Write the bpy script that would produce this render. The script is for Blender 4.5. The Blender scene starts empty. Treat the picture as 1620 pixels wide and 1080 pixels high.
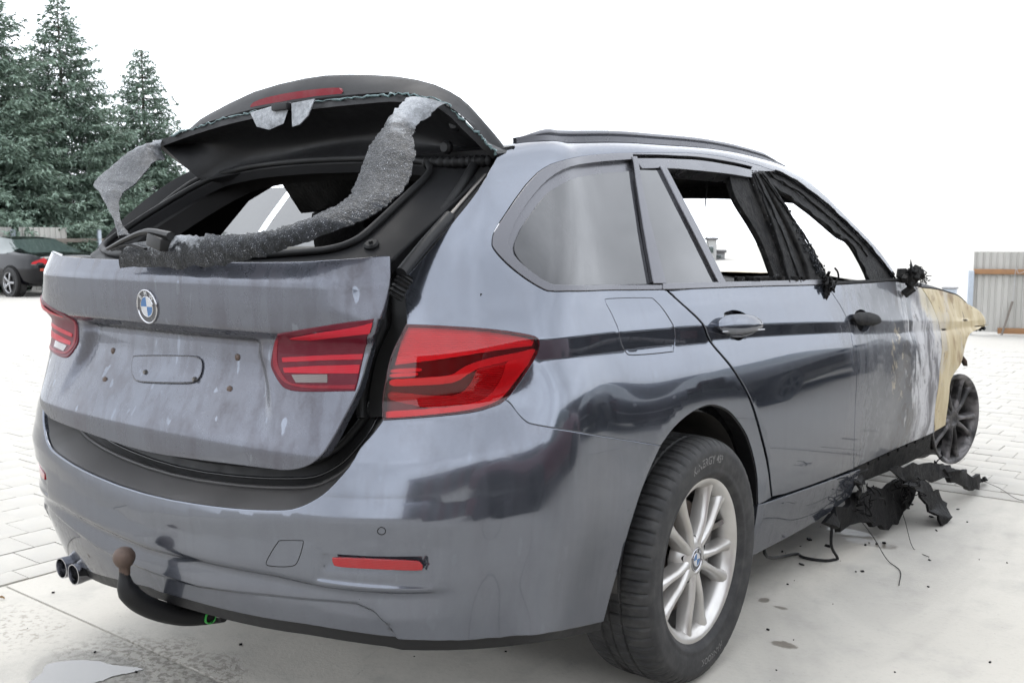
import bpy, bmesh, math, random, mathutils, mathutils.kdtree
import numpy as np
from mathutils import Vector, Matrix
from mathutils.geometry import delaunay_2d_cdt
random.seed(7)
SC = bpy.context.scene
COL = SC.collection
# ---------------- camera (metres; x right, y towards the car's nose, z up; origin on the ground under the rear axle)
_yaw, _pit = 0.6545, -0.1065
_f = Vector((-math.sin(_yaw)*math.cos(_pit), math.cos(_yaw)*math.cos(_pit), math.sin(_pit)))
_r = Vector((math.cos(_yaw), math.sin(_yaw), 0)); _u = _r.cross(_f)
cd = bpy.data.cameras.new('camera'); cam = bpy.data.objects.new('camera', cd); COL.objects.link(cam)
cam.matrix_world = Matrix(((_r.x,_u.x,-_f.x,2.028),(_r.y,_u.y,-_f.y,-2.312),(_r.z,_u.z,-_f.z,1.178),(0,0,0,1)))
cd.sensor_width = 36; cd.lens = 1560/1620*36; cd.clip_start = .05; cd.clip_end = 2000
cd.dof.use_dof = True; cd.dof.focus_distance = 2.5; cd.dof.aperture_fstop = 11
SC.camera = cam
# ---------------- sky and sun: bright thin overcast
SUN_EL, SUN_AZ = math.radians(60), math.radians(-48)     # azimuth clockwise from +y: high, ahead of the car and to its left
w = bpy.data.worlds.new('World'); SC.world = w; w.use_nodes = True
nt = w.node_tree; nt.nodes.clear()
sky = nt.nodes.new('ShaderNodeTexSky'); sky.sky_type = 'NISHITA'; sky.sun_disc = False
sky.sun_elevation = SUN_EL; sky.sun_rotation = SUN_AZ; sky.dust_density = 3; sky.air_density = 1
hs = nt.nodes.new('ShaderNodeHueSaturation'); hs.inputs['Saturation'].default_value = .25
mx = nt.nodes.new('ShaderNodeMixRGB'); mx.inputs[0].default_value = .8; mx.inputs[2].default_value = (24.0, 25.2, 27.0, 1)
bg = nt.nodes.new('ShaderNodeBackground'); bg.inputs[1].default_value = .12
wo = nt.nodes.new('ShaderNodeOutputWorld')
tcw = nt.nodes.new('ShaderNodeTexCoord'); nz = nt.nodes.new('ShaderNodeTexNoise'); nz.inputs['Scale'].default_value = 2.2; nz.inputs['Detail'].default_value = 4; nz.inputs['Roughness'].default_value = .55
mrw = nt.nodes.new('ShaderNodeMapRange'); mrw.inputs['From Min'].default_value = .33; mrw.inputs['From Max'].default_value = .67; mrw.inputs['To Min'].default_value = .74; mrw.inputs['To Max'].default_value = 1.14
mul = nt.nodes.new('ShaderNodeMixRGB'); mul.blend_type = 'MULTIPLY'; mul.inputs[0].default_value = 1
nt.links.new(tcw.outputs['Generated'], nz.inputs['Vector']); nt.links.new(nz.outputs['Fac'], mrw.inputs['Value']); nt.links.new(sky.outputs[0], hs.inputs['Color']); nt.links.new(hs.outputs[0], mx.inputs[1]); nt.links.new(mx.outputs[0], mul.inputs[1]); nt.links.new(mrw.outputs[0], mul.inputs[2]); nt.links.new(mul.outputs[0], bg.inputs[0]); nt.links.new(bg.outputs[0], wo.inputs[0])
sl = bpy.data.lights.new('sun', 'SUN'); sl.energy = 1.0; sl.angle = math.radians(25); sl.color = (1, .94, .86)
so = bpy.data.objects.new('sun', sl); COL.objects.link(so)
_sd = Vector((math.sin(SUN_AZ)*math.cos(SUN_EL), math.cos(SUN_AZ)*math.cos(SUN_EL), math.sin(SUN_EL)))
so.rotation_euler = _sd.to_track_quat('Z', 'Y').to_euler(); so.location = _sd*30
SC.view_settings.view_transform = 'Standard'; SC.view_settings.look = 'None'; SC.view_settings.gamma = 1; SC.view_settings.use_curve_mapping = False
SC.view_settings.exposure = 0.0
cy = SC.cycles; cy.max_bounces = 6; cy.diffuse_bounces = 3; cy.glossy_bounces = 4; cy.transmission_bounces = 4; cy.transparent_max_bounces = 6; cy.caustics_reflective = False; cy.caustics_refractive = False; cy.use_adaptive_sampling = True; cy.adaptive_threshold = .04
# ---------- body surface S(u,v): u along plan (rear centre -> corner -> side -> nose), v upward ----------
def spline(xs,ys,x):
    """natural cubic spline, ys (n,...)"""
    xs=np.asarray(xs,float); ys=np.asarray(ys,float); n=len(xs)
    x=np.asarray(x,float)
    if n==2:
        t=((x-xs[0])/(xs[1]-xs[0])); t=t.reshape(t.shape+(1,)*(ys.ndim-1))
        return ys[0]*(1-t)+ys[1]*t
    h=np.diff(xs); A=np.zeros((n,n)); B=np.zeros((n,)+ys.shape[1:])
    A[0,0]=A[-1,-1]=1
    for i in range(1,n-1):
        A[i,i-1]=h[i-1];A[i,i]=2*(h[i-1]+h[i]);A[i,i+1]=h[i]
        B[i]=6*((ys[i+1]-ys[i])/h[i]-(ys[i]-ys[i-1])/h[i-1])
    M=np.linalg.solve(A,B.reshape(n,-1)).reshape(B.shape)
    k=np.clip(np.searchsorted(xs,x)-1,0,n-2)
    sh=x.shape+(1,)*(ys.ndim-1)
    a=((xs[k+1]-x)/h[k]).reshape(sh);b=((x-xs[k])/h[k]).reshape(sh);hh=(h[k]**2/6).reshape(sh)
    return a*ys[k]+b*ys[k+1]+((a**3-a)*M[k]+(b**3-b)*M[k+1])*hh
def sstep(a,b,x):
    t=np.clip((x-a)/(b-a),0,1); return t*t*(3-2*t)
SIDE_Y=[-.72,-.50,-.2,.2,.6,1.0,1.5,2.0,2.4,2.8,3.2,3.5]
REAR=np.array([(0,0),(.25,.008),(.45,.030),(.60,.062),(.72,.115),(.80,.185),(.845,.265)])
# row: name, yc (rear centre y), kx (rear x scale to reach side width), half width, z at rear centre, z at side y=-.5, then slope list
YS=np.array(SIDE_Y)
def row(yc,w,zc,zr,zs,fwd=0.,front=0.,kd=1.0,dw=0.,dq=0.,dr=None):
    """yc rear y, w half width at doors, zc z at rear centre, zr z at corner, zs: list of (y,z) along the side"""
    pts=[]
    wr=w-.012+dw+(dq if dr is None else dr)
    for i,(x,dy) in enumerate(REAR):
        t=i/6.
        pts.append((x*wr/.89, yc+dy*kd, zc+(zr-zc)*(t*t)))
    yz=np.array(zs,float)
    for y in SIDE_Y:
        yy=y+fwd*np.clip((.4-y)/1.2,0,1)
        x=w-.012*np.clip((.2-y)/.9,0,1)**2-.006*np.clip((y-1.6)/1,0,2)**2
        x+=dw*np.clip((.3-y)/.8,0,1)
        x+=dq*sstep(1.25,.15,y)
        x-=front*np.clip((y-1.5)/2.0,0,1)**2
        z=np.interp(yy,yz[:,0],yz[:,1])
        pts.append((x,yy,z))
    return pts
ROWS=[]
def R(v,*a,**k): ROWS.append((v,row(*a,**k)))
L=lambda *p:list(p)
R(0.0,-1.022,.845,.29,.325,L((-.7,.32),(-.5,.29),(.4,.222),(1,.205),(2.4,.19),(3.5,.19)),dw=.02)
R(1.0,-1.056,.880,.40,.43,L((-.7,.43),(-.5,.42),(.5,.378),(1.22,.337),(2.4,.29),(3.5,.27)))
R(2.0,-1.067,.8975,.50,.53,L((-.7,.53),(-.5,.53),(.5,.50),(1.22,.46),(2.4,.42),(3.5,.40)))
R(3.0,-1.060,.904,.60,.64,L((-.7,.645),(-.5,.65),(.5,.62),(1.22,.585),(2.4,.54),(3.5,.52)))
R(4.0,-1.036,.9035,.70,.745,L((-.7,.75),(-.5,.755),(.5,.725),(1.22,.69),(2.4,.63),(3.5,.60)),fwd=.02,dq=-.001)
R(5.0,-.995,.8965,.80,.845,L((-.7,.85),(-.5,.85),(.5,.815),(1.22,.775),(2.4,.71),(3.5,.67)),fwd=.04,dq=-.010,dr=-.014)
R(6.0,-.990,.8815,.875,.92,L((-.7,.925),(-.5,.921),(-.16,.91),(.34,.887),(1.07,.845),(2.26,.765),(3.5,.70)),fwd=.06,dq=-.018,dr=-.003)
R(7.0,-.985,.8800,.92,.965,L((-.7,.968),(-.5,.963),(-.16,.953),(.34,.929),(1.07,.887),(2.26,.805),(3.5,.73)),fwd=.06,dq=-.018,dr=-.002)
R(8.0,-.965,.858,.99,1.02,L((-.7,1.015),(-.5,1.012),(-.16,1.004),(.34,.987),(1.07,.953),(2.26,.885),(3.5,.78)),fwd=.08,kd=.97,dq=-.013,dr=-.004)
R(9.0,-.935,.838,1.05,1.07,L((-.7,1.068),(-.5,1.062),(-.16,1.049),(.4,1.034),(1.0,1.016),(1.8,.996),(2.3,.965),(3.5,.82)),fwd=.11,kd=.9,dq=-.012)
R(10.0,-.86,.779,1.17,1.175,L((-.7,1.175),(1.0,1.165),(2.0,1.13),(3.5,1.0)),fwd=.18,kd=.78)
R(11.0,-.74,.712,1.30,1.29,L((-.7,1.285),(-.2,1.30),(.5,1.315),(1.2,1.30),(1.9,1.21),(2.4,1.07),(3.5,.95)),fwd=.27,kd=.62)
R(12.0,-.64,.645,1.385,1.37,L((-.7,1.355),(-.3,1.392),(.1,1.415),(.7,1.432),(1.2,1.408),(1.7,1.310),(2.3,1.11),(3.5,.9)),fwd=.34,kd=.5)
R(13.0,-.60,.57,1.405,1.39,L((-.7,1.375),(-.3,1.414),(.1,1.444),(.7,1.462),(1.2,1.438),(1.7,1.352),(2.3,1.145),(3.5,.9)),fwd=.36,kd=.45)
VS=np.array([r[0] for r in ROWS]); NET=np.array([r[1] for r in ROWS],float)
_d=np.linalg.norm(np.diff(NET[3],axis=0),axis=1); UR=np.concatenate([[0],np.cumsum(_d)])
NET=np.concatenate([(NET*np.array([-1,1,1]))[:,:0:-1],NET],axis=1); US=np.concatenate([-UR[:0:-1],UR]); NC=len(US)
GROUPS=[(0,6),(6,7),(7,13)]
def S(u,v):
    u=np.atleast_1d(np.asarray(u,float)); v=np.atleast_1d(np.asarray(v,float))
    cols=spline(US,np.swapaxes(NET,0,1),u)   # (n, rows,3)
    out=np.zeros(u.shape+(3,))
    n=len(u)
    for a,b in GROUPS:
        m=(v>=VS[a])&((v<VS[b])|(b==len(VS)-1)) if a>0 else (v<VS[b])
        if not m.any(): continue
        xs=VS[a:b+1]; ys=np.swapaxes(cols[m][:,a:b+1],0,1)  # (rows, m,3)
        out[m]=_rowspl(xs,ys,v[m])
    return out
def _rowspl(xs,ys,x):
    nn=len(xs)
    if nn==2:
        t=((x-xs[0])/(xs[1]-xs[0]))[:,None]; return ys[0]*(1-t)+ys[1]*t
    h=np.diff(xs);A=np.zeros((nn,nn));B=np.zeros_like(ys);A[0,0]=A[-1,-1]=1
    for i in range(1,nn-1):
        A[i,i-1]=h[i-1];A[i,i]=2*(h[i-1]+h[i]);A[i,i+1]=h[i]
        B[i]=6*((ys[i+1]-ys[i])/h[i]-(ys[i]-ys[i-1])/h[i-1])
    M=np.linalg.solve(A,B.reshape(nn,-1)).reshape(B.shape)
    k=np.clip(np.searchsorted(xs,x)-1,0,nn-2);i=np.arange(len(x))
    a=((xs[k+1]-x)/h[k])[:,None];b=((x-xs[k])/h[k])[:,None];hh=(h[k]**2/6)[:,None]
    return a*ys[k,i]+b*ys[k+1,i]+((a**3-a)*M[k,i]+(b**3-b)*M[k+1,i])*hh

# ---------- tailgate skin: (x, z) -> y ----------
GZ=np.array([.58,.62,.66,.70,.742,.750,.80,.85,.90,.955,.968,.978,1.03,1.086,1.098,1.12,1.16])
GY=np.array([-1.00,-1.028,-1.050,-1.060,-1.063,-1.060,-1.041,-1.024,-1.011,-1.006,-1.010,-1.031,-1.036,-1.037,-1.030,-1.020,-1.000])
_gz=np.arange(.54,1.20,.001); _gy=np.interp(_gz,GZ,GY)
_k=np.exp(-.5*(np.arange(-16,17)/6.0)**2); _gy=np.convolve(np.pad(_gy,16,mode='edge'),_k/_k.sum(),'valid')
def G(x,z):
    x=np.atleast_1d(np.asarray(x,float));z=np.atleast_1d(np.asarray(z,float))
    y=np.interp(z,_gz,_gy)+.075*x**2+.20*x**4+(.8+1.2*sstep(1.0,1.1,z))*np.clip(np.abs(x)-.5,0,1)**2
    # number-plate recess
    hw=.335+.10*np.clip((.93-z)/.2,0,1)
    r=sstep(hw+.022,hw-.022,np.abs(x))*sstep(.75,.885,z)*sstep(.966,.954,z)
    y=y+.024*r
    return np.stack([x,y,z],-1)
# ---------- tailgate window surround: (x, t) ----------
def FR(x,t):
    x=np.atleast_1d(np.asarray(x,float));t=np.atleast_1d(np.asarray(t,float))
    return np.stack([x,-1.0+.42*t+.46*x**2*(1-.35*t),1.125+.262*t-.03*t*t-.05*x**2*t],-1)
# measured panel outlines: (u,v) on the body surface S, (x,z) on the tailgate G, (x,t) on the window frame FR, or (x,y,z) in metres
D={
 'frame_rear':[[0.7037,8.031],[0.7036,8.285],[0.7032,8.538],[0.7023,8.774],[0.7009,8.989],[0.6989,9.176],[0.6963,9.339],[0.7214,9.577],[0.7462,9.8],[0.7653,9.974],[0.7738,10.05],[0.7768,10.09],[0.7847,10.17],[0.8038,10.35],[0.8308,10.59],[0.8613,10.86],[0.8897,11.16],[0.9165,11.53],[0.9483,12.08]],
 'trim_out':[[1.573,8.96],[1.399,8.941],[1.224,8.947],[1.098,8.969],[1.059,8.961],[1.053,8.959],[1.049,8.963],[1.04,8.963],[1.033,8.968],[1.024,8.998],[1.011,9.061],[0.9965,9.143],[0.9831,9.231],[0.9705,9.324],[0.958,9.422],[0.9465,9.519],[0.9356,9.618],[0.925,9.716],[0.9169,9.798],[0.913,9.851],[0.9123,9.888],[0.913,9.93],[0.9138,9.982],[0.9159,10.04],[0.921,10.12],[0.9296,10.22],[0.9403,10.34],[0.9516,10.48],[0.9639,10.65],[0.9771,10.83],[0.9903,11.01],[1.003,11.15],[1.016,11.28],[1.033,11.39],[1.055,11.48],[1.085,11.54],[1.135,11.6],[1.228,11.67],[1.316,11.73],[1.388,11.78],[1.452,11.81],[1.519,11.83],[1.602,11.85],[1.724,11.88],[1.875,11.93],[2.007,11.96],[2.101,11.97],[2.177,11.96],[2.247,11.95],[2.317,11.93],[2.385,11.89],[2.45,11.86],[2.514,11.83],[2.576,11.8],[2.636,11.76],[2.691,11.74],[2.742,11.71],[2.794,11.66],[2.85,11.58],[2.908,11.48],[2.965,11.38],[3.018,11.28],[3.067,11.17],[3.116,11.04],[3.163,10.88],[3.207,10.69],[3.246,10.48],[3.282,10.28],[3.317,10.09],[3.351,9.91],[3.385,9.749],[3.416,9.596],[3.446,9.458],[3.471,9.339],[3.492,9.231],[3.515,9.116]],
 'rear_door_edge':[[1.589,8.917],[1.612,8.726],[1.635,8.446],[1.66,8.043],[1.69,7.682],[1.723,7.37],[1.749,7.092],[1.764,6.772],[1.774,6.417],[1.791,6.012],[1.815,5.694],[1.846,5.358],[1.875,5.061],[1.897,4.825],[1.917,4.619],[1.936,4.421],[1.955,4.226],[1.973,4.034],[1.991,3.83],[2.009,3.62],[2.027,3.4],[2.048,3.151],[2.072,2.86],[2.099,2.545],[2.125,2.219],[2.149,1.873],[2.174,1.498],[2.205,1.131]],
 'b_shut':[[2.754,8.841],[2.787,8.239],[2.821,7.601],[2.843,7.142],[2.861,6.592],[2.873,5.988],[2.864,5.496],[2.864,4.975],[2.872,4.501],[2.88,4.078],[2.881,3.709],[2.877,3.364],[2.877,3.003],[2.883,2.584],[2.894,2.136],[2.91,1.737],[2.925,1.455],[2.941,1.243],[2.96,1.03]],
 'a_shut':[[3.869,8.84],[3.914,8.584],[3.963,8.242],[4.001,7.86],[4.022,7.525],[4.032,7.214],[4.041,6.769],[4.062,5.979],[4.035,5.278],[4.027,4.822],[4.026,4.545],[4.024,4.326],[4.018,4.051],[4.008,3.642],[3.999,3.194],[3.994,2.835],[3.992,2.6],[3.991,2.41],[3.993,2.179],[4.003,1.867],[4.021,1.505],[4.052,1.109]],
 'arch':[[1.49,3.32],[1.504,3.412],[1.518,3.505],[1.533,3.595],[1.551,3.68],[1.571,3.762],[1.593,3.836],[1.618,3.903],[1.646,3.962],[1.674,4.004],[1.701,4.032],[1.729,4.044],[1.757,4.03],[1.787,3.982],[1.817,3.907],[1.845,3.816],[1.87,3.716],[1.893,3.602],[1.916,3.466],[1.943,3.304],[1.97,3.124],[1.995,2.94],[2.015,2.755],[2.033,2.565],[2.049,2.375],[2.064,2.188],[2.077,1.996],[2.09,1.783],[2.101,1.543],[2.112,1.294],[2.126,1.056]],
 'arch_low':[[1.49,3.32],[1.471,3.108],[1.452,2.907],[1.434,2.708],[1.417,2.504],[1.402,2.293],[1.389,2.064],[1.377,1.801],[1.368,1.509],[1.36,1.226],[1.351,0.9706],[1.341,0.7417],[1.331,0.5376],[1.322,0.3577],[1.314,0.1925],[1.305,0.029]],
 'lamp':[[0.7035,7.984],[0.7266,7.956],[0.7493,7.926],[0.7746,7.883],[0.8054,7.813],[0.8391,7.711],[0.8707,7.582],[0.9005,7.442],[0.9306,7.31],[0.9577,7.215],[0.9763,7.155],[0.9872,7.107],[0.9949,7.057],[1.0,7.008],[1.003,6.945],[1.003,6.842],[1.003,6.688],[1.0,6.496],[0.9947,6.268],[0.9849,6.002],[0.9711,5.814],[0.9564,5.62],[0.9405,5.408],[0.9245,5.207],[0.9105,5.07],[0.8993,5.01],[0.8891,4.992],[0.8772,4.984],[0.8646,4.973],[0.8505,4.969],[0.8309,4.973],[0.8023,4.983],[0.7683,4.986],[0.7359,4.981],[0.708,4.974],[0.6814,4.968],[0.6542,4.958],[0.6525,5.111],[0.6514,5.278],[0.6515,5.448],[0.6529,5.604],[0.6551,5.755],[0.6585,5.94],[0.6613,6.272],[0.6642,6.677],[0.6683,7.034],[0.6752,7.241],[0.683,7.438],[0.69,7.614],[0.6951,7.752],[0.6993,7.864]],
 'seam':[[0.9105,5.07],[0.9151,5.024],[0.9197,4.981],[0.9247,4.927],[0.9305,4.856],[0.9368,4.777],[0.9431,4.705],[0.9495,4.642],[0.956,4.585],[0.9626,4.539],[0.9674,4.511],[0.9725,4.492],[0.9844,4.463],[1.008,4.415],[1.04,4.351],[1.078,4.264],[1.119,4.16],[1.169,4.026],[1.236,3.853],[1.317,3.664],[1.404,3.486],[1.49,3.32]],
 'bump_top':[[0.6542,4.958],[0.6482,4.853],[0.6424,4.751],[0.6365,4.656],[0.6303,4.571],[0.6239,4.489],[0.618,4.399],[0.6141,4.299],[0.6108,4.189],[0.6045,4.069],[0.5926,3.921],[0.5774,3.757],[0.563,3.615],[0.5511,3.52],[0.5404,3.453],[0.5302,3.395],[0.521,3.342],[0.5125,3.299],[0.5022,3.258],[0.4908,3.217],[0.4775,3.179],[0.4576,3.143],[0.4269,3.108],[0.3886,3.071],[0.3492,3.036],[0.3111,3.008],[0.2721,2.982],[0.2321,2.959],[0.1916,2.939],[0.1502,2.921],[0.1072,2.9]],
 'bump_bot':[[1.305,0.029],[1.23,0.1215],[1.158,0.215],[1.084,0.2879],[1.009,0.2816],[0.9368,0.2401],[0.8798,0.3667],[0.8279,0.5027],[0.7769,0.5734],[0.7309,0.6054],[0.6935,0.6302],[0.6611,0.658],[0.6269,0.6819],[0.5865,0.6988],[0.5431,0.7076],[0.5008,0.7025],[0.4635,0.6844],[0.4287,0.6613],[0.3913,0.6396],[0.3484,0.6191],[0.3022,0.5979],[0.2548,0.5772],[0.2046,0.5595],[0.1531,0.5424],[0.1084,0.524],[0.0781,0.5092],[0.0572,0.4994],[0.0358,0.4886]],
 'bump_left':[[0.0369,0.5062],[0.0136,0.5003],[-0.0102,0.4934],[-0.0401,0.4768],[-0.0802,0.4421],[-0.1285,0.3926],[-0.1812,0.336],[-0.2409,0.2653],[-0.3087,0.1766],[-0.3744,0.0928],[-0.4294,0.0367],[-0.4764,0.0021],[-0.5201,-0.0268],[-0.5598,-0.0498],[-0.6001,-0.0788],[-0.6189,-0.0331]],
 'fuel':[[1.281,8.505],[1.279,8.596],[1.283,8.627],[1.304,8.638],[1.356,8.647],[1.425,8.651],[1.479,8.643],[1.503,8.629],[1.512,8.594],[1.52,8.48],[1.535,8.207],[1.551,7.867],[1.565,7.591],[1.577,7.357],[1.588,7.13],[1.595,6.848],[1.597,6.446],[1.593,6.024],[1.581,5.826],[1.579,5.753],[1.579,5.747],[1.559,5.752],[1.505,5.746],[1.436,5.752],[1.384,5.773],[1.362,5.803],[1.355,5.844],[1.35,5.912],[1.343,6.033],[1.335,6.249],[1.329,6.473],[1.325,6.695],[1.322,6.926],[1.32,7.123],[1.315,7.319],[1.308,7.534],[1.302,7.758],[1.294,8.015],[1.285,8.302]],
 'trim_in':[[1.564,9.104],[1.393,9.095],[1.215,9.103],[1.089,9.124],[1.05,9.133],[1.04,9.153],[1.032,9.187],[1.019,9.236],[1.009,9.298],[0.9984,9.366],[0.988,9.441],[0.978,9.521],[0.9695,9.601],[0.9625,9.68],[0.9568,9.759],[0.9527,9.827],[0.9501,9.867],[0.9492,9.896],[0.9515,9.961],[0.9576,10.09],[0.9664,10.25],[0.9768,10.42],[0.9894,10.6],[1.004,10.79],[1.021,10.97],[1.038,11.11],[1.061,11.23],[1.092,11.33],[1.139,11.4],[1.22,11.46],[1.309,11.51],[1.395,11.56],[1.484,11.6],[1.579,11.64]],
 'qglass':[[1.048,9.128],[1.013,9.2],[1.002,9.31],[0.9945,9.415],[0.984,9.504],[0.9759,9.591],[0.9698,9.67],[0.966,9.738],[0.9642,9.799],[0.9639,9.861],[0.9652,9.925],[0.968,9.991],[0.9717,10.06],[0.9756,10.14],[0.9804,10.22],[0.9875,10.32],[0.9985,10.46],[1.012,10.63],[1.027,10.78],[1.039,10.88],[1.053,10.96],[1.071,11.02],[1.099,11.1],[1.144,11.17],[1.217,11.23],[1.293,11.28],[1.355,11.32],[1.409,11.35],[1.456,11.37],[1.5,11.38],[1.545,11.4],[1.533,10.96],[1.523,10.55],[1.517,10.18],[1.515,9.838],[1.516,9.507],[1.519,9.121],[1.344,9.098],[1.153,9.106]],
 'dglass':[[1.592,11.43],[1.643,11.43],[1.697,11.43],[1.755,11.44],[1.778,11.02],[1.802,10.62],[1.827,10.25],[1.856,9.893],[1.89,9.537],[1.925,9.112],[1.792,9.12],[1.669,9.124],[1.558,9.12],[1.555,9.507],[1.554,9.837],[1.556,10.18],[1.564,10.56],[1.576,10.98]],
 'bar_qd':[[1.578,11.71],[1.588,11.71],[1.598,11.71],[1.608,11.71],[1.586,11.25],[1.573,10.85],[1.565,10.44],[1.565,10.03],[1.573,9.605],[1.585,9.119],[1.562,9.12],[1.54,9.121],[1.519,9.121],[1.517,9.509],[1.516,9.841],[1.52,10.2],[1.532,10.63],[1.549,11.13]],
 'bar_d':[[1.751,11.48],[1.766,11.48],[1.781,11.49],[1.796,11.49],[1.818,11.06],[1.842,10.66],[1.867,10.28],[1.896,9.91],[1.929,9.544],[1.964,9.107],[1.946,9.109],[1.929,9.111],[1.912,9.114],[1.878,9.536],[1.846,9.891],[1.818,10.25],[1.794,10.63],[1.772,11.04]],
 'dframe_top':[[1.597,11.69],[1.682,11.7],[1.776,11.72],[1.87,11.73],[1.958,11.73],[2.04,11.74],[2.118,11.73],[2.198,11.71],[2.277,11.68],[2.347,11.66],[2.405,11.64],[2.454,11.62],[2.505,11.6],[2.487,11.52],[2.47,11.45],[2.454,11.39],[2.41,11.39],[2.366,11.4],[2.312,11.41],[2.241,11.42],[2.159,11.43],[2.078,11.44],[1.997,11.45],[1.914,11.46],[1.833,11.46],[1.757,11.46],[1.687,11.44],[1.621,11.43],[1.613,11.52],[1.605,11.6]],
 'belt_lo':[[1.563,8.961],[1.74,8.972],[1.943,8.968],[2.146,8.971],[2.341,8.976],[2.537,8.981],[2.753,8.98]],
 'belt_hi':[[1.568,9.12],[1.747,9.123],[1.951,9.115],[2.156,9.113],[2.352,9.117],[2.549,9.12],[2.767,9.12]],
 'fbelt':[[2.765,8.979],[2.913,8.99],[3.073,8.999],[3.223,9.008],[3.345,9.026],[3.447,9.045],[3.548,9.04],[3.654,8.997],[3.759,8.93],[3.872,8.865]],
 'fbelt_hi':[[2.772,9.057],[2.92,9.061],[3.08,9.063],[3.23,9.068],[3.352,9.084],[3.454,9.102],[3.556,9.099],[3.661,9.058],[3.767,8.995],[3.879,8.936]],
 'bpil':[[2.317,11.44],[2.395,11.48],[2.475,11.53],[2.56,11.6],[2.579,11.42],[2.601,11.25],[2.62,11.09],[2.634,10.94],[2.644,10.8],[2.652,10.63],[2.66,10.44],[2.667,10.24],[2.677,10.05],[2.691,9.894],[2.708,9.75],[2.723,9.621],[2.734,9.51],[2.743,9.412],[2.75,9.319],[2.753,9.232],[2.754,9.149],[2.755,9.059],[2.618,9.07],[2.491,9.08],[2.37,9.088],[2.369,9.181],[2.369,9.267],[2.368,9.37],[2.365,9.508],[2.363,9.661],[2.361,9.797],[2.358,9.905],[2.355,10.0],[2.35,10.11],[2.341,10.24],[2.33,10.39],[2.319,10.53],[2.308,10.66],[2.298,10.8],[2.293,10.94],[2.296,11.1],[2.306,11.26]],
 'bp_a':[[2.472,11.58],[2.488,11.59],[2.505,11.6],[2.521,11.61],[2.523,11.33],[2.529,11.07],[2.534,10.83],[2.538,10.57],[2.542,10.33],[2.544,10.11],[2.544,9.928],[2.542,9.762],[2.538,9.601],[2.532,9.436],[2.525,9.262],[2.518,9.059],[2.487,9.062],[2.457,9.064],[2.427,9.066],[2.437,9.295],[2.447,9.49],[2.454,9.669],[2.456,9.834],[2.456,9.998],[2.455,10.18],[2.454,10.38],[2.453,10.6],[2.453,10.83],[2.457,11.07],[2.463,11.31]],
 'bp_b':[[2.532,11.62],[2.549,11.63],[2.566,11.64],[2.583,11.65],[2.593,11.45],[2.606,11.26],[2.62,11.09],[2.632,10.94],[2.643,10.79],[2.652,10.63],[2.66,10.44],[2.667,10.24],[2.677,10.05],[2.691,9.894],[2.708,9.75],[2.723,9.621],[2.734,9.511],[2.743,9.414],[2.75,9.319],[2.754,9.228],[2.756,9.138],[2.759,9.039],[2.709,9.044],[2.66,9.049],[2.613,9.052],[2.616,9.2],[2.62,9.329],[2.622,9.466],[2.62,9.618],[2.617,9.783],[2.611,9.956],[2.605,10.15],[2.597,10.36],[2.589,10.57],[2.579,10.8],[2.567,11.02],[2.555,11.21],[2.546,11.36],[2.538,11.48]],
 'apil_in':[[2.572,11.64],[2.592,11.49],[2.615,11.34],[2.64,11.23],[2.669,11.17],[2.699,11.14],[2.734,11.09],[2.776,11.0],[2.823,10.89],[2.867,10.79],[2.903,10.69],[2.936,10.59],[2.968,10.49],[2.999,10.39],[3.03,10.29],[3.061,10.2],[3.094,10.16],[3.126,10.13],[3.152,10.06],[3.17,9.947],[3.183,9.808],[3.193,9.674],[3.203,9.545],[3.211,9.415],[3.217,9.3],[3.22,9.212],[3.221,9.142],[3.223,9.069]],
 'door_bot':[[2.207,1.097],[2.314,1.071],[2.427,1.049],[2.548,1.034],[2.677,1.03],[2.814,1.028],[2.961,1.02]],
 'fdoor_bot':[[2.961,1.02],[3.11,1.04],[3.27,1.055],[3.443,1.063],[3.631,1.062],[3.835,1.061],[4.059,1.053]],
 'rocker_top':[[2.126,1.056],[2.259,1.026],[2.402,1.0],[2.552,0.9806],[2.708,0.9639],[2.871,0.9423],[3.049,0.9093]],
 'rocker_bot':[[2.148,-0.0314],[2.233,-0.0298],[2.321,-0.0308],[2.412,-0.0308],[2.51,-0.0299],[2.612,-0.0283],[2.707,-0.0204],[2.792,0.0027],[2.868,0.0379],[2.929,0.0719],[2.971,0.0981],[2.996,0.1219],[3.022,0.1465]],
 'fender':[[3.869,8.84],[3.95,8.849],[4.033,8.865],[4.116,8.88],[4.196,8.888],[4.275,8.892],[4.352,8.895],[4.428,8.904],[4.502,8.908],[4.569,8.886],[4.623,8.819],[4.668,8.699],[4.715,8.524],[4.769,8.228],[4.824,7.88],[4.873,7.652],[4.908,7.484],[4.933,7.344],[4.949,7.205],[4.954,7.056],[4.961,6.782],[4.974,6.434],[4.932,6.141],[4.879,5.837],[4.819,5.591],[4.768,5.483],[4.719,5.415],[4.665,5.242],[4.609,4.95],[4.558,4.652],[4.515,4.388],[4.481,4.159],[4.452,3.928],[4.411,3.671],[4.346,3.4],[4.273,3.132],[4.22,2.862],[4.202,2.578],[4.202,2.286],[4.207,2.003],[4.212,1.728],[4.223,1.441],[4.243,1.127],[4.179,1.115],[4.116,1.099],[4.056,1.081],[4.023,1.49],[4.003,1.861],[3.993,2.179],[3.991,2.412],[3.992,2.601],[3.994,2.835],[3.999,3.194],[4.008,3.642],[4.018,4.051],[4.024,4.326],[4.026,4.545],[4.027,4.822],[4.035,5.278],[4.062,5.979],[4.041,6.769],[4.032,7.214],[4.022,7.525],[4.001,7.86],[3.963,8.242],[3.914,8.584]],
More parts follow.
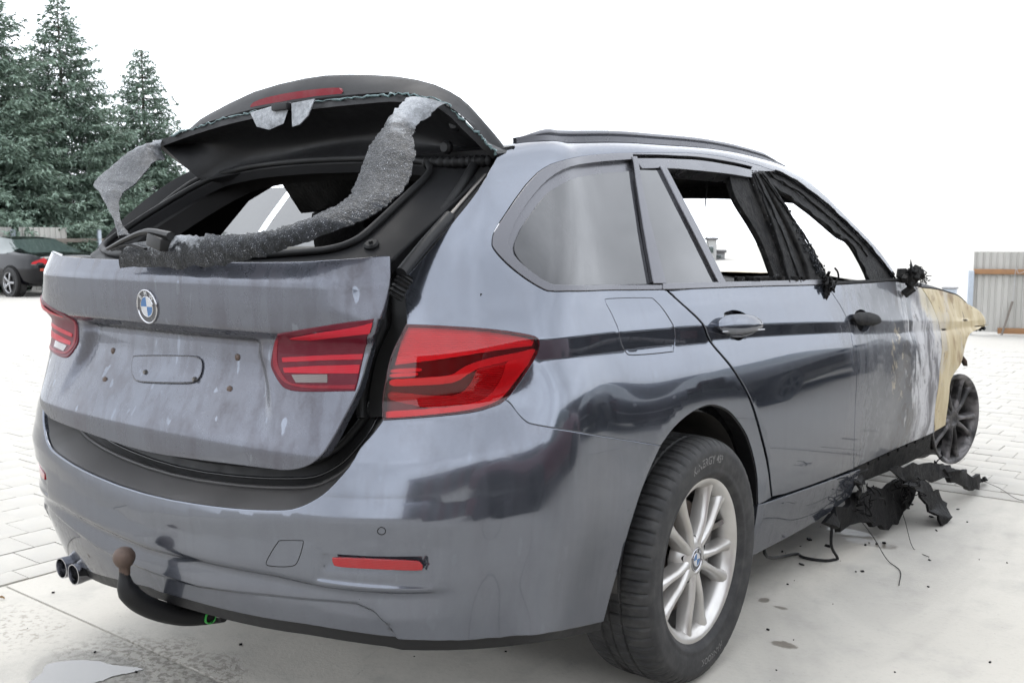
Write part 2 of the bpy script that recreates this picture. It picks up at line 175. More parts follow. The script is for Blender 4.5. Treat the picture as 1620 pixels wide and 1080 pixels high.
 'handle_r':[[1.826,7.066],[1.835,7.152],[1.849,7.234],[1.865,7.299],[1.879,7.339],[1.895,7.36],[1.916,7.368],[1.948,7.361],[1.986,7.341],[2.02,7.314],[2.047,7.281],[2.071,7.24],[2.089,7.188],[2.104,7.122],[2.113,7.046],[2.118,6.943],[2.118,6.802],[2.111,6.655],[2.095,6.518],[2.065,6.382],[2.026,6.258],[1.987,6.195],[1.95,6.217],[1.914,6.294],[1.883,6.385],[1.862,6.476],[1.847,6.58],[1.835,6.695],[1.827,6.825],[1.823,6.965]],
 'cup_r':[[1.899,7.459],[1.907,7.549],[1.919,7.579],[1.932,7.599],[1.945,7.63],[1.96,7.651],[1.976,7.65],[1.994,7.622],[2.014,7.573],[2.031,7.513],[2.043,7.451],[2.052,7.379],[2.058,7.278],[2.061,7.127],[2.063,6.917],[2.065,6.662],[2.06,6.465],[2.051,6.301],[2.038,6.163],[2.021,6.037],[1.997,5.96],[1.976,5.939],[1.958,5.979],[1.94,6.092],[1.924,6.236],[1.912,6.375],[1.903,6.535],[1.896,6.743],[1.891,7.034],[1.893,7.27]],
 'handle_f':[[2.869,7.142],[2.88,7.221],[2.898,7.299],[2.921,7.354],[2.95,7.378],[2.985,7.379],[3.023,7.36],[3.069,7.314],[3.119,7.248],[3.155,7.18],[3.168,7.119],[3.167,7.056],[3.157,6.99],[3.149,6.866],[3.132,6.742],[3.106,6.652],[3.062,6.606],[3.01,6.592],[2.965,6.609],[2.932,6.657],[2.906,6.733],[2.885,6.831],[2.871,6.96],[2.865,7.061]],
 'cup_f':[[2.945,7.417],[2.966,7.504],[2.992,7.562],[3.016,7.583],[3.037,7.566],[3.055,7.512],[3.07,7.426],[3.082,7.301],[3.091,7.147],[3.091,6.988],[3.088,6.707],[3.077,6.427],[3.062,6.211],[3.046,6.081],[3.026,6.015],[3.006,6.003],[2.987,6.047],[2.967,6.144],[2.951,6.287],[2.94,6.489],[2.931,6.736],[2.925,6.989],[2.928,7.14],[2.934,7.292]],
 'reflector':[[0.5802,2.257],[0.5788,2.271],[0.5786,2.279],[0.5889,2.29],[0.6167,2.304],[0.6533,2.31],[0.6863,2.306],[0.7137,2.297],[0.7384,2.283],[0.7564,2.264],[0.7651,2.246],[0.7676,2.229],[0.769,2.209],[0.7711,2.184],[0.7722,2.156],[0.772,2.133],[0.7724,2.115],[0.7717,2.102],[0.7636,2.1],[0.7439,2.109],[0.7163,2.122],[0.6873,2.131],[0.656,2.134],[0.6227,2.132],[0.5971,2.131],[0.5856,2.141],[0.5831,2.16],[0.5821,2.182],[0.5801,2.207],[0.5796,2.234]],
 'pocket':[[0.5534,2.153],[0.5546,2.194],[0.5585,2.241],[0.5681,2.284],[0.5841,2.321],[0.6053,2.351],[0.6316,2.371],[0.6673,2.378],[0.7069,2.366],[0.7373,2.343],[0.7533,2.32],[0.7616,2.298],[0.7674,2.271],[0.7721,2.239],[0.7743,2.203],[0.7754,2.168],[0.7767,2.132],[0.777,2.096],[0.7736,2.069],[0.767,2.053],[0.7567,2.044],[0.7391,2.044],[0.7086,2.051],[0.6694,2.056],[0.6333,2.055],[0.6048,2.056],[0.5807,2.061],[0.5629,2.071],[0.5541,2.091],[0.5524,2.119]],
 'tow_cover':[[0.4441,2.463],[0.4464,2.495],[0.4479,2.511],[0.454,2.527],[0.4693,2.552],[0.4888,2.575],[0.5035,2.586],[0.5099,2.591],[0.512,2.585],[0.5118,2.544],[0.5094,2.44],[0.5046,2.299],[0.4992,2.18],[0.4955,2.11],[0.4914,2.063],[0.4832,2.025],[0.4667,1.989],[0.4456,1.96],[0.4285,1.945],[0.4191,1.942],[0.4141,1.953],[0.4126,1.99],[0.4154,2.065],[0.4216,2.164],[0.4278,2.256],[0.4334,2.335],[0.4392,2.407]],
 'sensor':[[0.6815,2.911],[0.6828,2.935],[0.685,2.958],[0.6874,2.972],[0.6901,2.972],[0.6931,2.963],[0.6955,2.948],[0.6969,2.926],[0.6976,2.9],[0.6975,2.876],[0.6962,2.855],[0.6939,2.838],[0.6915,2.828],[0.6887,2.829],[0.6857,2.838],[0.6834,2.851],[0.682,2.869],[0.6813,2.89]],
 'gate_top':[[0.0527,1.12],[0.1639,1.121],[0.2656,1.121],[0.3465,1.122],[0.4036,1.123],[0.4465,1.124],[0.4837,1.125],[0.5171,1.127],[0.5435,1.129],[0.5654,1.13],[0.5841,1.132],[0.5998,1.133],[0.6133,1.135],[0.6241,1.136],[0.633,1.137],[0.6418,1.137]],
 'gate_right':[[0.6418,1.137],[0.6464,1.119],[0.6506,1.102],[0.6544,1.083],[0.6548,1.061],[0.6547,1.039],[0.6532,1.022],[0.6513,1.018],[0.6498,1.019],[0.6483,1.016],[0.6458,1.004],[0.6415,0.9883],[0.6284,0.9708],[0.617,0.9546],[0.6129,0.9394],[0.6096,0.9253],[0.6068,0.9123],[0.6044,0.9003],[0.6027,0.89],[0.6015,0.8828],[0.6001,0.877],[0.5976,0.8688],[0.5936,0.8563],[0.5889,0.8414],[0.5838,0.8253],[0.5779,0.8067],[0.5717,0.7869],[0.5655,0.7698],[0.5597,0.757],[0.5535,0.7468],[0.5455,0.7379],[0.536,0.7303],[0.5262,0.7244],[0.5147,0.7193],[0.5009,0.7145],[0.4852,0.7105],[0.4686,0.7075],[0.4509,0.7059],[0.4322,0.7053],[0.4135,0.7048],[0.3973,0.7041],[0.3812,0.7034],[0.3586,0.7026],[0.325,0.7012],[0.2833,0.6993],[0.2379,0.697],[0.1896,0.6946],[0.1368,0.6918],[0.0815,0.6886]],
 'gate_lamp':[[0.4194,0.9783],[0.4518,0.9841],[0.4805,0.9894],[0.509,0.9946],[0.5386,0.9997],[0.5674,1.005],[0.592,1.009],[0.6114,1.012],[0.628,1.014],[0.6438,1.017],[0.641,1.008],[0.6374,0.9982],[0.6331,0.9871],[0.6212,0.9722],[0.6088,0.9553],[0.6053,0.939],[0.6023,0.9209],[0.5994,0.9021],[0.5982,0.8873],[0.5974,0.8792],[0.5967,0.8749],[0.596,0.8706],[0.5625,0.8684],[0.5262,0.8657],[0.4939,0.8633],[0.4718,0.8621],[0.4569,0.8619],[0.4445,0.8628],[0.4338,0.8645],[0.4257,0.8673],[0.4172,0.8722],[0.4062,0.8807],[0.3949,0.8914],[0.3865,0.901],[0.3829,0.9072],[0.382,0.9121],[0.3825,0.9197],[0.3843,0.9336],[0.3878,0.9502],[0.3959,0.9639],[0.4069,0.9714],[0.4136,0.9749]],
 'plate_pad':[[-0.139,0.8818],[-0.1399,0.8858],[-0.1376,0.8881],[-0.1144,0.8911],[-0.0532,0.8964],[0.0246,0.902],[0.0823,0.9055],[0.1066,0.906],[0.1148,0.9047],[0.1202,0.9025],[0.1269,0.9002],[0.1311,0.897],[0.134,0.8923],[0.1364,0.8852],[0.1378,0.8766],[0.1378,0.8689],[0.136,0.8628],[0.1324,0.8573],[0.1256,0.8529],[0.1179,0.8498],[0.1067,0.8477],[0.0838,0.8453],[0.0374,0.8415],[-0.0231,0.8373],[-0.0721,0.8348],[-0.095,0.8354],[-0.1038,0.838],[-0.1107,0.8415],[-0.1195,0.8457],[-0.1261,0.851],[-0.1313,0.8572],[-0.1364,0.8652],[-0.1398,0.8743]],
 'hole0':[-0.2413,0.8939],
 'hole1':[-0.2327,0.8252],
 'hole2':[0.2505,0.9146],
 'hole3':[0.2464,0.8457],
 'ap_out':[[-0.3747,-0.0559],[-0.3732,-0.0775],[-0.3649,-0.0914],[-0.281,-0.0878],[-0.1358,-0.0681],[0.0055,-0.0436],[0.1183,-0.0208],[0.214,0.0019],[0.3001,0.0258],[0.364,0.0458],[0.4021,0.0581],[0.4251,0.0669],[0.4428,0.0798],[0.4579,0.0991],[0.4681,0.1226],[0.4754,0.1512],[0.4796,0.1815],[0.4807,0.2173],[0.4806,0.2706],[0.479,0.3553],[0.4753,0.4625],[0.4707,0.567],[0.4664,0.66],[0.4616,0.7478],[0.4552,0.8225],[0.4477,0.8755],[0.4392,0.9116],[0.428,0.9426],[0.4178,0.9725],[0.4049,0.9969],[0.3759,1.017],[0.3142,1.037],[0.2287,1.058],[0.1507,1.074],[0.1048,1.073],[0.0765,1.06],[0.0455,1.037],[0.0046,1.004],[-0.041,0.9635],[-0.0967,0.9267],[-0.1783,0.9043],[-0.2874,0.8939],[-0.3967,0.8816],[-0.4614,0.8511],[-0.4807,0.7949],[-0.4838,0.7077],[-0.4849,0.582],[-0.4782,0.4395],[-0.4716,0.3146],[-0.4616,0.2101],[-0.4468,0.1184],[-0.4313,0.0469],[-0.4163,-0.0011],[-0.3983,-0.0327]],
 'fr_right':[[0.5797,0.0156],[0.58,0.0851],[0.58,0.1571],[0.58,0.2409],[0.58,0.3459],[0.5794,0.4671],[0.5777,0.591],[0.5746,0.71],[0.5703,0.831],[0.5646,0.9606]],
 'knob':[0.5152,0.1308],
 'hT':[[-0.5589,-0.64,1.448],[-0.4805,-0.6336,1.462],[-0.4067,-0.6273,1.475],[-0.3408,-0.6209,1.485],[-0.275,-0.6173,1.493],[-0.2131,-0.6141,1.499],[-0.1464,-0.6109,1.504],[-0.0597,-0.61,1.508],[0.0307,-0.61,1.51],[0.1159,-0.61,1.511],[0.1947,-0.61,1.511],[0.2652,-0.61,1.51],[0.3253,-0.61,1.509],[0.3656,-0.6086,1.508],[0.4033,-0.6055,1.504],[0.46,-0.6023,1.495],[0.5126,-0.5964,1.481],[0.5428,-0.5836,1.458],[0.5658,-0.5709,1.431],[0.5858,-0.5584,1.409],[0.6017,-0.5473,1.389],[0.6098,-0.5361,1.376],[0.6151,-0.525,1.364]],
 'hB':[[-0.5517,-0.635,1.433],[-0.5399,-0.6239,1.421],[-0.5243,-0.6127,1.406],[-0.4973,-0.6016,1.386],[-0.4765,-0.5836,1.366],[-0.4611,-0.5645,1.346],[-0.4414,-0.5455,1.332],[-0.3989,-0.5355,1.333],[-0.3446,-0.5291,1.339],[-0.2828,-0.5227,1.344],[-0.2145,-0.52,1.35],[-0.1466,-0.52,1.357],[-0.0807,-0.52,1.362],[-0.0215,-0.52,1.366],[0.0452,-0.52,1.369],[0.1392,-0.52,1.367],[0.231,-0.5191,1.363],[0.2966,-0.5159,1.361],[0.3549,-0.5127,1.358],[0.4135,-0.5098,1.359],[0.4734,-0.5082,1.359],[0.5365,-0.5066,1.359],[0.5992,-0.505,1.359]],
 'hA':[[-0.5104,-0.56,1.482],[-0.4911,-0.5584,1.495],[-0.4704,-0.5568,1.507],[-0.4554,-0.5552,1.515],[-0.4175,-0.555,1.526],[-0.3252,-0.555,1.549],[-0.2154,-0.555,1.571],[-0.1075,-0.555,1.582],[-0.0066,-0.555,1.587],[0.0733,-0.555,1.587],[0.1477,-0.5541,1.582],[0.2312,-0.5525,1.573],[0.31,-0.5509,1.562],[0.3756,-0.5493,1.548],[0.4304,-0.5477,1.532],[0.4728,-0.5461,1.514],[0.5051,-0.5436,1.496],[0.5272,-0.5389,1.478],[0.5445,-0.5341,1.46],[0.5605,-0.5293,1.442],[0.5741,-0.5245,1.424],[0.5848,-0.5198,1.406],[0.5943,-0.515,1.389]],
 'hT2':[[-0.4526,-0.6,1.473],[-0.4042,-0.6048,1.481],[-0.3576,-0.6095,1.487],[-0.3188,-0.6143,1.49],[-0.2781,-0.615,1.494],[-0.2162,-0.615,1.499],[-0.1411,-0.615,1.504],[-0.0535,-0.615,1.507],[0.0366,-0.615,1.509],[0.1215,-0.615,1.51],[0.1991,-0.6141,1.51],[0.2651,-0.6125,1.51],[0.3262,-0.6109,1.509],[0.3861,-0.6086,1.506],[0.4432,-0.6055,1.498],[0.5028,-0.6023,1.479],[0.5502,-0.5964,1.457],[0.5673,-0.5836,1.44],[0.5751,-0.5709,1.425],[0.5838,-0.5582,1.411],[0.591,-0.5455,1.397],[0.5976,-0.5327,1.383],[0.6037,-0.52,1.369]],
 'brake':[[-0.1588,-0.605,1.516],[-0.1585,-0.605,1.523],[-0.1475,-0.605,1.53],[-0.118,-0.605,1.536],[-0.0742,-0.605,1.54],[-0.0144,-0.605,1.543],[0.0503,-0.605,1.544],[0.1156,-0.605,1.543],[0.1675,-0.605,1.541],[0.1857,-0.605,1.539],[0.19,-0.605,1.535],[0.1981,-0.605,1.528],[0.1918,-0.605,1.521],[0.1524,-0.605,1.52],[0.0973,-0.605,1.521],[0.0385,-0.605,1.521],[-0.0243,-0.605,1.52],[-0.0929,-0.605,1.514],[-0.1485,-0.605,1.508],[-0.1624,-0.605,1.511]],
 'sill_burnt':[[2.982,0.9497],[3.128,0.9574],[3.285,0.9607],[3.454,0.9641],[3.637,0.9741],[3.836,0.993],[4.054,1.008],[4.087,0.698],[4.139,0.3066],[4.211,-0.1789],[4.075,-0.1171],[3.948,-0.076],[3.82,-0.0256],[3.686,0.0466],[3.554,0.1239],[3.431,0.189],[3.312,0.2506],[3.202,0.3036],[3.119,0.3222],[3.075,0.2944],[3.052,0.2409],[3.03,0.1889],[3.011,0.4473],[2.995,0.6998]],
 'seal_body':[[0.6542,4.958],[0.6525,5.111],[0.6514,5.278],[0.6515,5.448],[0.6529,5.604],[0.6551,5.755],[0.6585,5.94],[0.6613,6.272],[0.6642,6.677],[0.6683,7.034],[0.6752,7.24],[0.683,7.436],[0.69,7.614],[0.6951,7.763],[0.6994,7.892],[0.7037,8.031],[0.7036,8.285],[0.7032,8.538],[0.7023,8.774],[0.7009,8.989],[0.6989,9.176],[0.6963,9.339],[0.7214,9.577],[0.7462,9.8],[0.7653,9.974],[0.7738,10.05],[0.7768,10.09],[0.7847,10.17],[0.8038,10.35],[0.8308,10.59],[0.8613,10.86],[0.8897,11.16],[0.9165,11.53],[0.9483,12.08]],
 'l_up':[[0.7034,7.938],[0.7286,7.909],[0.7534,7.878],[0.7796,7.833],[0.8092,7.764],[0.8404,7.666],[0.8703,7.541],[0.8998,7.396],[0.9301,7.254],[0.9576,7.15],[0.975,7.086],[0.9844,7.037],[0.9944,6.983],[0.9915,6.886],[0.9888,6.79],[0.9861,6.694],[0.9508,6.689],[0.9206,6.72],[0.8932,6.767],[0.8661,6.811],[0.8394,6.838],[0.8144,6.841],[0.7925,6.831],[0.772,6.813],[0.7502,6.789],[0.7258,6.76],[0.6998,6.726],[0.6733,6.686],[0.6781,7.074],[0.6842,7.345],[0.6899,7.576],[0.6947,7.729],[0.699,7.83]],
 'l_g1':[[0.6683,5.973],[0.6788,6.0],[0.6941,6.021],[0.713,6.032],[0.7374,6.016],[0.765,5.989],[0.7884,5.992],[0.8034,6.077],[0.8142,6.212],[0.826,6.328],[0.8407,6.398],[0.8565,6.443],[0.8738,6.466],[0.8944,6.462],[0.9177,6.445],[0.9398,6.44],[0.9591,6.466],[0.9761,6.502],[0.9883,6.514],[0.9959,6.479],[0.9975,6.412],[0.9885,6.336],[0.9649,6.263],[0.9349,6.21],[0.9095,6.188],[0.8886,6.181],[0.8697,6.179],[0.8549,6.16],[0.8468,6.124],[0.8423,6.077],[0.8359,6.013],[0.8264,5.935],[0.8148,5.847],[0.798,5.79],[0.7716,5.78],[0.7397,5.789],[0.7123,5.796],[0.6931,5.797],[0.6788,5.803],[0.6691,5.822],[0.6639,5.866],[0.6635,5.925]],
 'l_lo':[[0.6629,5.621],[0.6743,5.615],[0.6909,5.58],[0.7117,5.542],[0.7392,5.498],[0.7705,5.446],[0.7961,5.42],[0.812,5.444],[0.8225,5.504],[0.831,5.578],[0.8378,5.662],[0.8426,5.763],[0.8472,5.866],[0.8505,5.974],[0.8529,6.127],[0.8599,6.249],[0.8773,6.316],[0.9005,6.333],[0.918,6.292],[0.9226,6.174],[0.9197,5.997],[0.9143,5.864],[0.9091,5.716],[0.9025,5.558],[0.8951,5.428],[0.8874,5.334],[0.8787,5.263],[0.868,5.213],[0.8545,5.186],[0.839,5.175],[0.8222,5.169],[0.8037,5.164],[0.7838,5.163],[0.7645,5.173],[0.7465,5.201],[0.7289,5.243],[0.7118,5.29],[0.6934,5.338],[0.6754,5.391],[0.6627,5.445],[0.6571,5.51],[0.6572,5.579]],
 'l_rim':[[0.9272,6.313],[0.9466,6.412],[0.9728,6.435],[0.9926,6.42],[0.9971,6.354],[0.9924,6.231],[0.9848,6.076],[0.9754,5.932],[0.9632,5.796],[0.9503,5.648],[0.9365,5.475],[0.9225,5.301],[0.91,5.175],[0.9001,5.111],[0.891,5.08],[0.8795,5.063],[0.8656,5.051],[0.8496,5.05],[0.8292,5.054],[0.8018,5.058],[0.77,5.056],[0.7393,5.047],[0.7088,5.036],[0.679,5.025],[0.6576,5.026],[0.6478,5.055],[0.6474,5.102],[0.6567,5.142],[0.6784,5.159],[0.709,5.163],[0.7386,5.164],[0.7653,5.166],[0.7916,5.163],[0.8158,5.165],[0.8377,5.172],[0.8577,5.184],[0.8747,5.226],[0.8872,5.317],[0.8965,5.451],[0.9051,5.611],[0.9123,5.815],[0.9184,6.065]],
 'l_b1':[[0.6684,6.466],[0.6854,6.481],[0.7083,6.48],[0.725,6.463],[0.7316,6.427],[0.7324,6.381],[0.7266,6.349],[0.7099,6.341],[0.6863,6.343],[0.6688,6.353],[0.6621,6.385],[0.662,6.431]],
 'l_b2':[[0.6676,6.27],[0.683,6.287],[0.7039,6.289],[0.7189,6.276],[0.7246,6.242],[0.7247,6.196],[0.7192,6.164],[0.7043,6.152],[0.6834,6.149],[0.668,6.157],[0.662,6.189],[0.6619,6.234]],
 'g_up':[[0.4243,0.9684],[0.4614,0.9745],[0.4952,0.9801],[0.5239,0.9849],[0.5494,0.9889],[0.5728,0.9926],[0.5936,0.9963],[0.6112,1.0],[0.6269,1.004],[0.6418,1.009],[0.6397,1.002],[0.6373,0.9952],[0.6348,0.9884],[0.6171,0.9864],[0.5986,0.9842],[0.5781,0.9818],[0.5539,0.9787],[0.5259,0.9751],[0.4958,0.9711],[0.4674,0.9671],[0.4411,0.9633],[0.4154,0.9595],[0.4175,0.9624],[0.4203,0.9654]],
 'g_m1':[[0.4149,0.9266],[0.4328,0.9286],[0.4503,0.9305],[0.469,0.9325],[0.4888,0.9345],[0.5094,0.9365],[0.5315,0.9385],[0.5559,0.9405],[0.5812,0.9424],[0.6051,0.944],[0.6044,0.9406],[0.6037,0.9373],[0.6031,0.9339],[0.58,0.9327],[0.5557,0.9313],[0.532,0.9296],[0.5101,0.9277],[0.4893,0.9255],[0.4695,0.9235],[0.4513,0.9218],[0.4344,0.9204],[0.4171,0.9189],[0.4164,0.9214],[0.4156,0.924]],
 'g_m2':[[0.4198,0.906],[0.4469,0.9091],[0.4733,0.9122],[0.5024,0.9152],[0.5354,0.918],[0.5688,0.9204],[0.5999,0.9224],[0.5993,0.917],[0.5988,0.9115],[0.5983,0.906],[0.568,0.9047],[0.5354,0.903],[0.5036,0.9012],[0.4756,0.8997],[0.4504,0.8985],[0.4244,0.8972],[0.4228,0.9001],[0.4212,0.903]],
 'g_clr':[[0.4441,0.8934],[0.4748,0.8957],[0.5046,0.8979],[0.5326,0.8998],[0.5334,0.8946],[0.5344,0.8894],[0.5354,0.8842],[0.5112,0.8828],[0.4856,0.881],[0.4592,0.8792],[0.4542,0.8839],[0.4491,0.8886]],
 'g_rim':[[0.4256,0.9744],[0.4169,0.97],[0.4093,0.9658],[0.4028,0.9588],[0.3999,0.9471],[0.3998,0.9329],[0.4011,0.9204],[0.4039,0.9116],[0.4081,0.9044],[0.4139,0.8977],[0.4209,0.8906],[0.4292,0.884],[0.4389,0.879],[0.4496,0.8764],[0.4616,0.8755],[0.4766,0.8753],[0.4958,0.8758],[0.5173,0.8769],[0.5381,0.8782],[0.5577,0.8795],[0.5769,0.881],[0.5953,0.8823],[0.5953,0.8798],[0.5953,0.8773],[0.5953,0.8749],[0.567,0.8739],[0.5368,0.8725],[0.5096,0.8713],[0.4893,0.8708],[0.4742,0.8709],[0.4609,0.8717],[0.4486,0.873],[0.4383,0.8751],[0.4288,0.8782],[0.4196,0.8827],[0.4112,0.8882],[0.4039,0.8945],[0.3978,0.9008],[0.3932,0.9078],[0.3906,0.9171],[0.39,0.9309],[0.3911,0.9468],[0.396,0.9598],[0.4055,0.9669],[0.4153,0.9706]],
 'ribA':[[0.4322,-0.617,1.496],[0.4316,-0.6242,1.492],[0.431,-0.6313,1.487],[0.4305,-0.6385,1.482],[0.43,-0.6457,1.477],[0.4295,-0.6528,1.471],[0.4291,-0.66,1.465],[0.4314,-0.67,1.458],[0.4338,-0.68,1.451],[0.4362,-0.69,1.443],[0.4387,-0.7,1.435],[0.4412,-0.71,1.427],[0.4438,-0.72,1.418],[0.448,-0.7317,1.41],[0.452,-0.7433,1.401],[0.4562,-0.755,1.392],[0.4606,-0.7667,1.383],[0.4653,-0.7783,1.374],[0.4707,-0.79,1.365],[0.4766,-0.8017,1.355],[0.4829,-0.8133,1.345],[0.4896,-0.825,1.335],[0.4967,-0.8367,1.324],[0.5039,-0.8483,1.314],[0.5113,-0.86,1.305],[0.5175,-0.87,1.297],[0.5242,-0.88,1.288],[0.5312,-0.89,1.281],[0.5379,-0.9,1.273],[0.5441,-0.91,1.267],[0.5494,-0.92,1.26],[0.5521,-0.9283,1.255],[0.5542,-0.9367,1.251],[0.5559,-0.945,1.247],[0.5569,-0.9533,1.244],[0.5573,-0.9617,1.24],[0.5571,-0.97,1.236],[0.5554,-0.9775,1.233],[0.5531,-0.985,1.23],[0.5502,-0.9925,1.226],[0.5467,-1.0,1.223],[0.5425,-1.008,1.22],[0.5376,-1.015,1.216],[0.5287,-1.02,1.212],[0.5186,-1.025,1.208],[0.5077,-1.03,1.204],[0.4965,-1.035,1.2],[0.4854,-1.04,1.196],[0.4748,-1.045,1.193],[0.4607,-1.047,1.19],[0.4465,-1.048,1.188],[0.4324,-1.05,1.185],[0.4184,-1.052,1.184],[0.4045,-1.053,1.182],[0.3907,-1.055,1.181],[0.3761,-1.056,1.18],[0.3618,-1.057,1.18],[0.3475,-1.058,1.18],[0.3333,-1.058,1.181],[0.319,-1.059,1.181],[0.3043,-1.06,1.181],[0.2896,-1.06,1.181],[0.2762,-1.06,1.181],[0.2627,-1.06,1.181],[0.2475,-1.06,1.18],[0.2291,-1.06,1.179],[0.2058,-1.06,1.178],[0.1739,-1.058,1.176],[0.1364,-1.057,1.174],[0.0948,-1.055,1.171],[0.0505,-1.053,1.168],[0.005,-1.052,1.164],[-0.0398,-1.05,1.161]],
 'ribB':[[0.5346,-0.617,1.474],[0.5272,-0.6242,1.466],[0.5189,-0.6313,1.457],[0.5106,-0.6385,1.448],[0.5033,-0.6457,1.44],[0.4977,-0.6528,1.433],[0.4949,-0.66,1.426],[0.4979,-0.67,1.42],[0.5034,-0.68,1.415],[0.5108,-0.69,1.411],[0.5193,-0.7,1.407],[0.5284,-0.71,1.403],[0.5373,-0.72,1.397],[0.5483,-0.7317,1.391],[0.5604,-0.7433,1.383],[0.573,-0.755,1.375],[0.5855,-0.7667,1.367],[0.5972,-0.7783,1.358],[0.6077,-0.79,1.349],[0.6168,-0.8017,1.339],[0.6253,-0.8133,1.328],[0.633,-0.825,1.317],[0.6402,-0.8367,1.306],[0.647,-0.8483,1.296],[0.6533,-0.86,1.287],[0.6578,-0.87,1.28],[0.6619,-0.88,1.273],[0.6656,-0.89,1.267],[0.6687,-0.9,1.262],[0.6711,-0.91,1.256],[0.6727,-0.92,1.25],[0.6717,-0.9283,1.244],[0.6697,-0.9367,1.238],[0.667,-0.945,1.232],[0.6639,-0.9533,1.226],[0.6605,-0.9617,1.221],[0.6572,-0.97,1.216],[0.6534,-0.9775,1.211],[0.6499,-0.985,1.207],[0.6461,-0.9925,1.204],[0.6416,-1.0,1.2],[0.6358,-1.008,1.197],[0.6281,-1.015,1.193],[0.6147,-1.02,1.188],[0.5986,-1.025,1.183],[0.581,-1.03,1.177],[0.5631,-1.035,1.171],[0.5463,-1.04,1.166],[0.5319,-1.045,1.161],[0.5167,-1.047,1.157],[0.5034,-1.048,1.153],[0.4913,-1.05,1.149],[0.4796,-1.052,1.145],[0.4675,-1.053,1.142],[0.4542,-1.055,1.139],[0.4386,-1.056,1.136],[0.4224,-1.057,1.133],[0.4057,-1.058,1.131],[0.3886,-1.058,1.129],[0.3713,-1.059,1.127],[0.3539,-1.06,1.125],[0.337,-1.06,1.123],[0.3219,-1.06,1.121],[0.3066,-1.06,1.119],[0.289,-1.06,1.118],[0.2669,-1.06,1.116],[0.2379,-1.06,1.115],[0.1977,-1.058,1.113],[0.1496,-1.057,1.111],[0.0953,-1.055,1.11],[0.0369,-1.053,1.108],[-0.0235,-1.052,1.106],[-0.0832,-1.05,1.104]],
 'lefA':[[-0.5293,-0.632,1.459],[-0.5376,-0.6433,1.454],[-0.5455,-0.6547,1.448],[-0.5532,-0.666,1.444],[-0.5614,-0.6773,1.438],[-0.5704,-0.6887,1.431],[-0.5807,-0.7,1.421],[-0.5864,-0.7167,1.409],[-0.5963,-0.7333,1.393],[-0.6069,-0.75,1.376],[-0.6149,-0.7667,1.359],[-0.6166,-0.7833,1.343],[-0.6084,-0.8,1.33],[-0.6033,-0.8083,1.322],[-0.5893,-0.8167,1.315],[-0.5692,-0.825,1.31],[-0.546,-0.8333,1.305],[-0.5226,-0.8417,1.3],[-0.5015,-0.85,1.294],[-0.4823,-0.8583,1.288],[-0.4626,-0.8667,1.28],[-0.4426,-0.875,1.273],[-0.4223,-0.8833,1.266],[-0.402,-0.8917,1.259],[-0.3817,-0.9,1.252],[-0.361,-0.9083,1.245],[-0.3397,-0.9167,1.238],[-0.3184,-0.925,1.231],[-0.2975,-0.9333,1.225],[-0.2776,-0.9417,1.218],[-0.259,-0.95,1.211],[-0.2447,-0.9567,1.204],[-0.2317,-0.9633,1.198],[-0.2195,-0.97,1.191],[-0.2077,-0.9767,1.184],[-0.1959,-0.9833,1.177],[-0.1838,-0.99,1.171]],
 'lefB':[[-0.5207,-0.632,1.398],[-0.5125,-0.6433,1.396],[-0.5037,-0.6547,1.395],[-0.4948,-0.666,1.394],[-0.4863,-0.6773,1.393],[-0.4788,-0.6887,1.389],[-0.4727,-0.7,1.385],[-0.4604,-0.7167,1.376],[-0.4496,-0.7333,1.365],[-0.4397,-0.75,1.353],[-0.4298,-0.7667,1.341],[-0.4192,-0.7833,1.33],[-0.4069,-0.8,1.32],[-0.4073,-0.8083,1.313],[-0.4075,-0.8167,1.308],[-0.4072,-0.825,1.303],[-0.4057,-0.8333,1.298],[-0.4024,-0.8417,1.293],[-0.3969,-0.85,1.286],[-0.3888,-0.8583,1.279],[-0.3785,-0.8667,1.271],[-0.3664,-0.875,1.263],[-0.3533,-0.8833,1.254],[-0.3397,-0.8917,1.247],[-0.3261,-0.9,1.24],[-0.3125,-0.9083,1.234],[-0.2985,-0.9167,1.229],[-0.284,-0.925,1.224],[-0.2689,-0.9333,1.22],[-0.253,-0.9417,1.216],[-0.2362,-0.95,1.211],[-0.2211,-0.9567,1.206],[-0.2048,-0.9633,1.201],[-0.1878,-0.97,1.196],[-0.1706,-0.9767,1.19],[-0.1534,-0.9833,1.185],[-0.1366,-0.99,1.18]],
 'cableg':[[0.676,1.166,0.006],[0.699,1.151,0.006],[0.723,1.136,0.006],[0.746,1.128,0.006],[0.773,1.129,0.006],[0.799,1.136,0.006],[0.821,1.149,0.006],[0.833,1.17,0.006],[0.839,1.196,0.006],[0.846,1.223,0.006]],
}
def v_fold(a): return np.interp(a,[0,.17,.37,.50,.68,.78,.90,1.1],[2.55,2.68,2.88,3.03,3.07,3.0,2.86,2.7])
def v_groove(a): return np.interp(a,[0,.2,.43,.56,.80],[1.60,1.69,1.77,1.72,1.66])
def v_apron(a): return np.interp(a,[0,.18,.42,.575,.635,.676,.707,.73],[.97,1.0,1.24,1.335,1.34,1.20,.90,.3])
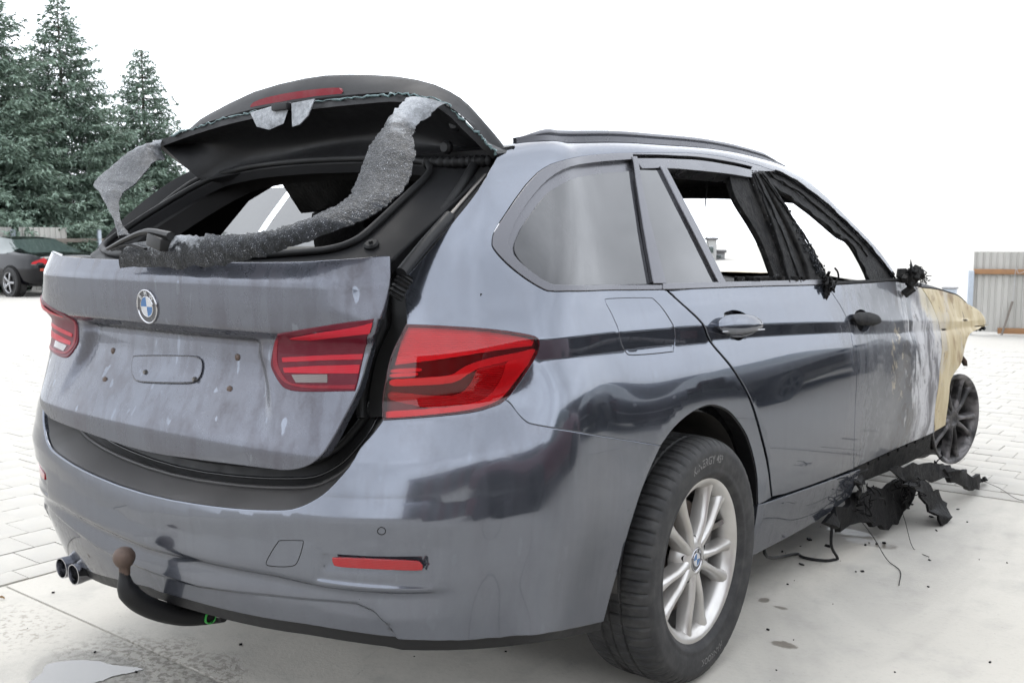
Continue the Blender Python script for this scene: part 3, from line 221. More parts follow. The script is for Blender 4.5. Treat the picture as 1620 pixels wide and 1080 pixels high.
# ---------------- body details added to S: arch flare, bumper creases and recesses, heat ripples
def SD(u,v):
    u=np.atleast_1d(np.asarray(u,float));v=np.atleast_1d(np.asarray(v,float))
    P=S(u,v);e=2e-3
    n=np.cross(S(u+e,v)-S(u-e,v),S(u,v+e)-S(u,v-e)); n/=np.linalg.norm(n,axis=1)[:,None]+1e-12
    a=np.abs(u); d=np.zeros(len(u))
    r=np.hypot(P[:,1]-.01,P[:,2]-.395)
    d-=.11*np.clip(.408-r,0,.09)*sstep(1.0,1.3,a)*sstep(3.0,2.2,a)
    rear=1-sstep(.80,1.10,a)
    d+=.013*rear*np.interp(v,[2.2,3.2,4.0,4.15,4.9],[0,.55,.97,1,0])
    vf=v_fold(a)
    d+=.0065*rear*np.clip(1-np.abs(v-vf)/.42,0,1)                                   # fold line across the bumper
    vg=v_groove(a); gr=1-sstep(.78,.86,a)
    d-=.011*gr*np.interp(v-vg,[-.62,-.24,-.13,.0,.07],[0,.82,1,.22,0])               # groove above the valance
    va=v_apron(a)
    d-=.0065*sstep(.06,-.06,v-va)*(1-sstep(.71,.74,a))                             # valance set back below its edge
    rc=sstep(.53,.555,a)*sstep(.812,.785,a)*sstep(1.70,1.86,v)*sstep(2.56,2.47,v)
    d-=.0075*rc
    pk=sstep(.552,.562,a)*sstep(.785,.777,a)*sstep(2.03,2.07,v)*sstep(2.39,2.34,v)
    d-=.012*pk
    hy=sstep(1.25,1.9,P[:,1])
    d+=hy*(.0030*np.sin(P[:,1]*9+P[:,2]*7)+.0022*np.sin(P[:,1]*17-P[:,2]*11+1)+.0015*np.sin(P[:,2]*31+P[:,1]*13))*sstep(9.2,8.2,v)*sstep(.8,1.6,v)
    hf=sstep(2.5,3.1,P[:,1])
    d+=hf*(.010*np.sin(P[:,1]*7.3+P[:,2]*4.1+.6)+.006*np.sin(P[:,1]*3.1-P[:,2]*13.7)+.0025*np.sin(P[:,2]*29+P[:,1]*19))
    return P+n*d[:,None]
# ---------------- generic helpers
def link(o,parent=None):
    COL.objects.link(o)
    if parent is not None: o.parent=parent
    return o
def tag(o,label=None,cat=None,group=None,kind=None):
    if label: o['label']=label
    if cat: o['category']=cat
    if group: o['group']=group
    if kind: o['kind']=kind
    return o
def empty(name,loc=(0,0,0),rz=0):
    o=bpy.data.objects.new(name,None); o.location=loc; o.rotation_euler=(0,0,rz); o.empty_display_size=.2
    return link(o)
def mesh(name,V,F,mat=None,parent=None,smooth=True,normals=None,sharp=None):
    me=bpy.data.meshes.new(name); me.from_pydata([tuple(map(float,p)) for p in V],[],[tuple(int(i) for i in f) for f in F])
    if smooth and len(F): me.polygons.foreach_set('use_smooth',[True]*len(me.polygons))
    me.update()
    if normals is not None: me.normals_split_custom_set_from_vertices([tuple(map(float,n)) for n in normals])
    if sharp and normals is None:
        try: me.set_sharp_from_angle(angle=math.radians(sharp))
        except Exception: pass
    o=bpy.data.objects.new(name,me)
    if mat: me.materials.append(mat)
    return link(o,parent)
def resample(P,step,closed=True):
    P=np.asarray(P,float); Q=np.vstack([P,P[:1]]) if closed else P
    out=[]
    for a,b in zip(Q[:-1],Q[1:]):
        n=max(1,int(np.ceil(np.linalg.norm(b-a)/step)))
        for k in range(n): out.append(a+(b-a)*k/n)
    if not closed: out.append(Q[-1])
    return np.array(out)
def clean(P,eps=8e-4):
    out=[P[0]]
    for p in P[1:]:
        if np.linalg.norm(p-out[-1])>eps: out.append(p)
    if np.linalg.norm(out[0]-out[-1])<eps: out.pop()
    return np.array(out)
def area2(P): x,y=P[:,0],P[:,1]; return .5*np.sum(x*np.roll(y,-1)-np.roll(x,-1)*y)
def inset2(P,d):
    t=np.roll(P,-1,0)-np.roll(P,1,0); t/=np.linalg.norm(t,axis=1)[:,None]+1e-12
    return P+np.stack([-t[:,1],t[:,0]],1)*d
def inside(poly,q):
    x,y=q[:,0][:,None],q[:,1][:,None]; a=poly; b=np.roll(poly,-1,0)
    c=((a[:,1]>y)!=(b[:,1]>y))&(x<(b[:,0]-a[:,0])*(y-a[:,1])/(b[:,1]-a[:,1]+1e-15)+a[:,0])
    return (np.sum(c,1)%2)==1
def dist2(poly,q):
    a=poly;b=np.roll(poly,-1,0);d=b-a;L=np.sum(d*d,1)+1e-15
    t=np.clip(((q[:,None]-a)*d).sum(2)/L,0,1); return np.sqrt((((a+t[...,None]*d)-q[:,None])**2).sum(2)).min(1)
def fdn(fn,u,v,eu=1.5e-3,ev=1.5e-2):
    n=np.cross(fn(u+eu,v)-fn(u-eu,v),fn(u,v+ev)-fn(u,v-ev)); return n/(np.linalg.norm(n,axis=1)[:,None]+1e-12)
def patch(name,fn,outline,mat,parent,holes=(),step=.03,sv=.1,off=0.,thick=.014,inset=.0022,round_=.0022,ev=None,hole_inset=None,extra=None):
    """a panel cut from the surface fn(u,v) along outline (u,v), with rounded, turned-in edges"""
    A=np.array(outline,float)*[1,sv]; A=clean(A)
    if area2(A)<0: A=A[::-1]
    A=resample(A,step*.8); 
    if inset: A=inset2(A,inset)
    loops=[A]
    for h in holes:
        H=clean(np.array(h,float)*[1,sv])
        if area2(H)>0: H=H[::-1]
        H=resample(H,step*.8); hi=inset if hole_inset is None else hole_inset
        if hi: H=inset2(H,hi)
        loops.append(H)
    lo,hi=A.min(0),A.max(0)
    gx=np.arange(lo[0]+step*.5,hi[0],step); gy=np.arange(lo[1]+step*.5,hi[1],step)
    g=np.stack(np.meshgrid(gx,gy,indexing='ij'),-1).reshape(-1,2)
    if extra is not None:
        ex=np.array(extra)*[1,sv]; kd=mathutils.kdtree.KDTree(len(ex)); keep_e=[]
        for i_,q_ in enumerate(ex): kd.insert((q_[0],q_[1],0),i_)
        kd.balance(); g=np.array([q_ for q_ in g if kd.find((q_[0],q_[1],0))[2]>step*.62]); g=np.vstack([g,ex])
    if len(g):
        m=inside(A,g)
        for H in loops[1:]: m&=~inside(H,g)
        g=g[m]
        for Lp in loops:
            if len(g): g=g[dist2(Lp,g)>step*.4]
    pts=list(map(tuple,np.vstack(loops+([g] if len(g) else []))))
    edges=[];k=0
    for Lp in loops:
        n=len(Lp); edges+=[(k+i,k+(i+1)%n) for i in range(n)]; k+=n
    r=delaunay_2d_cdt([Vector(p) for p in pts],edges,[],1,1e-6)
    Q=np.array([tuple(p) for p in r[0]]); F=[f for f in r[2]]
    C=np.array([Q[list(f)].mean(0) for f in F])
    keep=inside(A,C)
    for H in loops[1:]: keep&=~inside(H,C)
    F=[f for f,kp in zip(F,keep) if kp]
    F2=[]
    for f in F:
        p=Q[list(f)]
        F2.append(tuple(f) if area2(p)>0 else tuple(f)[::-1])
    F=F2
    ev_=ev if ev is not None else 1.5e-3/sv
    P=fn(Q[:,0],Q[:,1]/sv); N=fdn(fn,Q[:,0],Q[:,1]/sv,1.5e-3,ev_); P=P+N*off
    V=list(P); NN=list(N)
    if thick:
        for Lp in loops:
            Bp=fn(Lp[:,0],Lp[:,1]/sv); Bn=fdn(fn,Lp[:,0],Lp[:,1]/sv,1.5e-3,ev_); Bp=Bp+Bn*off
            t=np.roll(Bp,-1,0)-np.roll(Bp,1,0); o=np.cross(t,Bn); o/=np.linalg.norm(o,axis=1)[:,None]+1e-12
            b=len(V);n=len(Lp)
            V+=list(Bp);NN+=list(Bn)
            V+=list(Bp+o*round_*.55-Bn*round_*.35);NN+=list((Bn+o)/1.4142)
            V+=list(Bp+o*round_*.7-Bn*round_*1.2);NN+=list(o)
            V+=list(Bp+o*round_*.7-Bn*thick);NN+=list(o)
            for i in range(n):
                j=(i+1)%n
                for s_ in range(3): F.append((b+s_*n+i,b+(s_+1)*n+i,b+(s_+1)*n+j,b+s_*n+j))
    return mesh(name,V,F,mat,parent,True,NN)
def mirror(obj,name,parent,mat=None):
    """the same panel on the other side of the car"""
    me=obj.data; V=np.zeros(len(me.vertices)*3); me.vertices.foreach_get('co',V); V=V.reshape(-1,3)*[-1,1,1]
    F=[tuple(p.vertices)[::-1] for p in me.polygons]
    return mesh(name,V,F,mat or me.materials[0],parent,True,sharp=35)
def frames(P,closed=False):
    P=np.asarray(P,float); T=np.gradient(P,axis=0) if not closed else np.roll(P,-1,0)-np.roll(P,1,0)
    T/=np.linalg.norm(T,axis=1)[:,None]+1e-12
    up=np.array([0,0,1.]) if abs(T[0][2])<.9 else np.array([1.,0,0])
    n=np.cross(T[0],up); n/=np.linalg.norm(n); Ns=[]
    for t in T:
        n=n-t*np.dot(n,t); n/=np.linalg.norm(n)+1e-12; Ns.append(n)
    Ns=np.array(Ns); return T,Ns,np.cross(T,Ns)
def smooth_path(P,n=6):
    P=[np.array(p,float) for p in P]; out=[]
    for i in range(len(P)-1):
        p1,p2=P[i],P[i+1]; p0=P[i-1] if i else 2*p1-p2; p3=P[i+2] if i+2<len(P) else 2*p2-p1
        for k in range(n):
            t=k/n; out.append(.5*((2*p1)+(-p0+p2)*t+(2*p0-5*p1+4*p2-p3)*t*t+(-p0+3*p1-3*p2+p3)*t**3))
    out.append(P[-1]); return np.array(out)
def sweep_data(P,prof,closed=False,caps=True,scale=None):
    """prof (k,2) in (normal, binormal)"""
    P=np.asarray(P,float);T,N,B=frames(P,closed);prof=np.asarray(prof,float);k=len(prof);V=[];F=[]
    for i,p in enumerate(P):
        s=1 if scale is None else scale[i]
        for a,b in prof: V.append(p+N[i]*a*s+B[i]*b*s)
    n=len(P)
    for i in range(n if closed else n-1):
        for j in range(k):
            a=i*k+j;b=i*k+(j+1)%k;c=((i+1)%n)*k+(j+1)%k;d=((i+1)%n)*k+j
            F.append((a,b,c,d))
    if caps and not closed: F.append(tuple(range(k))[::-1]); F.append(tuple((n-1)*k+j for j in range(k)))
    return V,F
def tube(name,P,r,mat,parent=None,seg=10,closed=False,scale=None,flat=1.0):
    a=np.linspace(0,2*np.pi,seg,endpoint=False); V,F=sweep_data(P,np.stack([np.cos(a)*r,np.sin(a)*r*flat],1),closed,True,scale)
    return mesh(name,V,F,mat,parent,True,sharp=50)
def join_data(parts):
    V=[];F=[]
    for v,f in parts:
        b=len(V); V+=list(v); F+=[tuple(i+b for i in g) for g in f]
    return V,F
def box_data(c,s,rot=None,bev=0.):
    c=np.array(c,float);h=np.array(s,float)/2
    bm=bmesh.new(); bmesh.ops.create_cube(bm,size=1)
    for v in bm.verts: v.co=Vector((v.co.x*s[0],v.co.y*s[1],v.co.z*s[2]))
    if bev: bmesh.ops.bevel(bm,geom=list(bm.edges),offset=bev,segments=2,affect='EDGES',profile=.6)
    M=Matrix.Identity(3) if rot is None else rot
    V=[np.array(M@v.co)+c for v in bm.verts]; bm.verts.index_update()
    F=[tuple(v.index for v in f.verts) for f in bm.faces]; bm.free(); return V,F
def box(name,c,s,mat,parent=None,rot=None,bev=0.004):
    V,F=box_data(c,s,rot,bev); return mesh(name,V,F,mat,parent,True,sharp=30)
def lathe_data(prof,seg=48,axis='x',center=(0,0,0)):
    """prof list of (r, h) revolved about the axis"""
    V=[];F=[];k=len(prof)
    for i in range(seg):
        a=2*math.pi*i/seg
        for r,h in prof:
            p=(h,r*math.cos(a),r*math.sin(a)) if axis=='x' else ((r*math.cos(a),h,r*math.sin(a)) if axis=='y' else (r*math.cos(a),r*math.sin(a),h))
            V.append(np.array(p)+np.array(center))
    for i in range(seg):
        for j in range(k-1):
            a=i*k+j;b=((i+1)%seg)*k+j
            F.append((a,b,b+1,a+1))
    return V,F
def lathe(name,prof,mat,parent=None,seg=48,axis='x',center=(0,0,0),sharp=35):
    V,F=lathe_data(prof,seg,axis,center); return mesh(name,V,F,mat,parent,True,sharp=sharp)
def ribbon(name,A,B,mat,parent=None,thick=.003,rows=1,mid=None):
    """a sheet between two 3-D polylines, with real thickness"""
    A=np.asarray(A,float);B=np.asarray(B,float);n=len(A);V=[];F=[]
    for i in range(n):
        for k in range(rows+1):
            t=k/rows; p=A[i]*(1-t)+B[i]*t
            if mid is not None: p=p+np.asarray(mid)*(4*t*(1-t))
            V.append(p)
    V=np.array(V); w=rows+1
    for i in range(n-1):
        for k in range(rows): F.append((i*w+k,(i+1)*w+k,(i+1)*w+k+1,i*w+k+1))
    # vertex normals for the back side
    N=np.zeros_like(V)
    for f in F:
        nn=np.cross(V[f[2]]-V[f[0]],V[f[3]]-V[f[1]])
        for i in f: N[i]+=nn
    N/=np.linalg.norm(N,axis=1)[:,None]+1e-12
    m=len(V); V2=np.vstack([V,V-N*thick]); F2=F+[tuple(i+m for i in f[::-1]) for f in F]
    bl=[i*w for i in range(n)]+[(n-1)*w+k for k in range(1,w)]+[i*w+w-1 for i in range(n-2,-1,-1)]+[k for k in range(w-2,0,-1)]
    for a,b in zip(bl,bl[1:]+bl[:1]): F2.append((b,a,a+m,b+m))
    return mesh(name,V2,F2,mat,parent,True,sharp=40)
def text_data(s,size,ext=.001,bold=0.):
    c=bpy.data.curves.new('t','FONT'); c.body=s; c.size=size; c.extrude=ext; c.align_x='CENTER'; c.align_y='CENTER'; c.offset=bold; c.resolution_u=3
    o=bpy.data.objects.new('t',c); COL.objects.link(o); dg=bpy.context.evaluated_depsgraph_get(); me=bpy.data.meshes.new_from_object(o.evaluated_get(dg))
    V=np.array([tuple(v.co) for v in me.vertices]);F=[tuple(p.vertices) for p in me.polygons]
    bpy.data.objects.remove(o); bpy.data.curves.remove(c); bpy.data.meshes.remove(me); return V,F
def grid_sheet(x0,x1,y0,y1,z,nx=1,ny=1):
    V=[(x0+(x1-x0)*i/nx,y0+(y1-y0)*j/ny,z) for j in range(ny+1) for i in range(nx+1)]
    F=[(j*(nx+1)+i,j*(nx+1)+i+1,(j+1)*(nx+1)+i+1,(j+1)*(nx+1)+i) for j in range(ny) for i in range(nx)]
    return V,F
# ---------------- materials
class NB:
    def __init__(s,name):
        s.m=bpy.data.materials.new(name); s.m.use_nodes=True; s.nt=s.m.node_tree; s.b=s.nt.nodes['Principled BSDF']; s._tc=None; s._g=None
    def n(s,t): return s.nt.nodes.new(t)
    def put(s,sock,val):
        if hasattr(val,'is_output') or isinstance(val,bpy.types.NodeSocket): s.nt.links.new(val,sock)
        else: sock.default_value=val
    @property
    def co(s):
        if s._tc is None: s._tc=s.n('ShaderNodeTexCoord').outputs['Object']
        return s._tc
    def sep(s):
        if s._g is None:
            q=s.n('ShaderNodeSeparateXYZ'); s.put(q.inputs[0],s.co); s._g=q.outputs
        return s._g
    def mapp(s,scale=(1,1,1),loc=(0,0,0)):
        q=s.n('ShaderNodeMapping'); s.put(q.inputs['Vector'],s.co); q.inputs['Scale'].default_value=scale; q.inputs['Location'].default_value=loc; return q.outputs[0]
    def noise(s,scale,detail=4,rough=.55,stretch=None,loc=(0,0,0),dist=0.):
        q=s.n('ShaderNodeTexNoise'); s.put(q.inputs['Vector'],s.mapp(stretch or (1,1,1),loc)); q.inputs['Scale'].default_value=scale; q.inputs['Detail'].default_value=detail; q.inputs['Roughness'].default_value=rough; q.inputs['Distortion'].default_value=dist
        return q.outputs['Fac']
    def vor(s,scale,feature='F1',stretch=None):
        q=s.n('ShaderNodeTexVoronoi'); q.feature=feature; s.put(q.inputs['Vector'],s.mapp(stretch or (1,1,1))); q.inputs['Scale'].default_value=scale; return q
    def math(s,op,a,b=0.,c=0.,clamp=False):
        q=s.n('ShaderNodeMath'); q.operation=op; q.use_clamp=clamp
        for i,x in enumerate((a,b,c)): s.put(q.inputs[i],x)
        return q.outputs[0]
    def ss(s,x,a,b):   # smoothstep
        q=s.n('ShaderNodeMapRange'); q.interpolation_type='SMOOTHSTEP'; s.put(q.inputs['Value'],x); q.inputs['From Min'].default_value=a; q.inputs['From Max'].default_value=b
        if a>b:
            q.inputs['From Min'].default_value=b; q.inputs['From Max'].default_value=a; q.inputs['To Min'].default_value=1; q.inputs['To Max'].default_value=0
        return q.outputs[0]
    def lin(s,x,a,b,c,d):
        q=s.n('ShaderNodeMapRange'); s.put(q.inputs['Value'],x); q.inputs['From Min'].default_value=a; q.inputs['From Max'].default_value=b; q.inputs['To Min'].default_value=c; q.inputs['To Max'].default_value=d; return q.outputs[0]
    def mix(s,f,a,b):
        q=s.n('ShaderNodeMix'); q.data_type='RGBA'; s.put(q.inputs[0],f)
        for sock,x in ((q.inputs[6],a),(q.inputs[7],b)):
            if isinstance(x,tuple) and len(x)==3: x=x+(1,)
            s.put(sock,x)
        return q.outputs[2]
    def mixf(s,f,a,b):
        q=s.n('ShaderNodeMix'); q.data_type='FLOAT'; s.put(q.inputs[0],f); s.put(q.inputs[2],a); s.put(q.inputs[3],b); return q.outputs[0]
    def bump(s,h,strength=.3,dist=.01):
        q=s.n('ShaderNodeBump'); s.put(q.inputs['Height'],h); q.inputs['Strength'].default_value=strength; q.inputs['Distance'].default_value=dist; s.put(s.b.inputs['Normal'],q.outputs[0]); return q
    def set(s,**k):
        al=dict(col='Base Color',rough='Roughness',metal='Metallic',coat='Coat Weight',coatr='Coat Roughness',spec='Specular IOR Level',trans='Transmission Weight',ior='IOR',alpha='Alpha',emit='Emission Color',es='Emission Strength',sss='Subsurface Weight')
        for a,x in k.items():
            if isinstance(x,tuple) and len(x)==3: x=x+(1,)
            s.put(s.b.inputs[al[a]],x)
        return s
def plain(name,col,rough=.5,metal=0.,var=.15,nscale=30,bump=0.,**k):
    q=NB(name); f=q.noise(nscale,4)
    a=tuple(c*(1-var) for c in col); b=tuple(min(1,c*(1+var)) for c in col)
    q.set(col=q.mix(f,a,b),rough=q.lin(f,.3,.7,max(0,rough-.08),min(1,rough+.08)),metal=metal,**k)
    if bump: q.bump(q.noise(nscale*3,5),bump,.004)
    return q.m
def paint(name,dust,dustcol=(.125,.118,.122),base=(.137,.151,.182),drips=.5,burn=None):
    """metallic grey under clear coat with dust; burn: None, 'door' (scorched, ash towards the nose) or 'wing' (burnt to cream ash)"""
    q=NB(name); y,z=q.sep()[1],q.sep()[2]
    st=q.noise(26,2,.6,stretch=(1,1,.10)); bl=q.noise(4.5,3,.6); fine=q.noise(160,2,.7)
    d=q.math('MULTIPLY',q.ss(bl,.30,.70),.55); d=q.math('ADD',d,q.math('MULTIPLY',q.ss(st,.42,.72),.45)); d=q.math('ADD',d,q.math('MULTIPLY',q.ss(z,.55,.28),.5))
    d=q.math('MULTIPLY',d,q.lin(fine,.3,.7,.75,1.2)); d=q.math('MULTIPLY_ADD',d,dust,dust*.45,clamp=True)
    wet=q.math('MULTIPLY',q.ss(q.noise(34,1,.5,stretch=(1,1,.40),loc=(3,1,2)),.70,.74),drips); d=q.math('MULTIPLY',d,q.math('SUBTRACT',1.0,wet),clamp=True)
    sp=q.vor(170); spk=q.math('MULTIPLY',q.math('LESS_THAN',sp.outputs['Distance'],.10),q.ss(bl,.48,.62))
    c=q.mix(d,base,dustcol); c=q.mix(q.math('MULTIPLY',spk,.30),c,(.32,.31,.30)); hot=0.
    metal=q.math('MULTIPLY_ADD',d,-.75,.92); rough=q.math('MULTIPLY_ADD',d,.36,.115); coat=q.math('MULTIPLY_ADD',d,-.8,1.0,clamp=True); bh=q.math('MULTIPLY',fine,.06)
    if burn=='door':
        flow=q.noise(5.5,5,.62,stretch=(1,1,.40),dist=1.3); blot=q.noise(19,4,.65,loc=(1,5,2))
        wob=q.math('MULTIPLY_ADD',q.math('SUBTRACT',flow,.5),.95,y)
        matte=q.ss(wob,.90,1.45); ash=q.ss(q.math('MULTIPLY_ADD',q.math('SUBTRACT',blot,.5),.35,wob),1.80,1.93)
        top=q.ss(z,.78,.90); crm=q.math('MULTIPLY',q.ss(q.math('MULTIPLY_ADD',top,.22,wob),2.18,2.42),q.ss(z,.62,.86))
        ashc=q.mix(q.ss(flow,.38,.58),(.13,.125,.13),(.45,.445,.45)); ashc=q.mix(q.math('MULTIPLY',q.ss(blot,.55,.66),.7),ashc,(.085,.08,.085))
        c=q.mix(q.math('MULTIPLY',matte,.75),c,q.mix(q.ss(blot,.35,.7),(.085,.085,.088),(.14,.14,.143)))
        rim_=q.math('MULTIPLY',q.ss(q.math('ABSOLUTE',q.math('SUBTRACT',wob,1.74)),.10,.02),q.ss(blot,.44,.56)); c=q.mix(q.math('MULTIPLY',rim_,.7),c,(.050,.040,.034)); c=q.mix(q.math('MULTIPLY',ash,.92),c,ashc); fl2=q.math('MULTIPLY',q.ss(q.noise(48,4,.7,loc=(6,1,1)),.60,.66),ash); c=q.mix(q.math('MULTIPLY',fl2,.7),c,(.13,.095,.07)); c=q.mix(q.math('MULTIPLY',crm,.75),c,(.46,.40,.27))
        # blister trail: paint lifted to the primer
        tr=q.math('ABSOLUTE',q.math('SUBTRACT',wob,1.66)); pe=q.math('MULTIPLY',q.ss(tr,.030,.010),q.ss(blot,.46,.54)); pe=q.math('MULTIPLY',pe,q.math('MULTIPLY',q.ss(z,.52,.6),q.ss(z,.86,.80))); c=q.mix(pe,c,(.36,.31,.23))
        hot=q.math('MAXIMUM',ash,q.math('MULTIPLY',matte,.62)); bh=q.math('ADD',bh,q.math('MULTIPLY',blot,hot))
    elif burn=='wing':
        flow=q.noise(9,5,.6,stretch=(1,1,.30),dist=.8); blot=q.noise(7,4,.6,loc=(4,4,0))
        c=q.mix(q.ss(flow,.3,.7),(.36,.28,.155),(.50,.43,.285)); c=q.mix(q.ss(blot,.54,.68),c,(.25,.175,.095)); c=q.mix(q.math('MULTIPLY',q.ss(q.noise(3.5,5,.65,loc=(0,7,3)),.52,.64),.55),c,(.40,.385,.36)); c=q.mix(q.math('MULTIPLY',q.ss(q.noise(26,3,loc=(2,0,4)),.66,.72),.8),c,(.10,.08,.07)); hot=1.0; bh=flow
    if burn:
        metal=q.math('MULTIPLY',metal,q.math('SUBTRACT',1.0,hot)); rough=q.math('MULTIPLY_ADD',hot,.40,rough,clamp=True); coat=q.math('MULTIPLY',coat,q.math('SUBTRACT',1.0,hot,clamp=True))
    q.set(col=c,metal=metal,rough=rough,coat=coat,coatr=.02); q.b.inputs['Specular Tint'].default_value=(.14,.15,.17,1); q.bump(bh,.22,.006)
    return q.m
MT={}
MT['paint']=paint('grey_paint_side',.10)
MT['paint_bump']=paint('grey_paint_bumper',.20,dustcol=(.085,.077,.083))
MT['paint_gate']=paint('grey_paint_gate',.52,dustcol=(.058,.050,.057),drips=.9)
MT['paint_door']=paint('scorched_paint',.10,burn='door')
MT['paint_wing']=paint('burnt_cream_paint',.1,burn='wing')
MT['black']=plain('black_plastic',(.008,.008,.009),.5,bump=.05,spec=.3)
MT['sillgrey']=plain('dusty_sill_plastic',(.048,.046,.046),.42,var=.5,nscale=7,spec=.4)
MT['blackdust']=plain('dusty_black_plastic',(.018,.0178,.018),.5,var=.4,nscale=9,spec=.35)
MT['gloss']=plain('gloss_black',(.012,.012,.014),.12)
MT['rubber']=plain('rubber',(.009,.009,.0095),.6,var=.3,nscale=14,spec=.3)
MT['trim']=plain('satin_black_trim',(.115,.115,.125),.27,metal=.85,var=.04,nscale=6)
MT['chrome']=plain('chrome',(.42,.42,.44),.14,metal=1,var=.05)
MT['steel']=plain('dirty_steel',(.17,.16,.15),.42,metal=.9,var=.35,nscale=18)
MT['satin']=plain('satin_black_panel',(.014,.014,.015),.55,var=.25,nscale=7,spec=.14)
MT['inner']=plain('dark_interior',(.008,.0075,.0075),.8,var=.4,nscale=8,spec=.2)
MT['liner']=plain('felt_liner',(.060,.056,.052),.95,var=.6,nscale=22,bump=.5)
MT['soot']=plain('charred_plastic',(.0045,.0042,.0045),.6,var=.7,nscale=25,bump=.7,spec=.13)
def _charred():
    q=NB('charred_metal'); n=q.noise(30,6,.7); a=q.ss(q.noise(150,3,.7,loc=(2,2,2)),.66,.72)
    c=q.mix(q.ss(n,.35,.65),(.004,.004,.0045),(.020,.019,.018)); c=q.mix(a,c,(.16,.165,.18))
    q.set(col=c,rough=.65,metal=.0,spec=.12); q.bump(n,.8,.01); return q.m
MT['char']=_charred()
def _rim():
    q=NB('brake_dusted_alloy'); n=q.noise(24,5,.6); r=q.ss(q.noise(7,3),.35,.7)
    q.set(col=q.mix(q.math('MULTIPLY',r,.6),(.54,.53,.515),(.34,.315,.29)),metal=.75,rough=q.lin(n,.3,.7,.28,.42)); return q.m
MT['rim']=_rim()
def _burnrim():
    q=NB('burnt_alloy'); n=q.noise(11,5,.6,dist=.5); q.set(col=q.mix(q.ss(n,.38,.66),(.018,.017,.017),(.16,.15,.15)),metal=.5,rough=.5); q.bump(q.noise(30,4),.3,.006); return q.m
MT['burnrim']=_burnrim()
def _tyre():
    q=NB('tyre_rubber'); n=q.noise(20,5,.65); q.set(col=q.mix(q.ss(n,.35,.75),(.013,.013,.014),(.038,.037,.036)),rough=.72); q.bump(q.noise(120,3),.15,.002); return q.m
MT['tyre']=_tyre()
MT['tyretext']=plain('tyre_lettering',(.11,.108,.105),.5)
def _lens(name,col,rough=.05,dust=.06,ribs=.38):
    q=NB(name); d=q.math('MULTIPLY',q.ss(q.noise(30,4,.6),.35,.75),dust); sc=q.vor(26,'DISTANCE_TO_EDGE'); 
    rb=q.n('ShaderNodeTexWave'); rb.wave_type='BANDS'; rb.bands_direction='Z'; q.put(rb.inputs['Vector'],q.co); rb.inputs['Scale'].default_value=95; rb.inputs['Distortion'].default_value=.25; cb=q.mix(q.math('MULTIPLY',rb.outputs['Fac'],ribs),col,tuple(x*.30 for x in col)); q.set(col=q.mix(d,cb,(.16,.10,.10)),rough=q.math('ADD',d,rough),spec=.05,coat=1,coatr=.02); q.b.inputs['Coat IOR'].default_value=1.5; return q.m
MT['red']=_lens('red_lens',(.40,.006,.016)); MT['red2']=_lens('dark_red_lens',(.045,.003,.008)); MT['red3']=_lens('bright_red_light_guide',(.62,.010,.024)); MT['redm']=_lens('frosted_red_lens',(.20,.012,.022),.3,.25)
MT['pink']=_lens('pale_red_lens',(.46,.020,.036)); MT['clear']=_lens('clear_lens',(.13,.105,.10),.3,.2); MT['reflector']=_lens('red_reflector',(.28,.006,.010),.2)
def _clearlens():
    # tinted clear plastic cover: lets light through, mirrors at grazing angles, fine scratches
    q=NB('tinted_lamp_cover'); nt=q.nt; nt.nodes.remove(q.b); out=[n for n in nt.nodes if n.type=='OUTPUT_MATERIAL'][0]
    tr=q.n('ShaderNodeBsdfTransparent'); tr.inputs[0].default_value=(.92,.105,.135,1); gl=q.n('ShaderNodeBsdfGlossy'); gl.inputs['Roughness'].default_value=.03; gl.inputs['Color'].default_value=(1,1,1,1)
    fr=q.n('ShaderNodeFresnel'); fr.inputs[0].default_value=1.48; mx_=q.n('ShaderNodeMixShader'); nt.links.new(fr.outputs[0],mx_.inputs[0]); nt.links.new(tr.outputs[0],mx_.inputs[1]); nt.links.new(gl.outputs[0],mx_.inputs[2]); nt.links.new(mx_.outputs[0],out.inputs[0]); return q.m
MT['lampcover']=_clearlens()
def _refl(name,col,k):
    q=NB(name); rb=q.n('ShaderNodeTexWave'); rb.wave_type='BANDS'; rb.bands_direction='Z'; q.put(rb.inputs['Vector'],q.co); rb.inputs['Scale'].default_value=85; q.set(col=q.mix(q.math('MULTIPLY',rb.outputs['Fac'],k),col,tuple(c*.45 for c in col)),rough=.3,metal=.3); q.bump(rb.outputs['Fac'],.4,.002); return q.m
MT['lampdark']=plain('lamp_housing',(.10,.06,.06),.4); MT['lamppale']=_refl('lamp_reflector',(.80,.74,.74),.5); MT['lampguide']=plain('lamp_light_guide',(.92,.80,.80),.3,var=.03); MT['lampmid']=_refl('lamp_prism_field',(.55,.40,.40),.6)
MT['gred2']=_lens('dusty_dark_red_lens',(.100,.008,.018),.35,.12); MT['gred']=_lens('dusty_red_lens',(.42,.016,.030),.35,.12)
for k_ in ('gred2','gred','redm'): MT[k_].node_tree.nodes['Principled BSDF'].inputs['Coat Weight'].default_value=.2
def _glass(name,col,alpha,rough=.02):
    q=NB(name); d=q.ss(q.noise(5,5,.6),.35,.8); q.set(col=q.mix(q.math('MULTIPLY',d,.35),col,(.10,.10,.105)),rough=q.math('MULTIPLY_ADD',d,.06,rough),alpha=alpha,spec=.5,coat=.35,coatr=.02); return q.m
MT['glass']=_glass('sooty_window_glass',(.022,.023,.026),1.0)
MT['glassL']=_glass('greenish_window_glass',(.17,.21,.185),.80)
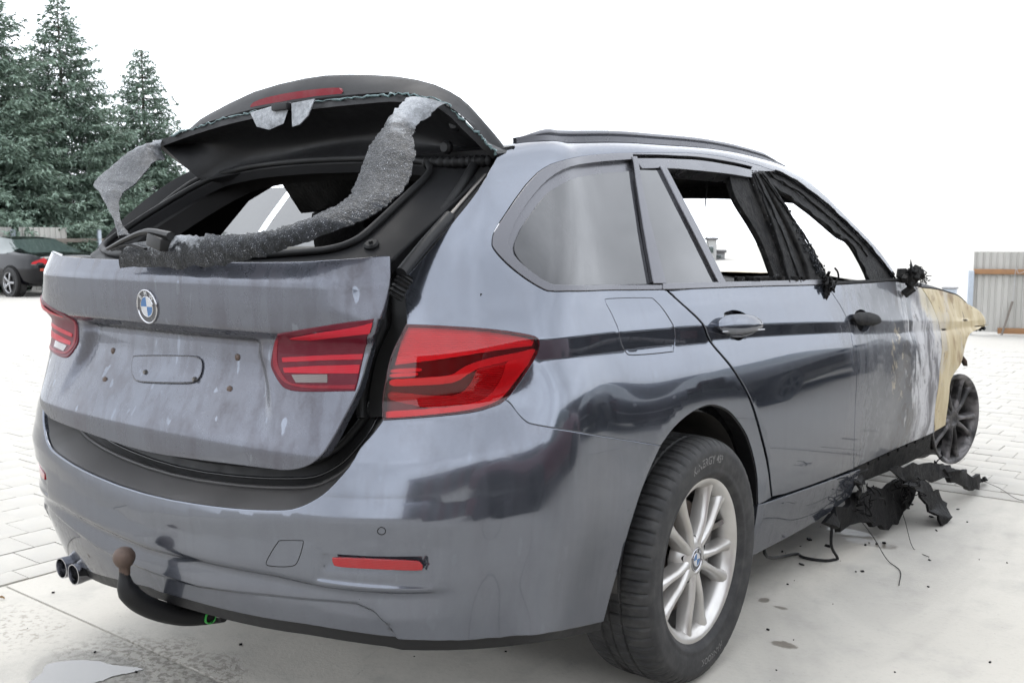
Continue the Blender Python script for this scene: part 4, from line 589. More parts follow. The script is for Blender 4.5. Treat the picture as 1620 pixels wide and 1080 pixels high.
def _shatter():
    # crazed tinted glass: charcoal; sky light painted white on upper parts, sparkles painted too
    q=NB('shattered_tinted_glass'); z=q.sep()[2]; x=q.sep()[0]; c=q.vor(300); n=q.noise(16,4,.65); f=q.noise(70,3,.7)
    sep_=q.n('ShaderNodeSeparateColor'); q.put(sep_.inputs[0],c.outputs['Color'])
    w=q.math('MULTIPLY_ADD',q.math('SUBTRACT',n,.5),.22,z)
    sky_white=q.math('MAXIMUM',q.ss(w,1.395,1.475),q.math('MULTIPLY',q.math('MULTIPLY',q.ss(x,.30,.16),q.ss(x,.0,.10)),q.ss(w,1.150,1.172)))
    sky_white=q.math('MAXIMUM',sky_white,q.math('MULTIPLY',q.ss(x,-.20,-.32),.12))
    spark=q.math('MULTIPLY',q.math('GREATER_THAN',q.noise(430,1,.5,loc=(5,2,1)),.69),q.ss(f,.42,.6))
    col=q.mix(q.ss(f,.35,.7),(.006,.007,.008),(.022,.024,.029)); col=q.mix(q.math('MULTIPLY',sky_white,q.lin(f,.3,.7,.55,1.0)),col,(.33,.345,.365)); col=q.mix(q.math('MULTIPLY',spark,.8),col,(.55,.57,.6))
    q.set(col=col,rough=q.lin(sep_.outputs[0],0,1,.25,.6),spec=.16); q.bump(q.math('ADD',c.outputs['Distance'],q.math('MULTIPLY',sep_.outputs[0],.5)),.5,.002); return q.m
MT['shatter']=_shatter()
MT['glassedge']=plain('glass_edge_teal',(.09,.14,.145),.25,var=.5,nscale=200)
MT['blue']=plain('emblem_blue',(.035,.11,.25),.2,var=.05); MT['white']=plain('emblem_white',(.42,.42,.43),.25,var=.05); MT['emblack']=plain('emblem_dark_ring',(.05,.05,.055),.2)
MT['rust']=plain('rusty_steel',(.085,.058,.046),.6,metal=.4,var=.6,nscale=60,bump=.3)
MT['green']=plain('green_plastic',(.06,.42,.08),.4)
MT['disc']=plain('brake_disc',(.16,.13,.11),.5,metal=.7,var=.4)
# --- ground
def _concrete():
    q=NB('concrete'); x,y=q.sep()[0],q.sep()[1]
    a=q.noise(.55,5,.6); b=q.noise(5,6,.65); f=q.noise(70,4,.7)
    c=q.mix(q.ss(a,.3,.7),(.395,.374,.333),(.462,.438,.392)); c=q.mix(q.math('MULTIPLY',q.ss(b,.45,.75),.45),c,(.275,.265,.245)); c=q.mix(q.math('MULTIPLY',q.ss(f,.5,.8),.25),c,(.20,.19,.175))
    # pitted, worn patch by the puddle and sooty film under the burnt end
    def blob(cx,cy,rx,ry,lo,hi,nz=.5,sc=4):
        dx=q.math('DIVIDE',q.math('SUBTRACT',x,cx),rx); dy=q.math('DIVIDE',q.math('SUBTRACT',y,cy),ry)
        r=q.math('SQRT',q.math('ADD',q.math('MULTIPLY',dx,dx),q.math('MULTIPLY',dy,dy)))
        r=q.math('ADD',r,q.math('MULTIPLY',q.math('SUBTRACT',q.noise(sc,5,.65,loc=(cx,cy,0)),.5),nz*2)); return q.ss(r,hi,lo)
    w=q.math('MULTIPLY',blob(-.30,-.86,.42,.20,.55,1.1,.5,9),q.ss(q.noise(46,4,.7),.44,.60)); c=q.mix(q.math('MULTIPLY',w,.75),c,(.17,.155,.13))
    w2=q.math('MULTIPLY',blob(-.95,-.95,.30,.16,.4,1.1,.6,8),q.ss(q.noise(40,4,.7),.50,.62)); c=q.mix(q.math('MULTIPLY',w2,.7),c,(.22,.20,.17))
    damp=blob(-.43,-.985,.22,.125,.9,1.06,.16,7); c=q.mix(q.math('MULTIPLY',damp,.42),c,(.20,.195,.18))
    oil=blob(.87,1.47,.115,.05,.75,.95,.45,14); oil2=blob(.76,1.56,.12,.05,.7,.95,.5,12); o3=blob(.79,.65,.022,.030,.6,.95,.5,30); o4=blob(.98,.35,.05,.03,.6,.9,.6,30); o5=blob(.86,.62,.03,.016,.6,.9,.5,30)
    o=q.math('MAXIMUM',q.math('MAXIMUM',oil,oil2),q.math('MAXIMUM',q.math('MAXIMUM',o3,o4),o5)); c=q.mix(q.math('MULTIPLY',o,.8),c,(.115,.095,.07))
    so=blob(.55,1.75,.75,.55,.3,1.2,.5,3); c=q.mix(q.math('MULTIPLY',so,.30),c,(.16,.155,.15))
    cr=q.n('ShaderNodeTexVoronoi'); cr.feature='DISTANCE_TO_EDGE'; dst=q.n('ShaderNodeVectorMath'); dst.operation='ADD'; nzv=q.n('ShaderNodeTexNoise'); q.put(nzv.inputs['Vector'],q.co); nzv.inputs['Scale'].default_value=3.5; nzv.inputs['Detail'].default_value=5; q.put(dst.inputs[0],q.co); q.put(dst.inputs[1],nzv.outputs['Color']); q.put(cr.inputs['Vector'],dst.outputs[0]); cr.inputs['Scale'].default_value=.42; ck=q.math('MULTIPLY',q.ss(cr.outputs['Distance'],.0030,.0008),q.ss(a,.45,.58)); c=q.mix(q.math('MULTIPLY',ck,.10),c,(.15,.14,.125))
    wtr=q.ss(q.noise(1.7,5,.6,stretch=(1,.35,1),loc=(8,2,0),dist=.6),.54,.66); c=q.mix(q.math('MULTIPLY',wtr,.20),c,(.20,.19,.175))
    pit=q.vor(38); pt=q.math('MULTIPLY',q.math('LESS_THAN',pit.outputs['Distance'],.10),q.ss(q.noise(6,3,loc=(9,0,0)),.5,.7)); c=q.mix(q.math('MULTIPLY',pt,.6),c,(.18,.17,.15))
    q.set(col=c,rough=q.mixf(o,.85,.35)); q.bump(q.math('ADD',q.math('MULTIPLY',b,.5),q.math('ADD',q.math('MULTIPLY',f,.5),q.math('MULTIPLY',w,-.8))),.35,.006); return q.m
MT['concrete']=_concrete()
def _paver():
    q=NB('concrete_paver'); oi=q.n('ShaderNodeObjectInfo'); r=oi.outputs['Random']; b=q.noise(8,5,.65); f=q.noise(90,4,.7)
    c=q.mix(r,(.380,.362,.328),(.405,.386,.350)); c=q.mix(q.math('MULTIPLY',q.ss(b,.4,.75),.30),c,(.33,.325,.315)); c=q.mix(q.math('MULTIPLY',q.ss(f,.5,.8),.2),c,(.27,.262,.25))
    q.set(col=c,rough=.9); q.bump(f,.3,.004); return q.m
MT['paver']=_paver()
def _farpave():
    q=NB('paving_far'); br=q.n('ShaderNodeTexBrick'); q.put(br.inputs['Vector'],q.co); br.inputs['Scale'].default_value=1; br.inputs['Brick Width'].default_value=.2; br.inputs['Row Height'].default_value=.16; br.inputs['Mortar Size'].default_value=.003
    br.inputs['Color1'].default_value=(.385,.367,.333,1); br.inputs['Color2'].default_value=(.395,.377,.343,1); br.inputs['Mortar'].default_value=(.35,.335,.305,1)
    b=q.noise(.6,5,.6); c=q.mix(q.math('MULTIPLY',q.ss(b,.35,.75),.3),br.outputs['Color'],(.37,.365,.355)); q.set(col=c,rough=.9); return q.m
MT['farpave']=_farpave()
MT['joint']=plain('joint_sand',(.335,.312,.272),.95,var=.4,nscale=30)
def _water():
    q=NB('puddle_water'); q.set(col=(.20,.192,.178),rough=.02,spec=.5); return q.m
MT['water']=_water()
def _needle():
    q=NB('spruce_needles'); oi=q.n('ShaderNodeObjectInfo'); n=q.noise(1.1,3); f=q.noise(9,3)
    c=q.mix(q.ss(n,.3,.7),(.068,.112,.078),(.170,.235,.175)); c=q.mix(q.ss(f,.35,.7),c,(.26,.335,.28)); q.set(col=c,rough=.6,spec=.3); return q.m
MT['needle']=_needle()
MT['bark']=plain('bark',(.085,.065,.05),.9,var=.4,nscale=10,bump=.5)
MT['twig']=plain('pale_bare_twigs',(.22,.205,.195),.9,var=.2)
def _sheet():
    q=NB('weathered_grey_sheet'); st=q.noise(7,4,.6,stretch=(1,1,.08)); q.set(col=q.mix(q.ss(st,.3,.7),(.36,.350,.325),(.44,.428,.40)),rough=.55,metal=.15); return q.m
MT['sheet']=_sheet()
MT['wood']=plain('raw_timber',(.27,.145,.07),.8,var=.25,nscale=16)
MT['wooddark']=plain('weathered_timber',(.16,.14,.12),.85,var=.3,nscale=8)
MT['postblue']=plain('pale_painted_post',(.36,.40,.45),.5)
MT['carblack']=NB('black_car_paint').set(col=(.003,.003,.0045),rough=.10,spec=.32).m
MT['carglass']=NB('car_window').set(col=(.045,.062,.058),rough=.05,coat=.3).m
MT['silver']=plain('silver_alloy',(.35,.35,.36),.3,metal=.8)
def _brick():
    q=NB('dark_red_facade'); n=q.noise(2,4); q.set(col=q.mix(n,(.085,.042,.045),(.13,.065,.065)),rough=.8); return q.m
MT['facade']=_brick()
MT['render']=plain('pale_render',(.34,.34,.33),.85); MT['render2']=plain('grey_render',(.24,.24,.245),.85); MT['roof']=plain('roof_metal',(.09,.088,.09),.7); MT['shed']=plain('dark_shed_cladding',(.035,.036,.04),.8); MT['maroon']=NB('maroon_car_paint').set(col=(.085,.014,.022),rough=.3,coat=1,coatr=.04).m; MT['orange']=NB('orange_lens').set(col=(.30,.03,.01),rough=.3,coat=.5).m
MT['leafbrown']=plain('dead_leaf',(.20,.125,.06),.8,var=.4)
MT['grass']=plain('dry_verge',(.20,.19,.11),.95,var=.4,nscale=6)
# ================= the yard =================
def gz_(x,y):      # the yard falls away gently towards the back left
    return -.009*max(0.,-x-2.0)-.002*max(0.,y-4)
def ground_sheet(name,x0,x1,y0,y1,n,dz,mat):
    V=[];F=[]
    for j in range(n+1):
        for i in range(n+1):
            x=x0+(x1-x0)*i/n;y=y0+(y1-y0)*j/n; V.append((x,y,gz_(x,y)+dz))
    for j in range(n):
        for i in range(n): a=j*(n+1)+i; F.append((a,a+1,a+n+2,a+n+1))
    return mesh(name,V,F,mat)
g=ground_sheet('ground',-400,400,-400,400,160,-.010,MT['farpave']); tag(g,'pale block paved yard running back to the trees and fences','ground',kind='structure')
g=mesh('joint_bed',*grid_sheet(-1.46,30,-30,2.62,-.0075),MT['joint'],g,False); 
slabs=empty('concrete_apron'); tag(slabs,'pale concrete slabs with cut joints and stains under the car','ground',kind='structure')
def slab_piece(x0,x1,y0,y1):
    V,F=box_data(((x0+x1)/2,(y0+y1)/2,-.10),(x1-x0-.007,y1-y0-.007,.20),None,.004); mesh('concrete_slab',V,F,MT['concrete'],slabs,True,sharp=25)
for x0,x1 in ((-1.31,3.6),(3.6,8.5)):
    for y0,y1 in ((-.79,2.47),(-4.6,-.79),(-9,-4.6)): slab_piece(x0,x1,y0,y1)
# kerb strip and paving blocks beyond the slabs
pv=empty('paving'); tag(pv,'pale concrete paving blocks and edging beyond the slab','paving',kind='structure')
def block_mesh(sx,sy):
    V,F=box_data((0,0,-.03),(sx-.0035,sy-.0035,.06),None,.0025); me=bpy.data.meshes.new('paving_block'); me.from_pydata([tuple(v) for v in V],[],F); me.polygons.foreach_set('use_smooth',[True]*len(me.polygons)); me.set_sharp_from_angle(angle=.5); me.materials.append(MT['paver']); return me
kb=block_mesh(.12,.60); kb2=block_mesh(.60,.12); bm_=block_mesh(.20,.16)
def lay(me,x,y,z=0.,name='paving_block'):
    o=bpy.data.objects.new(name,me); o.location=(x,y,gz_(x,y)+z+random.uniform(-.0015,.0015)-.001); o.rotation_euler=(random.gauss(0,.003),random.gauss(0,.003),random.gauss(0,.004)); o.parent=pv; COL.objects.link(o)
for k in range(8): lay(kb,-1.385,-1.9+.6*k+.3,0,'edging_stone')
for k in range(7): lay(kb2,-1.15+.6*k+.3,2.545,0,'edging_stone')
cand=[]
camx,camy=2.028,-2.312
def seen(x,y):
    dx,dy=x-camx,y-camy; fx,fy=-math.sin(.6545),math.cos(.6545); d=dx*fx+dy*fy; r=dx*fy-dy*fx
    if d<.5: return None
    return d,810+1560*r/d
for i in range(-40,60):
    for j in range(0,40):
        y=2.70+j*.16; x=i*.20+(.1 if j%2 else 0); s_=seen(x,y)
        if s_ and 1400<s_[1]<1760: cand.append((s_[0] if 1440<s_[1]<1632 else 99+s_[0],x,y))
        x=-1.55-j*.2-.0; y=-2.0+(i+40)*.16*.5; 
for j in range(0,34):
    for i in range(0,70):
        x=-1.545-j*.20+ (0); y=-2.6+i*.16+(.08 if j%2 else 0); s_=seen(x,y)
        if s_ and -140<s_[1]<160 and y<7: cand.append((s_[0] if -12<s_[1]<110 else 99+s_[0],x,y))
cand.sort(); far=cand[290:]; cand=cand[:290]
for d_,x,y in cand: lay(bm_,x,y)
parts=[]
for d_,x,y in far[:2600]: V,F=box_data((x,y,gz_(x,y)-.03),(.197,.157,.06)); parts.append((V,F))
if parts: V,F=join_data(parts); tag(mesh('paving_blocks_far',V,F,MT['paver'],pv,False),kind='stuff')
# puddle: thin water sheet with a wobbly shore
pts=[(-.553,-1.065),(-.60,-1.03),(-.59,-.99),(-.55,-.945),(-.50,-.915),(-.44,-.90),(-.40,-.885),(-.36,-.865),(-.33,-.86),(-.34,-.90),(-.36,-.945),(-.36,-.99),(-.38,-1.05),(-.40,-1.10),(-.46,-1.14),(-.52,-1.12)]
pp=smooth_path([(x,y,.0022) for x,y in pts]+[(pts[0][0],pts[0][1],.0022)],5)[:-1]; rr=np.random.default_rng(5); pp[:,:2]+=rr.normal(size=(len(pp),2))*.002; pp[:,:2]=pp.mean(0)[:2]+(pp[:,:2]-pp.mean(0)[:2])*.88
c=pp.mean(0); V=list(pp)+[c]; F=[(i,(i+1)%len(pp),len(pp)) for i in range(len(pp))]; F=[f if area2(np.array([V[i][:2] for i in f]))>0 else f[::-1] for f in F]
# water on the slab: sunk edge under the slab surface
tag(mesh('puddle',V,F,MT['water'],None,False),'small shallow puddle on the concrete behind the tow bar','puddle',kind='structure')
# wind-blown scraps
def scrap(x,y,r,mat,name,label,cat_,n=7):
    rr=np.random.default_rng(int(abs(x*1000))+3); a=np.sort(rr.random(n)*6.28); V=[(x+r*(.5+rr.random())*math.cos(t),y+r*.5*(.5+rr.random())*math.sin(t),.004+.012*rr.random()) for t in a]+[(x,y,.016)]
    V+= [(p[0],p[1],p[2]-.002) for p in V]; m=n+1; F=[(i,(i+1)%n,n) for i in range(n)]+[((i+1)%n+m,i+m,n+m) for i in range(n)]+[(i,i+m,(i+1)%n+m,(i+1)%n) for i in range(n)]
    tag(mesh(name,V,F,mat,None,False),label,cat_,'wind blown leaves on the yard')
scrap(-1.18,-.86,.012,MT['leafbrown'],'dead_leaf','dead brown leaf lying by the slab joint at the left','leaf')
scrap(-1.05,-1.05,.010,MT['leafbrown'],'dead_leaf','small dead leaf beside the worn patch of concrete','leaf')
scrap(-2.6,.10,.03,MT['leafbrown'],'dead_leaf','dead leaf on the paving left of the bumper, farther of two','leaf')
scrap(-2.25,-.1,.03,MT['leafbrown'],'dead_leaf','dead leaf on the paving left of the bumper, nearer of two','leaf')
rr=np.random.default_rng(11); parts=[]
for k in range(7):
    a=rr.random()*6.28; p0=np.array((1.36,2.12,.006)); p1=p0+np.array((math.cos(a),math.sin(a)*1.2,.05*rr.random()))*.05*(.5+rr.random()); parts.append(sweep_data(smooth_path([p0,(p0+p1)/2+rr.normal(size=3)*.006,p1],3),[(.0018,0),(0,.0018),(-.0018,0),(0,-.0018)]))
V,F=join_data(parts); tag(mesh('charred_twig',V,F,MT['soot'],None),'tuft of charred wire scraps on the slab right of the car','debris')
parts=[]
for k in range(140):
    x,y=rr.uniform(-1.2,2.4),rr.uniform(-1.6,2.3); s_=.002+.004*rr.random()**2; parts.append(box_data((x,y,.001+s_*.3),(s_*1.6,s_,s_*.8),Matrix.Rotation(rr.random()*3,3,'Z')))
V,F=join_data(parts); tag(mesh('grit',V,F,MT['soot'],None,False),'scattered dark grit and ash specks on the concrete','grit',kind='stuff')
parts=[]
for k in range(34):
    u_=rr.random(); x=.62+.42*rr.random()+.12*rr.normal(); y=1.05+1.25*rr.random(); s_=.002+.009*rr.random()**3; parts.append(box_data((x,y,s_*.35),(s_*(1+rr.random()*1.5),s_*(1+rr.random()),s_*(.4+.5*rr.random())),Matrix.Rotation(rr.random()*6,3,'Z')@Matrix.Rotation(rr.normal()*.5,3,'X')))
V,F=join_data(parts); tag(mesh('charred_fragments',V,F,MT['soot'],None,False),'scatter of charred plastic fragments on the slab under the burnt sill','debris',kind='stuff')
# ================= the burnt estate car =================
car=empty('wrecked_estate_car'); tag(car,'burnt out grey metallic estate car with raised broken rear hatch, filling the yard','car')
def cat(*ls):
    out=[]
    for l in ls: out+=[list(p) for p in l]
    return out
def flip(l): return [[-a,b] for a,b in l]
rv=lambda l:list(l)[::-1]
D_=D
uR=D_['frame_rear'][-1][0]
roof_u=list(np.linspace(uR+.03,2.98,34))
_k=list(range(57,76,2)); roofline=[[u,12.97] for u in roof_u]+[[D_['trim_out'][k][0]+.030,min(12.9,D_['trim_out'][k][1]+.62-.028*(k-57))] for k in _k if D_['trim_out'][k][0]+.03>3.0]
side_out=cat(D_['frame_rear'],roofline,rv(D_['trim_out']),D_['rear_door_edge'],rv(D_['arch']),rv(D_['seam']),rv(D_['lamp'][:25]))
sf=patch('quarter_panel',SD,side_out,MT['paint'],car,holes=[D_['fuel']],step=.018,thick=.012,hole_inset=.002)
patch('fuel_flap',SD,D_['fuel'],MT['paint'],car,step=.02,thick=.008,inset=.0035,off=-.0005)
mirror(sf,'quarter_panel',car)
rd=patch('rear_door',SD,cat(D_['belt_lo'][1:],D_['b_shut'],rv(D_['door_bot'])[:-1],[[a+.011,b] for a,b in rv(D_['rear_door_edge'])]),MT['paint_door'],car,holes=[D_['cup_r']],step=.022,thick=.03,inset=.003,hole_inset=0)
fd=patch('front_door',SD,cat(D_['fbelt'],D_['a_shut'],rv(D_['fdoor_bot']),rv(D_['b_shut'])),MT['paint_door'],car,holes=[D_['cup_f']],step=.022,thick=.03,inset=.004,hole_inset=0)
fe=patch('front_wing',SD,D_['fender'],MT['paint_wing'],car,step=.02,thick=.03,inset=.003)
rk=patch('sill_panel',SD,cat(D_['rocker_top'],rv(D_['rocker_bot'])),MT['paint_bump'],car,step=.02,thick=.03,inset=.0008)
sb=patch('burnt_sill',SD,D_['sill_burnt'],MT['char'],car,step=.03,thick=.04,off=-.012)
for o_,n_ in ((rd,'rear_door'),(fd,'front_door'),(fe,'front_wing'),(rk,'sill_panel')): mirror(o_,n_,car)
# slots pressed in the bare sill
for k in range(7):
    yy=1.42+k*.125; p=SD([UR[6]+yy+.80],[.75])[0]
    box('sill_slot',(p[0]-.006,yy,p[2]+.03),(.012,.016,.022),MT['inner'],car,bev=.003)
# dark shell behind the panel gaps
for sgn in (1,-1):
    o=[[.66,5.2],[1.2,4.0],[1.6,4.6],[2.0,4.6],[2.15,.9],[4.1,.9],[4.1,8.8],[2.6,8.8],[1.2,8.6],[.72,8.3]]
    p=patch('inner_shell',S,o,MT['inner'],car,step=.06,off=-.035,thick=0,inset=0)
    if sgn<0: mirror(p,'inner_shell',car); bpy.data.objects.remove(p)
# ---- door handles
def bulge(fn,poly,h0,h1,k=.1):
    A=np.array(poly)*[1,k]; c=A.mean(0); e=(A.max(0)-A.min(0))/2
    def f(u,v):
        u=np.atleast_1d(np.asarray(u,float));v=np.atleast_1d(np.asarray(v,float)); P=fn(u,v); n=fdn(fn,u,v,1.5e-3,1.5e-2)
        r=((u-c[0])/e[0])**2*.9+((v*k-c[1])/e[1])**2
        return P+n*(h0+h1*np.sqrt(np.clip(1.15-r,0.01,2)))[:,None]
    return f
for hn,cn,par,m in (('handle_r','cup_r',rd,'paint'),('handle_f','cup_f',fd,'char')):
    patch('handle_cup',S,D_[cn],MT['gloss' if m=='paint' else 'soot'],par,step=.012,off=-.022,thick=.0,inset=-.004)
    patch('door_handle',bulge(S,D_[hn],.006,.022),D_[hn],MT['paint_bump' if m=='paint' else 'char'],par,step=.008,thick=.018,inset=0,round_=.004)
hp=np.array(D_['handle_r']);pp=S(np.linspace(hp[:,0].min()+.006,hp[:,0].max()-.006,14),np.full(14,hp[:,1].mean()-.28))
tube('handle_trim',pp+np.array([.020,0,0]),.0022,MT['chrome'],rd,8)
# ---- windows on the near side
qs=patch('window_seal',S,cat(D_['trim_in']),MT['trim'],car,step=.03,off=-.010,thick=.02,inset=-.002)
ring=cat(D_['trim_out'][:43],rv(D_['trim_in']))
tr_=patch('window_trim',S,ring,MT['trim'],car,step=.012,off=.002,thick=.012,inset=.002)
up=cat(D_['trim_out'][42:56],[[D_['dframe_top'][15][0],D_['dframe_top'][15][1]+.12]],[[p[0],p[1]+.12] for p in rv(D_['dframe_top'][:13])])
patch('window_trim',S,up,MT['trim'],car,step=.015,off=.0,thick=.012,inset=.001)
patch('belt_trim',S,cat(D_['belt_lo'],rv(D_['belt_hi'])),MT['trim'],car,step=.012,off=.004,thick=.012,inset=.0006)
patch('belt_trim',S,cat(D_['fbelt'],rv(D_['fbelt_hi'])),MT['char'],car,step=.02,off=.004,thick=.014,inset=0)
qg=patch('side_window',S,D_['qglass'],MT['glass'],car,step=.03,off=-.006,thick=.004)
dg=patch('side_window',S,D_['dglass'],MT['glass'],car,step=.03,off=-.004,thick=.004)
patch('window_divider',S,D_['bar_qd'],MT['trim'],car,step=.012,off=.005,thick=.03,inset=.001)
patch('window_divider',S,D_['bar_d'],MT['trim'],car,step=.012,off=.004,thick=.02,inset=.001)
df=patch('window_frame',S,D_['dframe_top'],MT['trim'],car,step=.015,off=.0,thick=.05,inset=.001)
bp=patch('centre_pillar',S,D_['bpil'],MT['char'],car,step=.02,off=-.014,thick=.018,inset=.0)
for k_ in ('bp_a','bp_b'): patch('door_frame_upright',S,D_[k_],MT['char'],car,step=.012,off=.0,thick=.04,inset=.0,round_=.006)
patch('window_seal',S,D_['bar_qd'],MT['rubber'],car,step=.02,off=-.018,thick=.004,inset=-.03)
ap=patch('windscreen_pillar',S,cat(D_['trim_out'][54:],rv(D_['apil_in'])),MT['char'],car,step=.02,off=-.008,thick=.012,inset=0,round_=.005)
for o_,n_ in ((bp,'centre_pillar'),(ap,'windscreen_pillar'),(df,'window_frame'),(tr_,'window_trim')): mirror(o_,n_,car)
mirror(qg,'side_window',car,MT['glassL']); mirror(dg,'side_window',car,MT['glassL'])
# burnt rubber hanging along the pillar and scaling beads on it
rng=np.random.default_rng(3)
def strip_along(a,b,off,r,n=14,wob=.006,name='charred_strip'):
    uv=np.linspace(a,b,n); P=S(uv[:,0],uv[:,1]); N=fdn(S,uv[:,0],uv[:,1]); P=P+N*off+rng.normal(size=P.shape)*wob*np.r_[0,np.ones(n-2),0][:,None]
    return tube(name,smooth_path(P,3),r,MT['soot'],car,7,scale=.7+.6*rng.random((n-1)*3+1))
b0,b1=np.array(D_['bpil'][3]),np.array(D_['bpil'][18])
mid=lambda i,j,t:(np.array(D_['bpil'][i])*(1-t)+np.array(D_['bpil'][j])*t)
for i_,j_ in ((0,24),(6,18)):
    for k_,o_ in (('bp_a',.002),('bp_b',.003)): strip_along(np.array(D_[k_][1 if i_ else 0])-[0,.1],D_[k_][15 if i_ else 18],o_,.0035,16,.0012)
def strip_path(uv,off,r,wob):
    uv=np.array(uv); P=S(uv[:,0],uv[:,1]); P=P+fdn(S,uv[:,0],uv[:,1])*off+rng.normal(size=P.shape)*wob; pp=smooth_path(P,3); return tube('charred_strip',pp,r,MT['soot'],car,7,scale=.75+.5*rng.random(len(pp)))
strip_path(D_['apil_in'],-.008,.004,.0025); strip_path(D_['trim_out'][55:],.002,.004,.0008)
am=(np.array(D_['apil_in'])[:22]+np.array(D_['trim_out'])[np.linspace(55,75,len(D_['apil_in'])).astype(int)][:22])/2; strip_path(am,-.004,.004,.0015)
# front door frame folded under the roof edge (two burnt layers)
# tangles of wire and melted plastic: door mirror foot and foot of the centre pillar
def tangle(name,c,r,n,rad,par,stretch=(1,1,1)):
    parts=[]
    for _ in range(n):
        p=np.array(c)+rng.normal(size=3)*r*.45*np.array(stretch); path=[p]
        d=rng.normal(size=3)
        for k in range(5):
            d=d*.5+rng.normal(size=3)*.8; d-=(path[-1]-np.array(c))/r*.35; path.append(path[-1]+d/np.linalg.norm(d)*r*.5*np.array(stretch))
        a=np.linspace(0,2*np.pi,5,endpoint=False); rr=rad*(.5+rng.random()); parts.append(sweep_data(smooth_path(path,3),np.stack([np.cos(a)*rr,np.sin(a)*rr],1)))
    V,F=join_data(parts); return mesh(name,V,F,MT['soot'],par,True)
mirror_foot=tangle('melted_mirror_foot',(.885,1.875,1.010),.036,36,.0015,car,(1,1.2,.8))
parts=[]
for k in range(14):
    c=np.array((.875,1.84,1.0))+rng.normal(size=3)*.018; V,F=box_data(c,tuple(.018+.03*rng.random(3)),Matrix.Rotation(rng.random()*3,3,'X')@Matrix.Rotation(rng.random()*3,3,'Z'),.004); parts.append((V,F))
V,F=join_data(parts); mesh('melted_mirror_base',V,F,MT['char'],car,False)
V,F=sweep_data([(.885,1.80,1.02),(.885,1.81,1.055),(.885,1.795,1.085)],[(-.012,-.004),(.012,-.004),(.012,.004),(-.012,.004)],scale=[1,.8,.1]); mesh('melted_mirror_spike',V,F,MT['soot'],car)
tangle('melted_pillar_foot',(.845,.985,1.015),.035,16,.0045,car,(.7,1,1.1)); tangle('melted_drip',(.85,.955,.985),.020,8,.0035,car,(.4,.6,1.6))
parts=[]
for k in range(260):
    t=rng.random()**.7; e=rng.random()*.35
    q=np.array(D_['bp_b'][9+int(t*11)])*(1-e)+np.array(D_['bp_a'][9+int(t*5)])*e; P=S([q[0]],[q[1]])[0]
    s_=.0015+.0035*rng.random(); parts.append(box_data(P+np.array([.003,0,0])+rng.normal(size=3)*.004,(s_,s_*1.6,s_*1.3),Matrix.Rotation(rng.random()*3,3,'X'),.0))
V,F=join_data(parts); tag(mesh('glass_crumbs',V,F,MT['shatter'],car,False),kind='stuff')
parts=[]
for k in range(60):
    t=rng.random(); i=int(t*5); P=S([D_['belt_hi'][i][0]*(1-t%.2*5)+D_['belt_hi'][i+1][0]*(t%.2*5)],[9.1])[0]
    if P[1]<.35: continue
    s_=.006+.010*rng.random(); parts.append(box_data(P+np.array([-.02+rng.normal()*.01,0,.008]),(s_,s_*2,s_),Matrix.Rotation(rng.random()*3,3,'Z'),.0))
V,F=join_data(parts); tag(mesh('glass_crumbs',V,F,MT['char'],car,False),kind='stuff')
# ---- roof, roof rails
us=np.linspace(uR+.03,3.17,36); E=S(us,np.full(36,12.97)); V=[];F=[];nx=12
for i,p in enumerate(E):
    for k in range(nx+1):
        t=-1+2*k/nx; V.append((p[0]*t*.985,p[1]-.03*(1-t*t)*(1 if i<18 else -1)*abs(i-18)/18*1.5,p[2]+.032*(1-t**2)-.004))
for i in range(35):
    for k in range(nx): a=i*(nx+1)+k; F.append((a,a+1,a+nx+2,a+nx+1))
mesh('roof',V,F,MT['paint'],car)
V2=[(x,y,z-.035-.02*(1-abs(x))) for x,y,z in V]; mesh('headlining',V2,[f[::-1] for f in F],MT['inner'],car)
hd=[v for v in V[-(nx+1):]]; ribbon('windscreen_header',[(x,y,z-.004) for x,y,z in hd],[(x,y+.03,z-.075) for x,y,z in hd],MT['char'],car,.05,2)
for sgn in (1,-1):
    ur=np.linspace(1.02,2.98,40); R_=S(ur,np.full(40,12.97)); h=.019*np.clip(np.minimum((ur-1.0)/.16,(3.0-ur)/.22),0,1)**.6; R_[:,2]+=h-.002; R_[:,0]+=.004; R_[:,0]*=sgn
    o=tube('roof_rail',R_,.0095,MT['trim'],car,10,scale=np.clip(h/.019,.35,1)); 
    ft=R_.copy(); ft[:,2]-=h*.5+.006; V,F=sweep_data(ft,[(-.006,-.014),(.006,-.014),(.006,.014),(-.006,.014)]); mesh('rail_foot',V,F,MT['trim'],o,True,sharp=40)
# ---- tail lamp on the body
lm=patch('tail_light',S,D_['lamp'],MT['lampdark'],car,step=.016,off=-.016,thick=.02,inset=.002,round_=.002)
for k_,m_,o_ in (('l_up','lamppale',-.0105),('l_g1','lampguide',-.008),('l_lo','lampmid',-.0125),('l_rim','lampguide',-.010),('l_b1','lampguide',-.009),('l_b2','lampguide',-.009)):
    patch('light_guide' if k_!='l_up' else 'upper_reflector',S,D_[k_],MT[m_],lm,step=.014,off=o_,thick=.004,inset=0,round_=.0015)
patch('lamp_cover',S,D_['lamp'],MT['lampcover'],lm,step=.012,off=.003,thick=0,inset=.003)
q=np.array(D_['lamp']); P=S(q[:,0],q[:,1]); N=fdn(S,q[:,0],q[:,1]); A_=P+N*.0022; B_=P-N*.018; ribbon('lamp_rim',np.vstack([A_,A_[:1]]),np.vstack([B_,B_[:1]]),MT['red2'],lm,.002,1)
ml=mirror(lm,'tail_light',car)
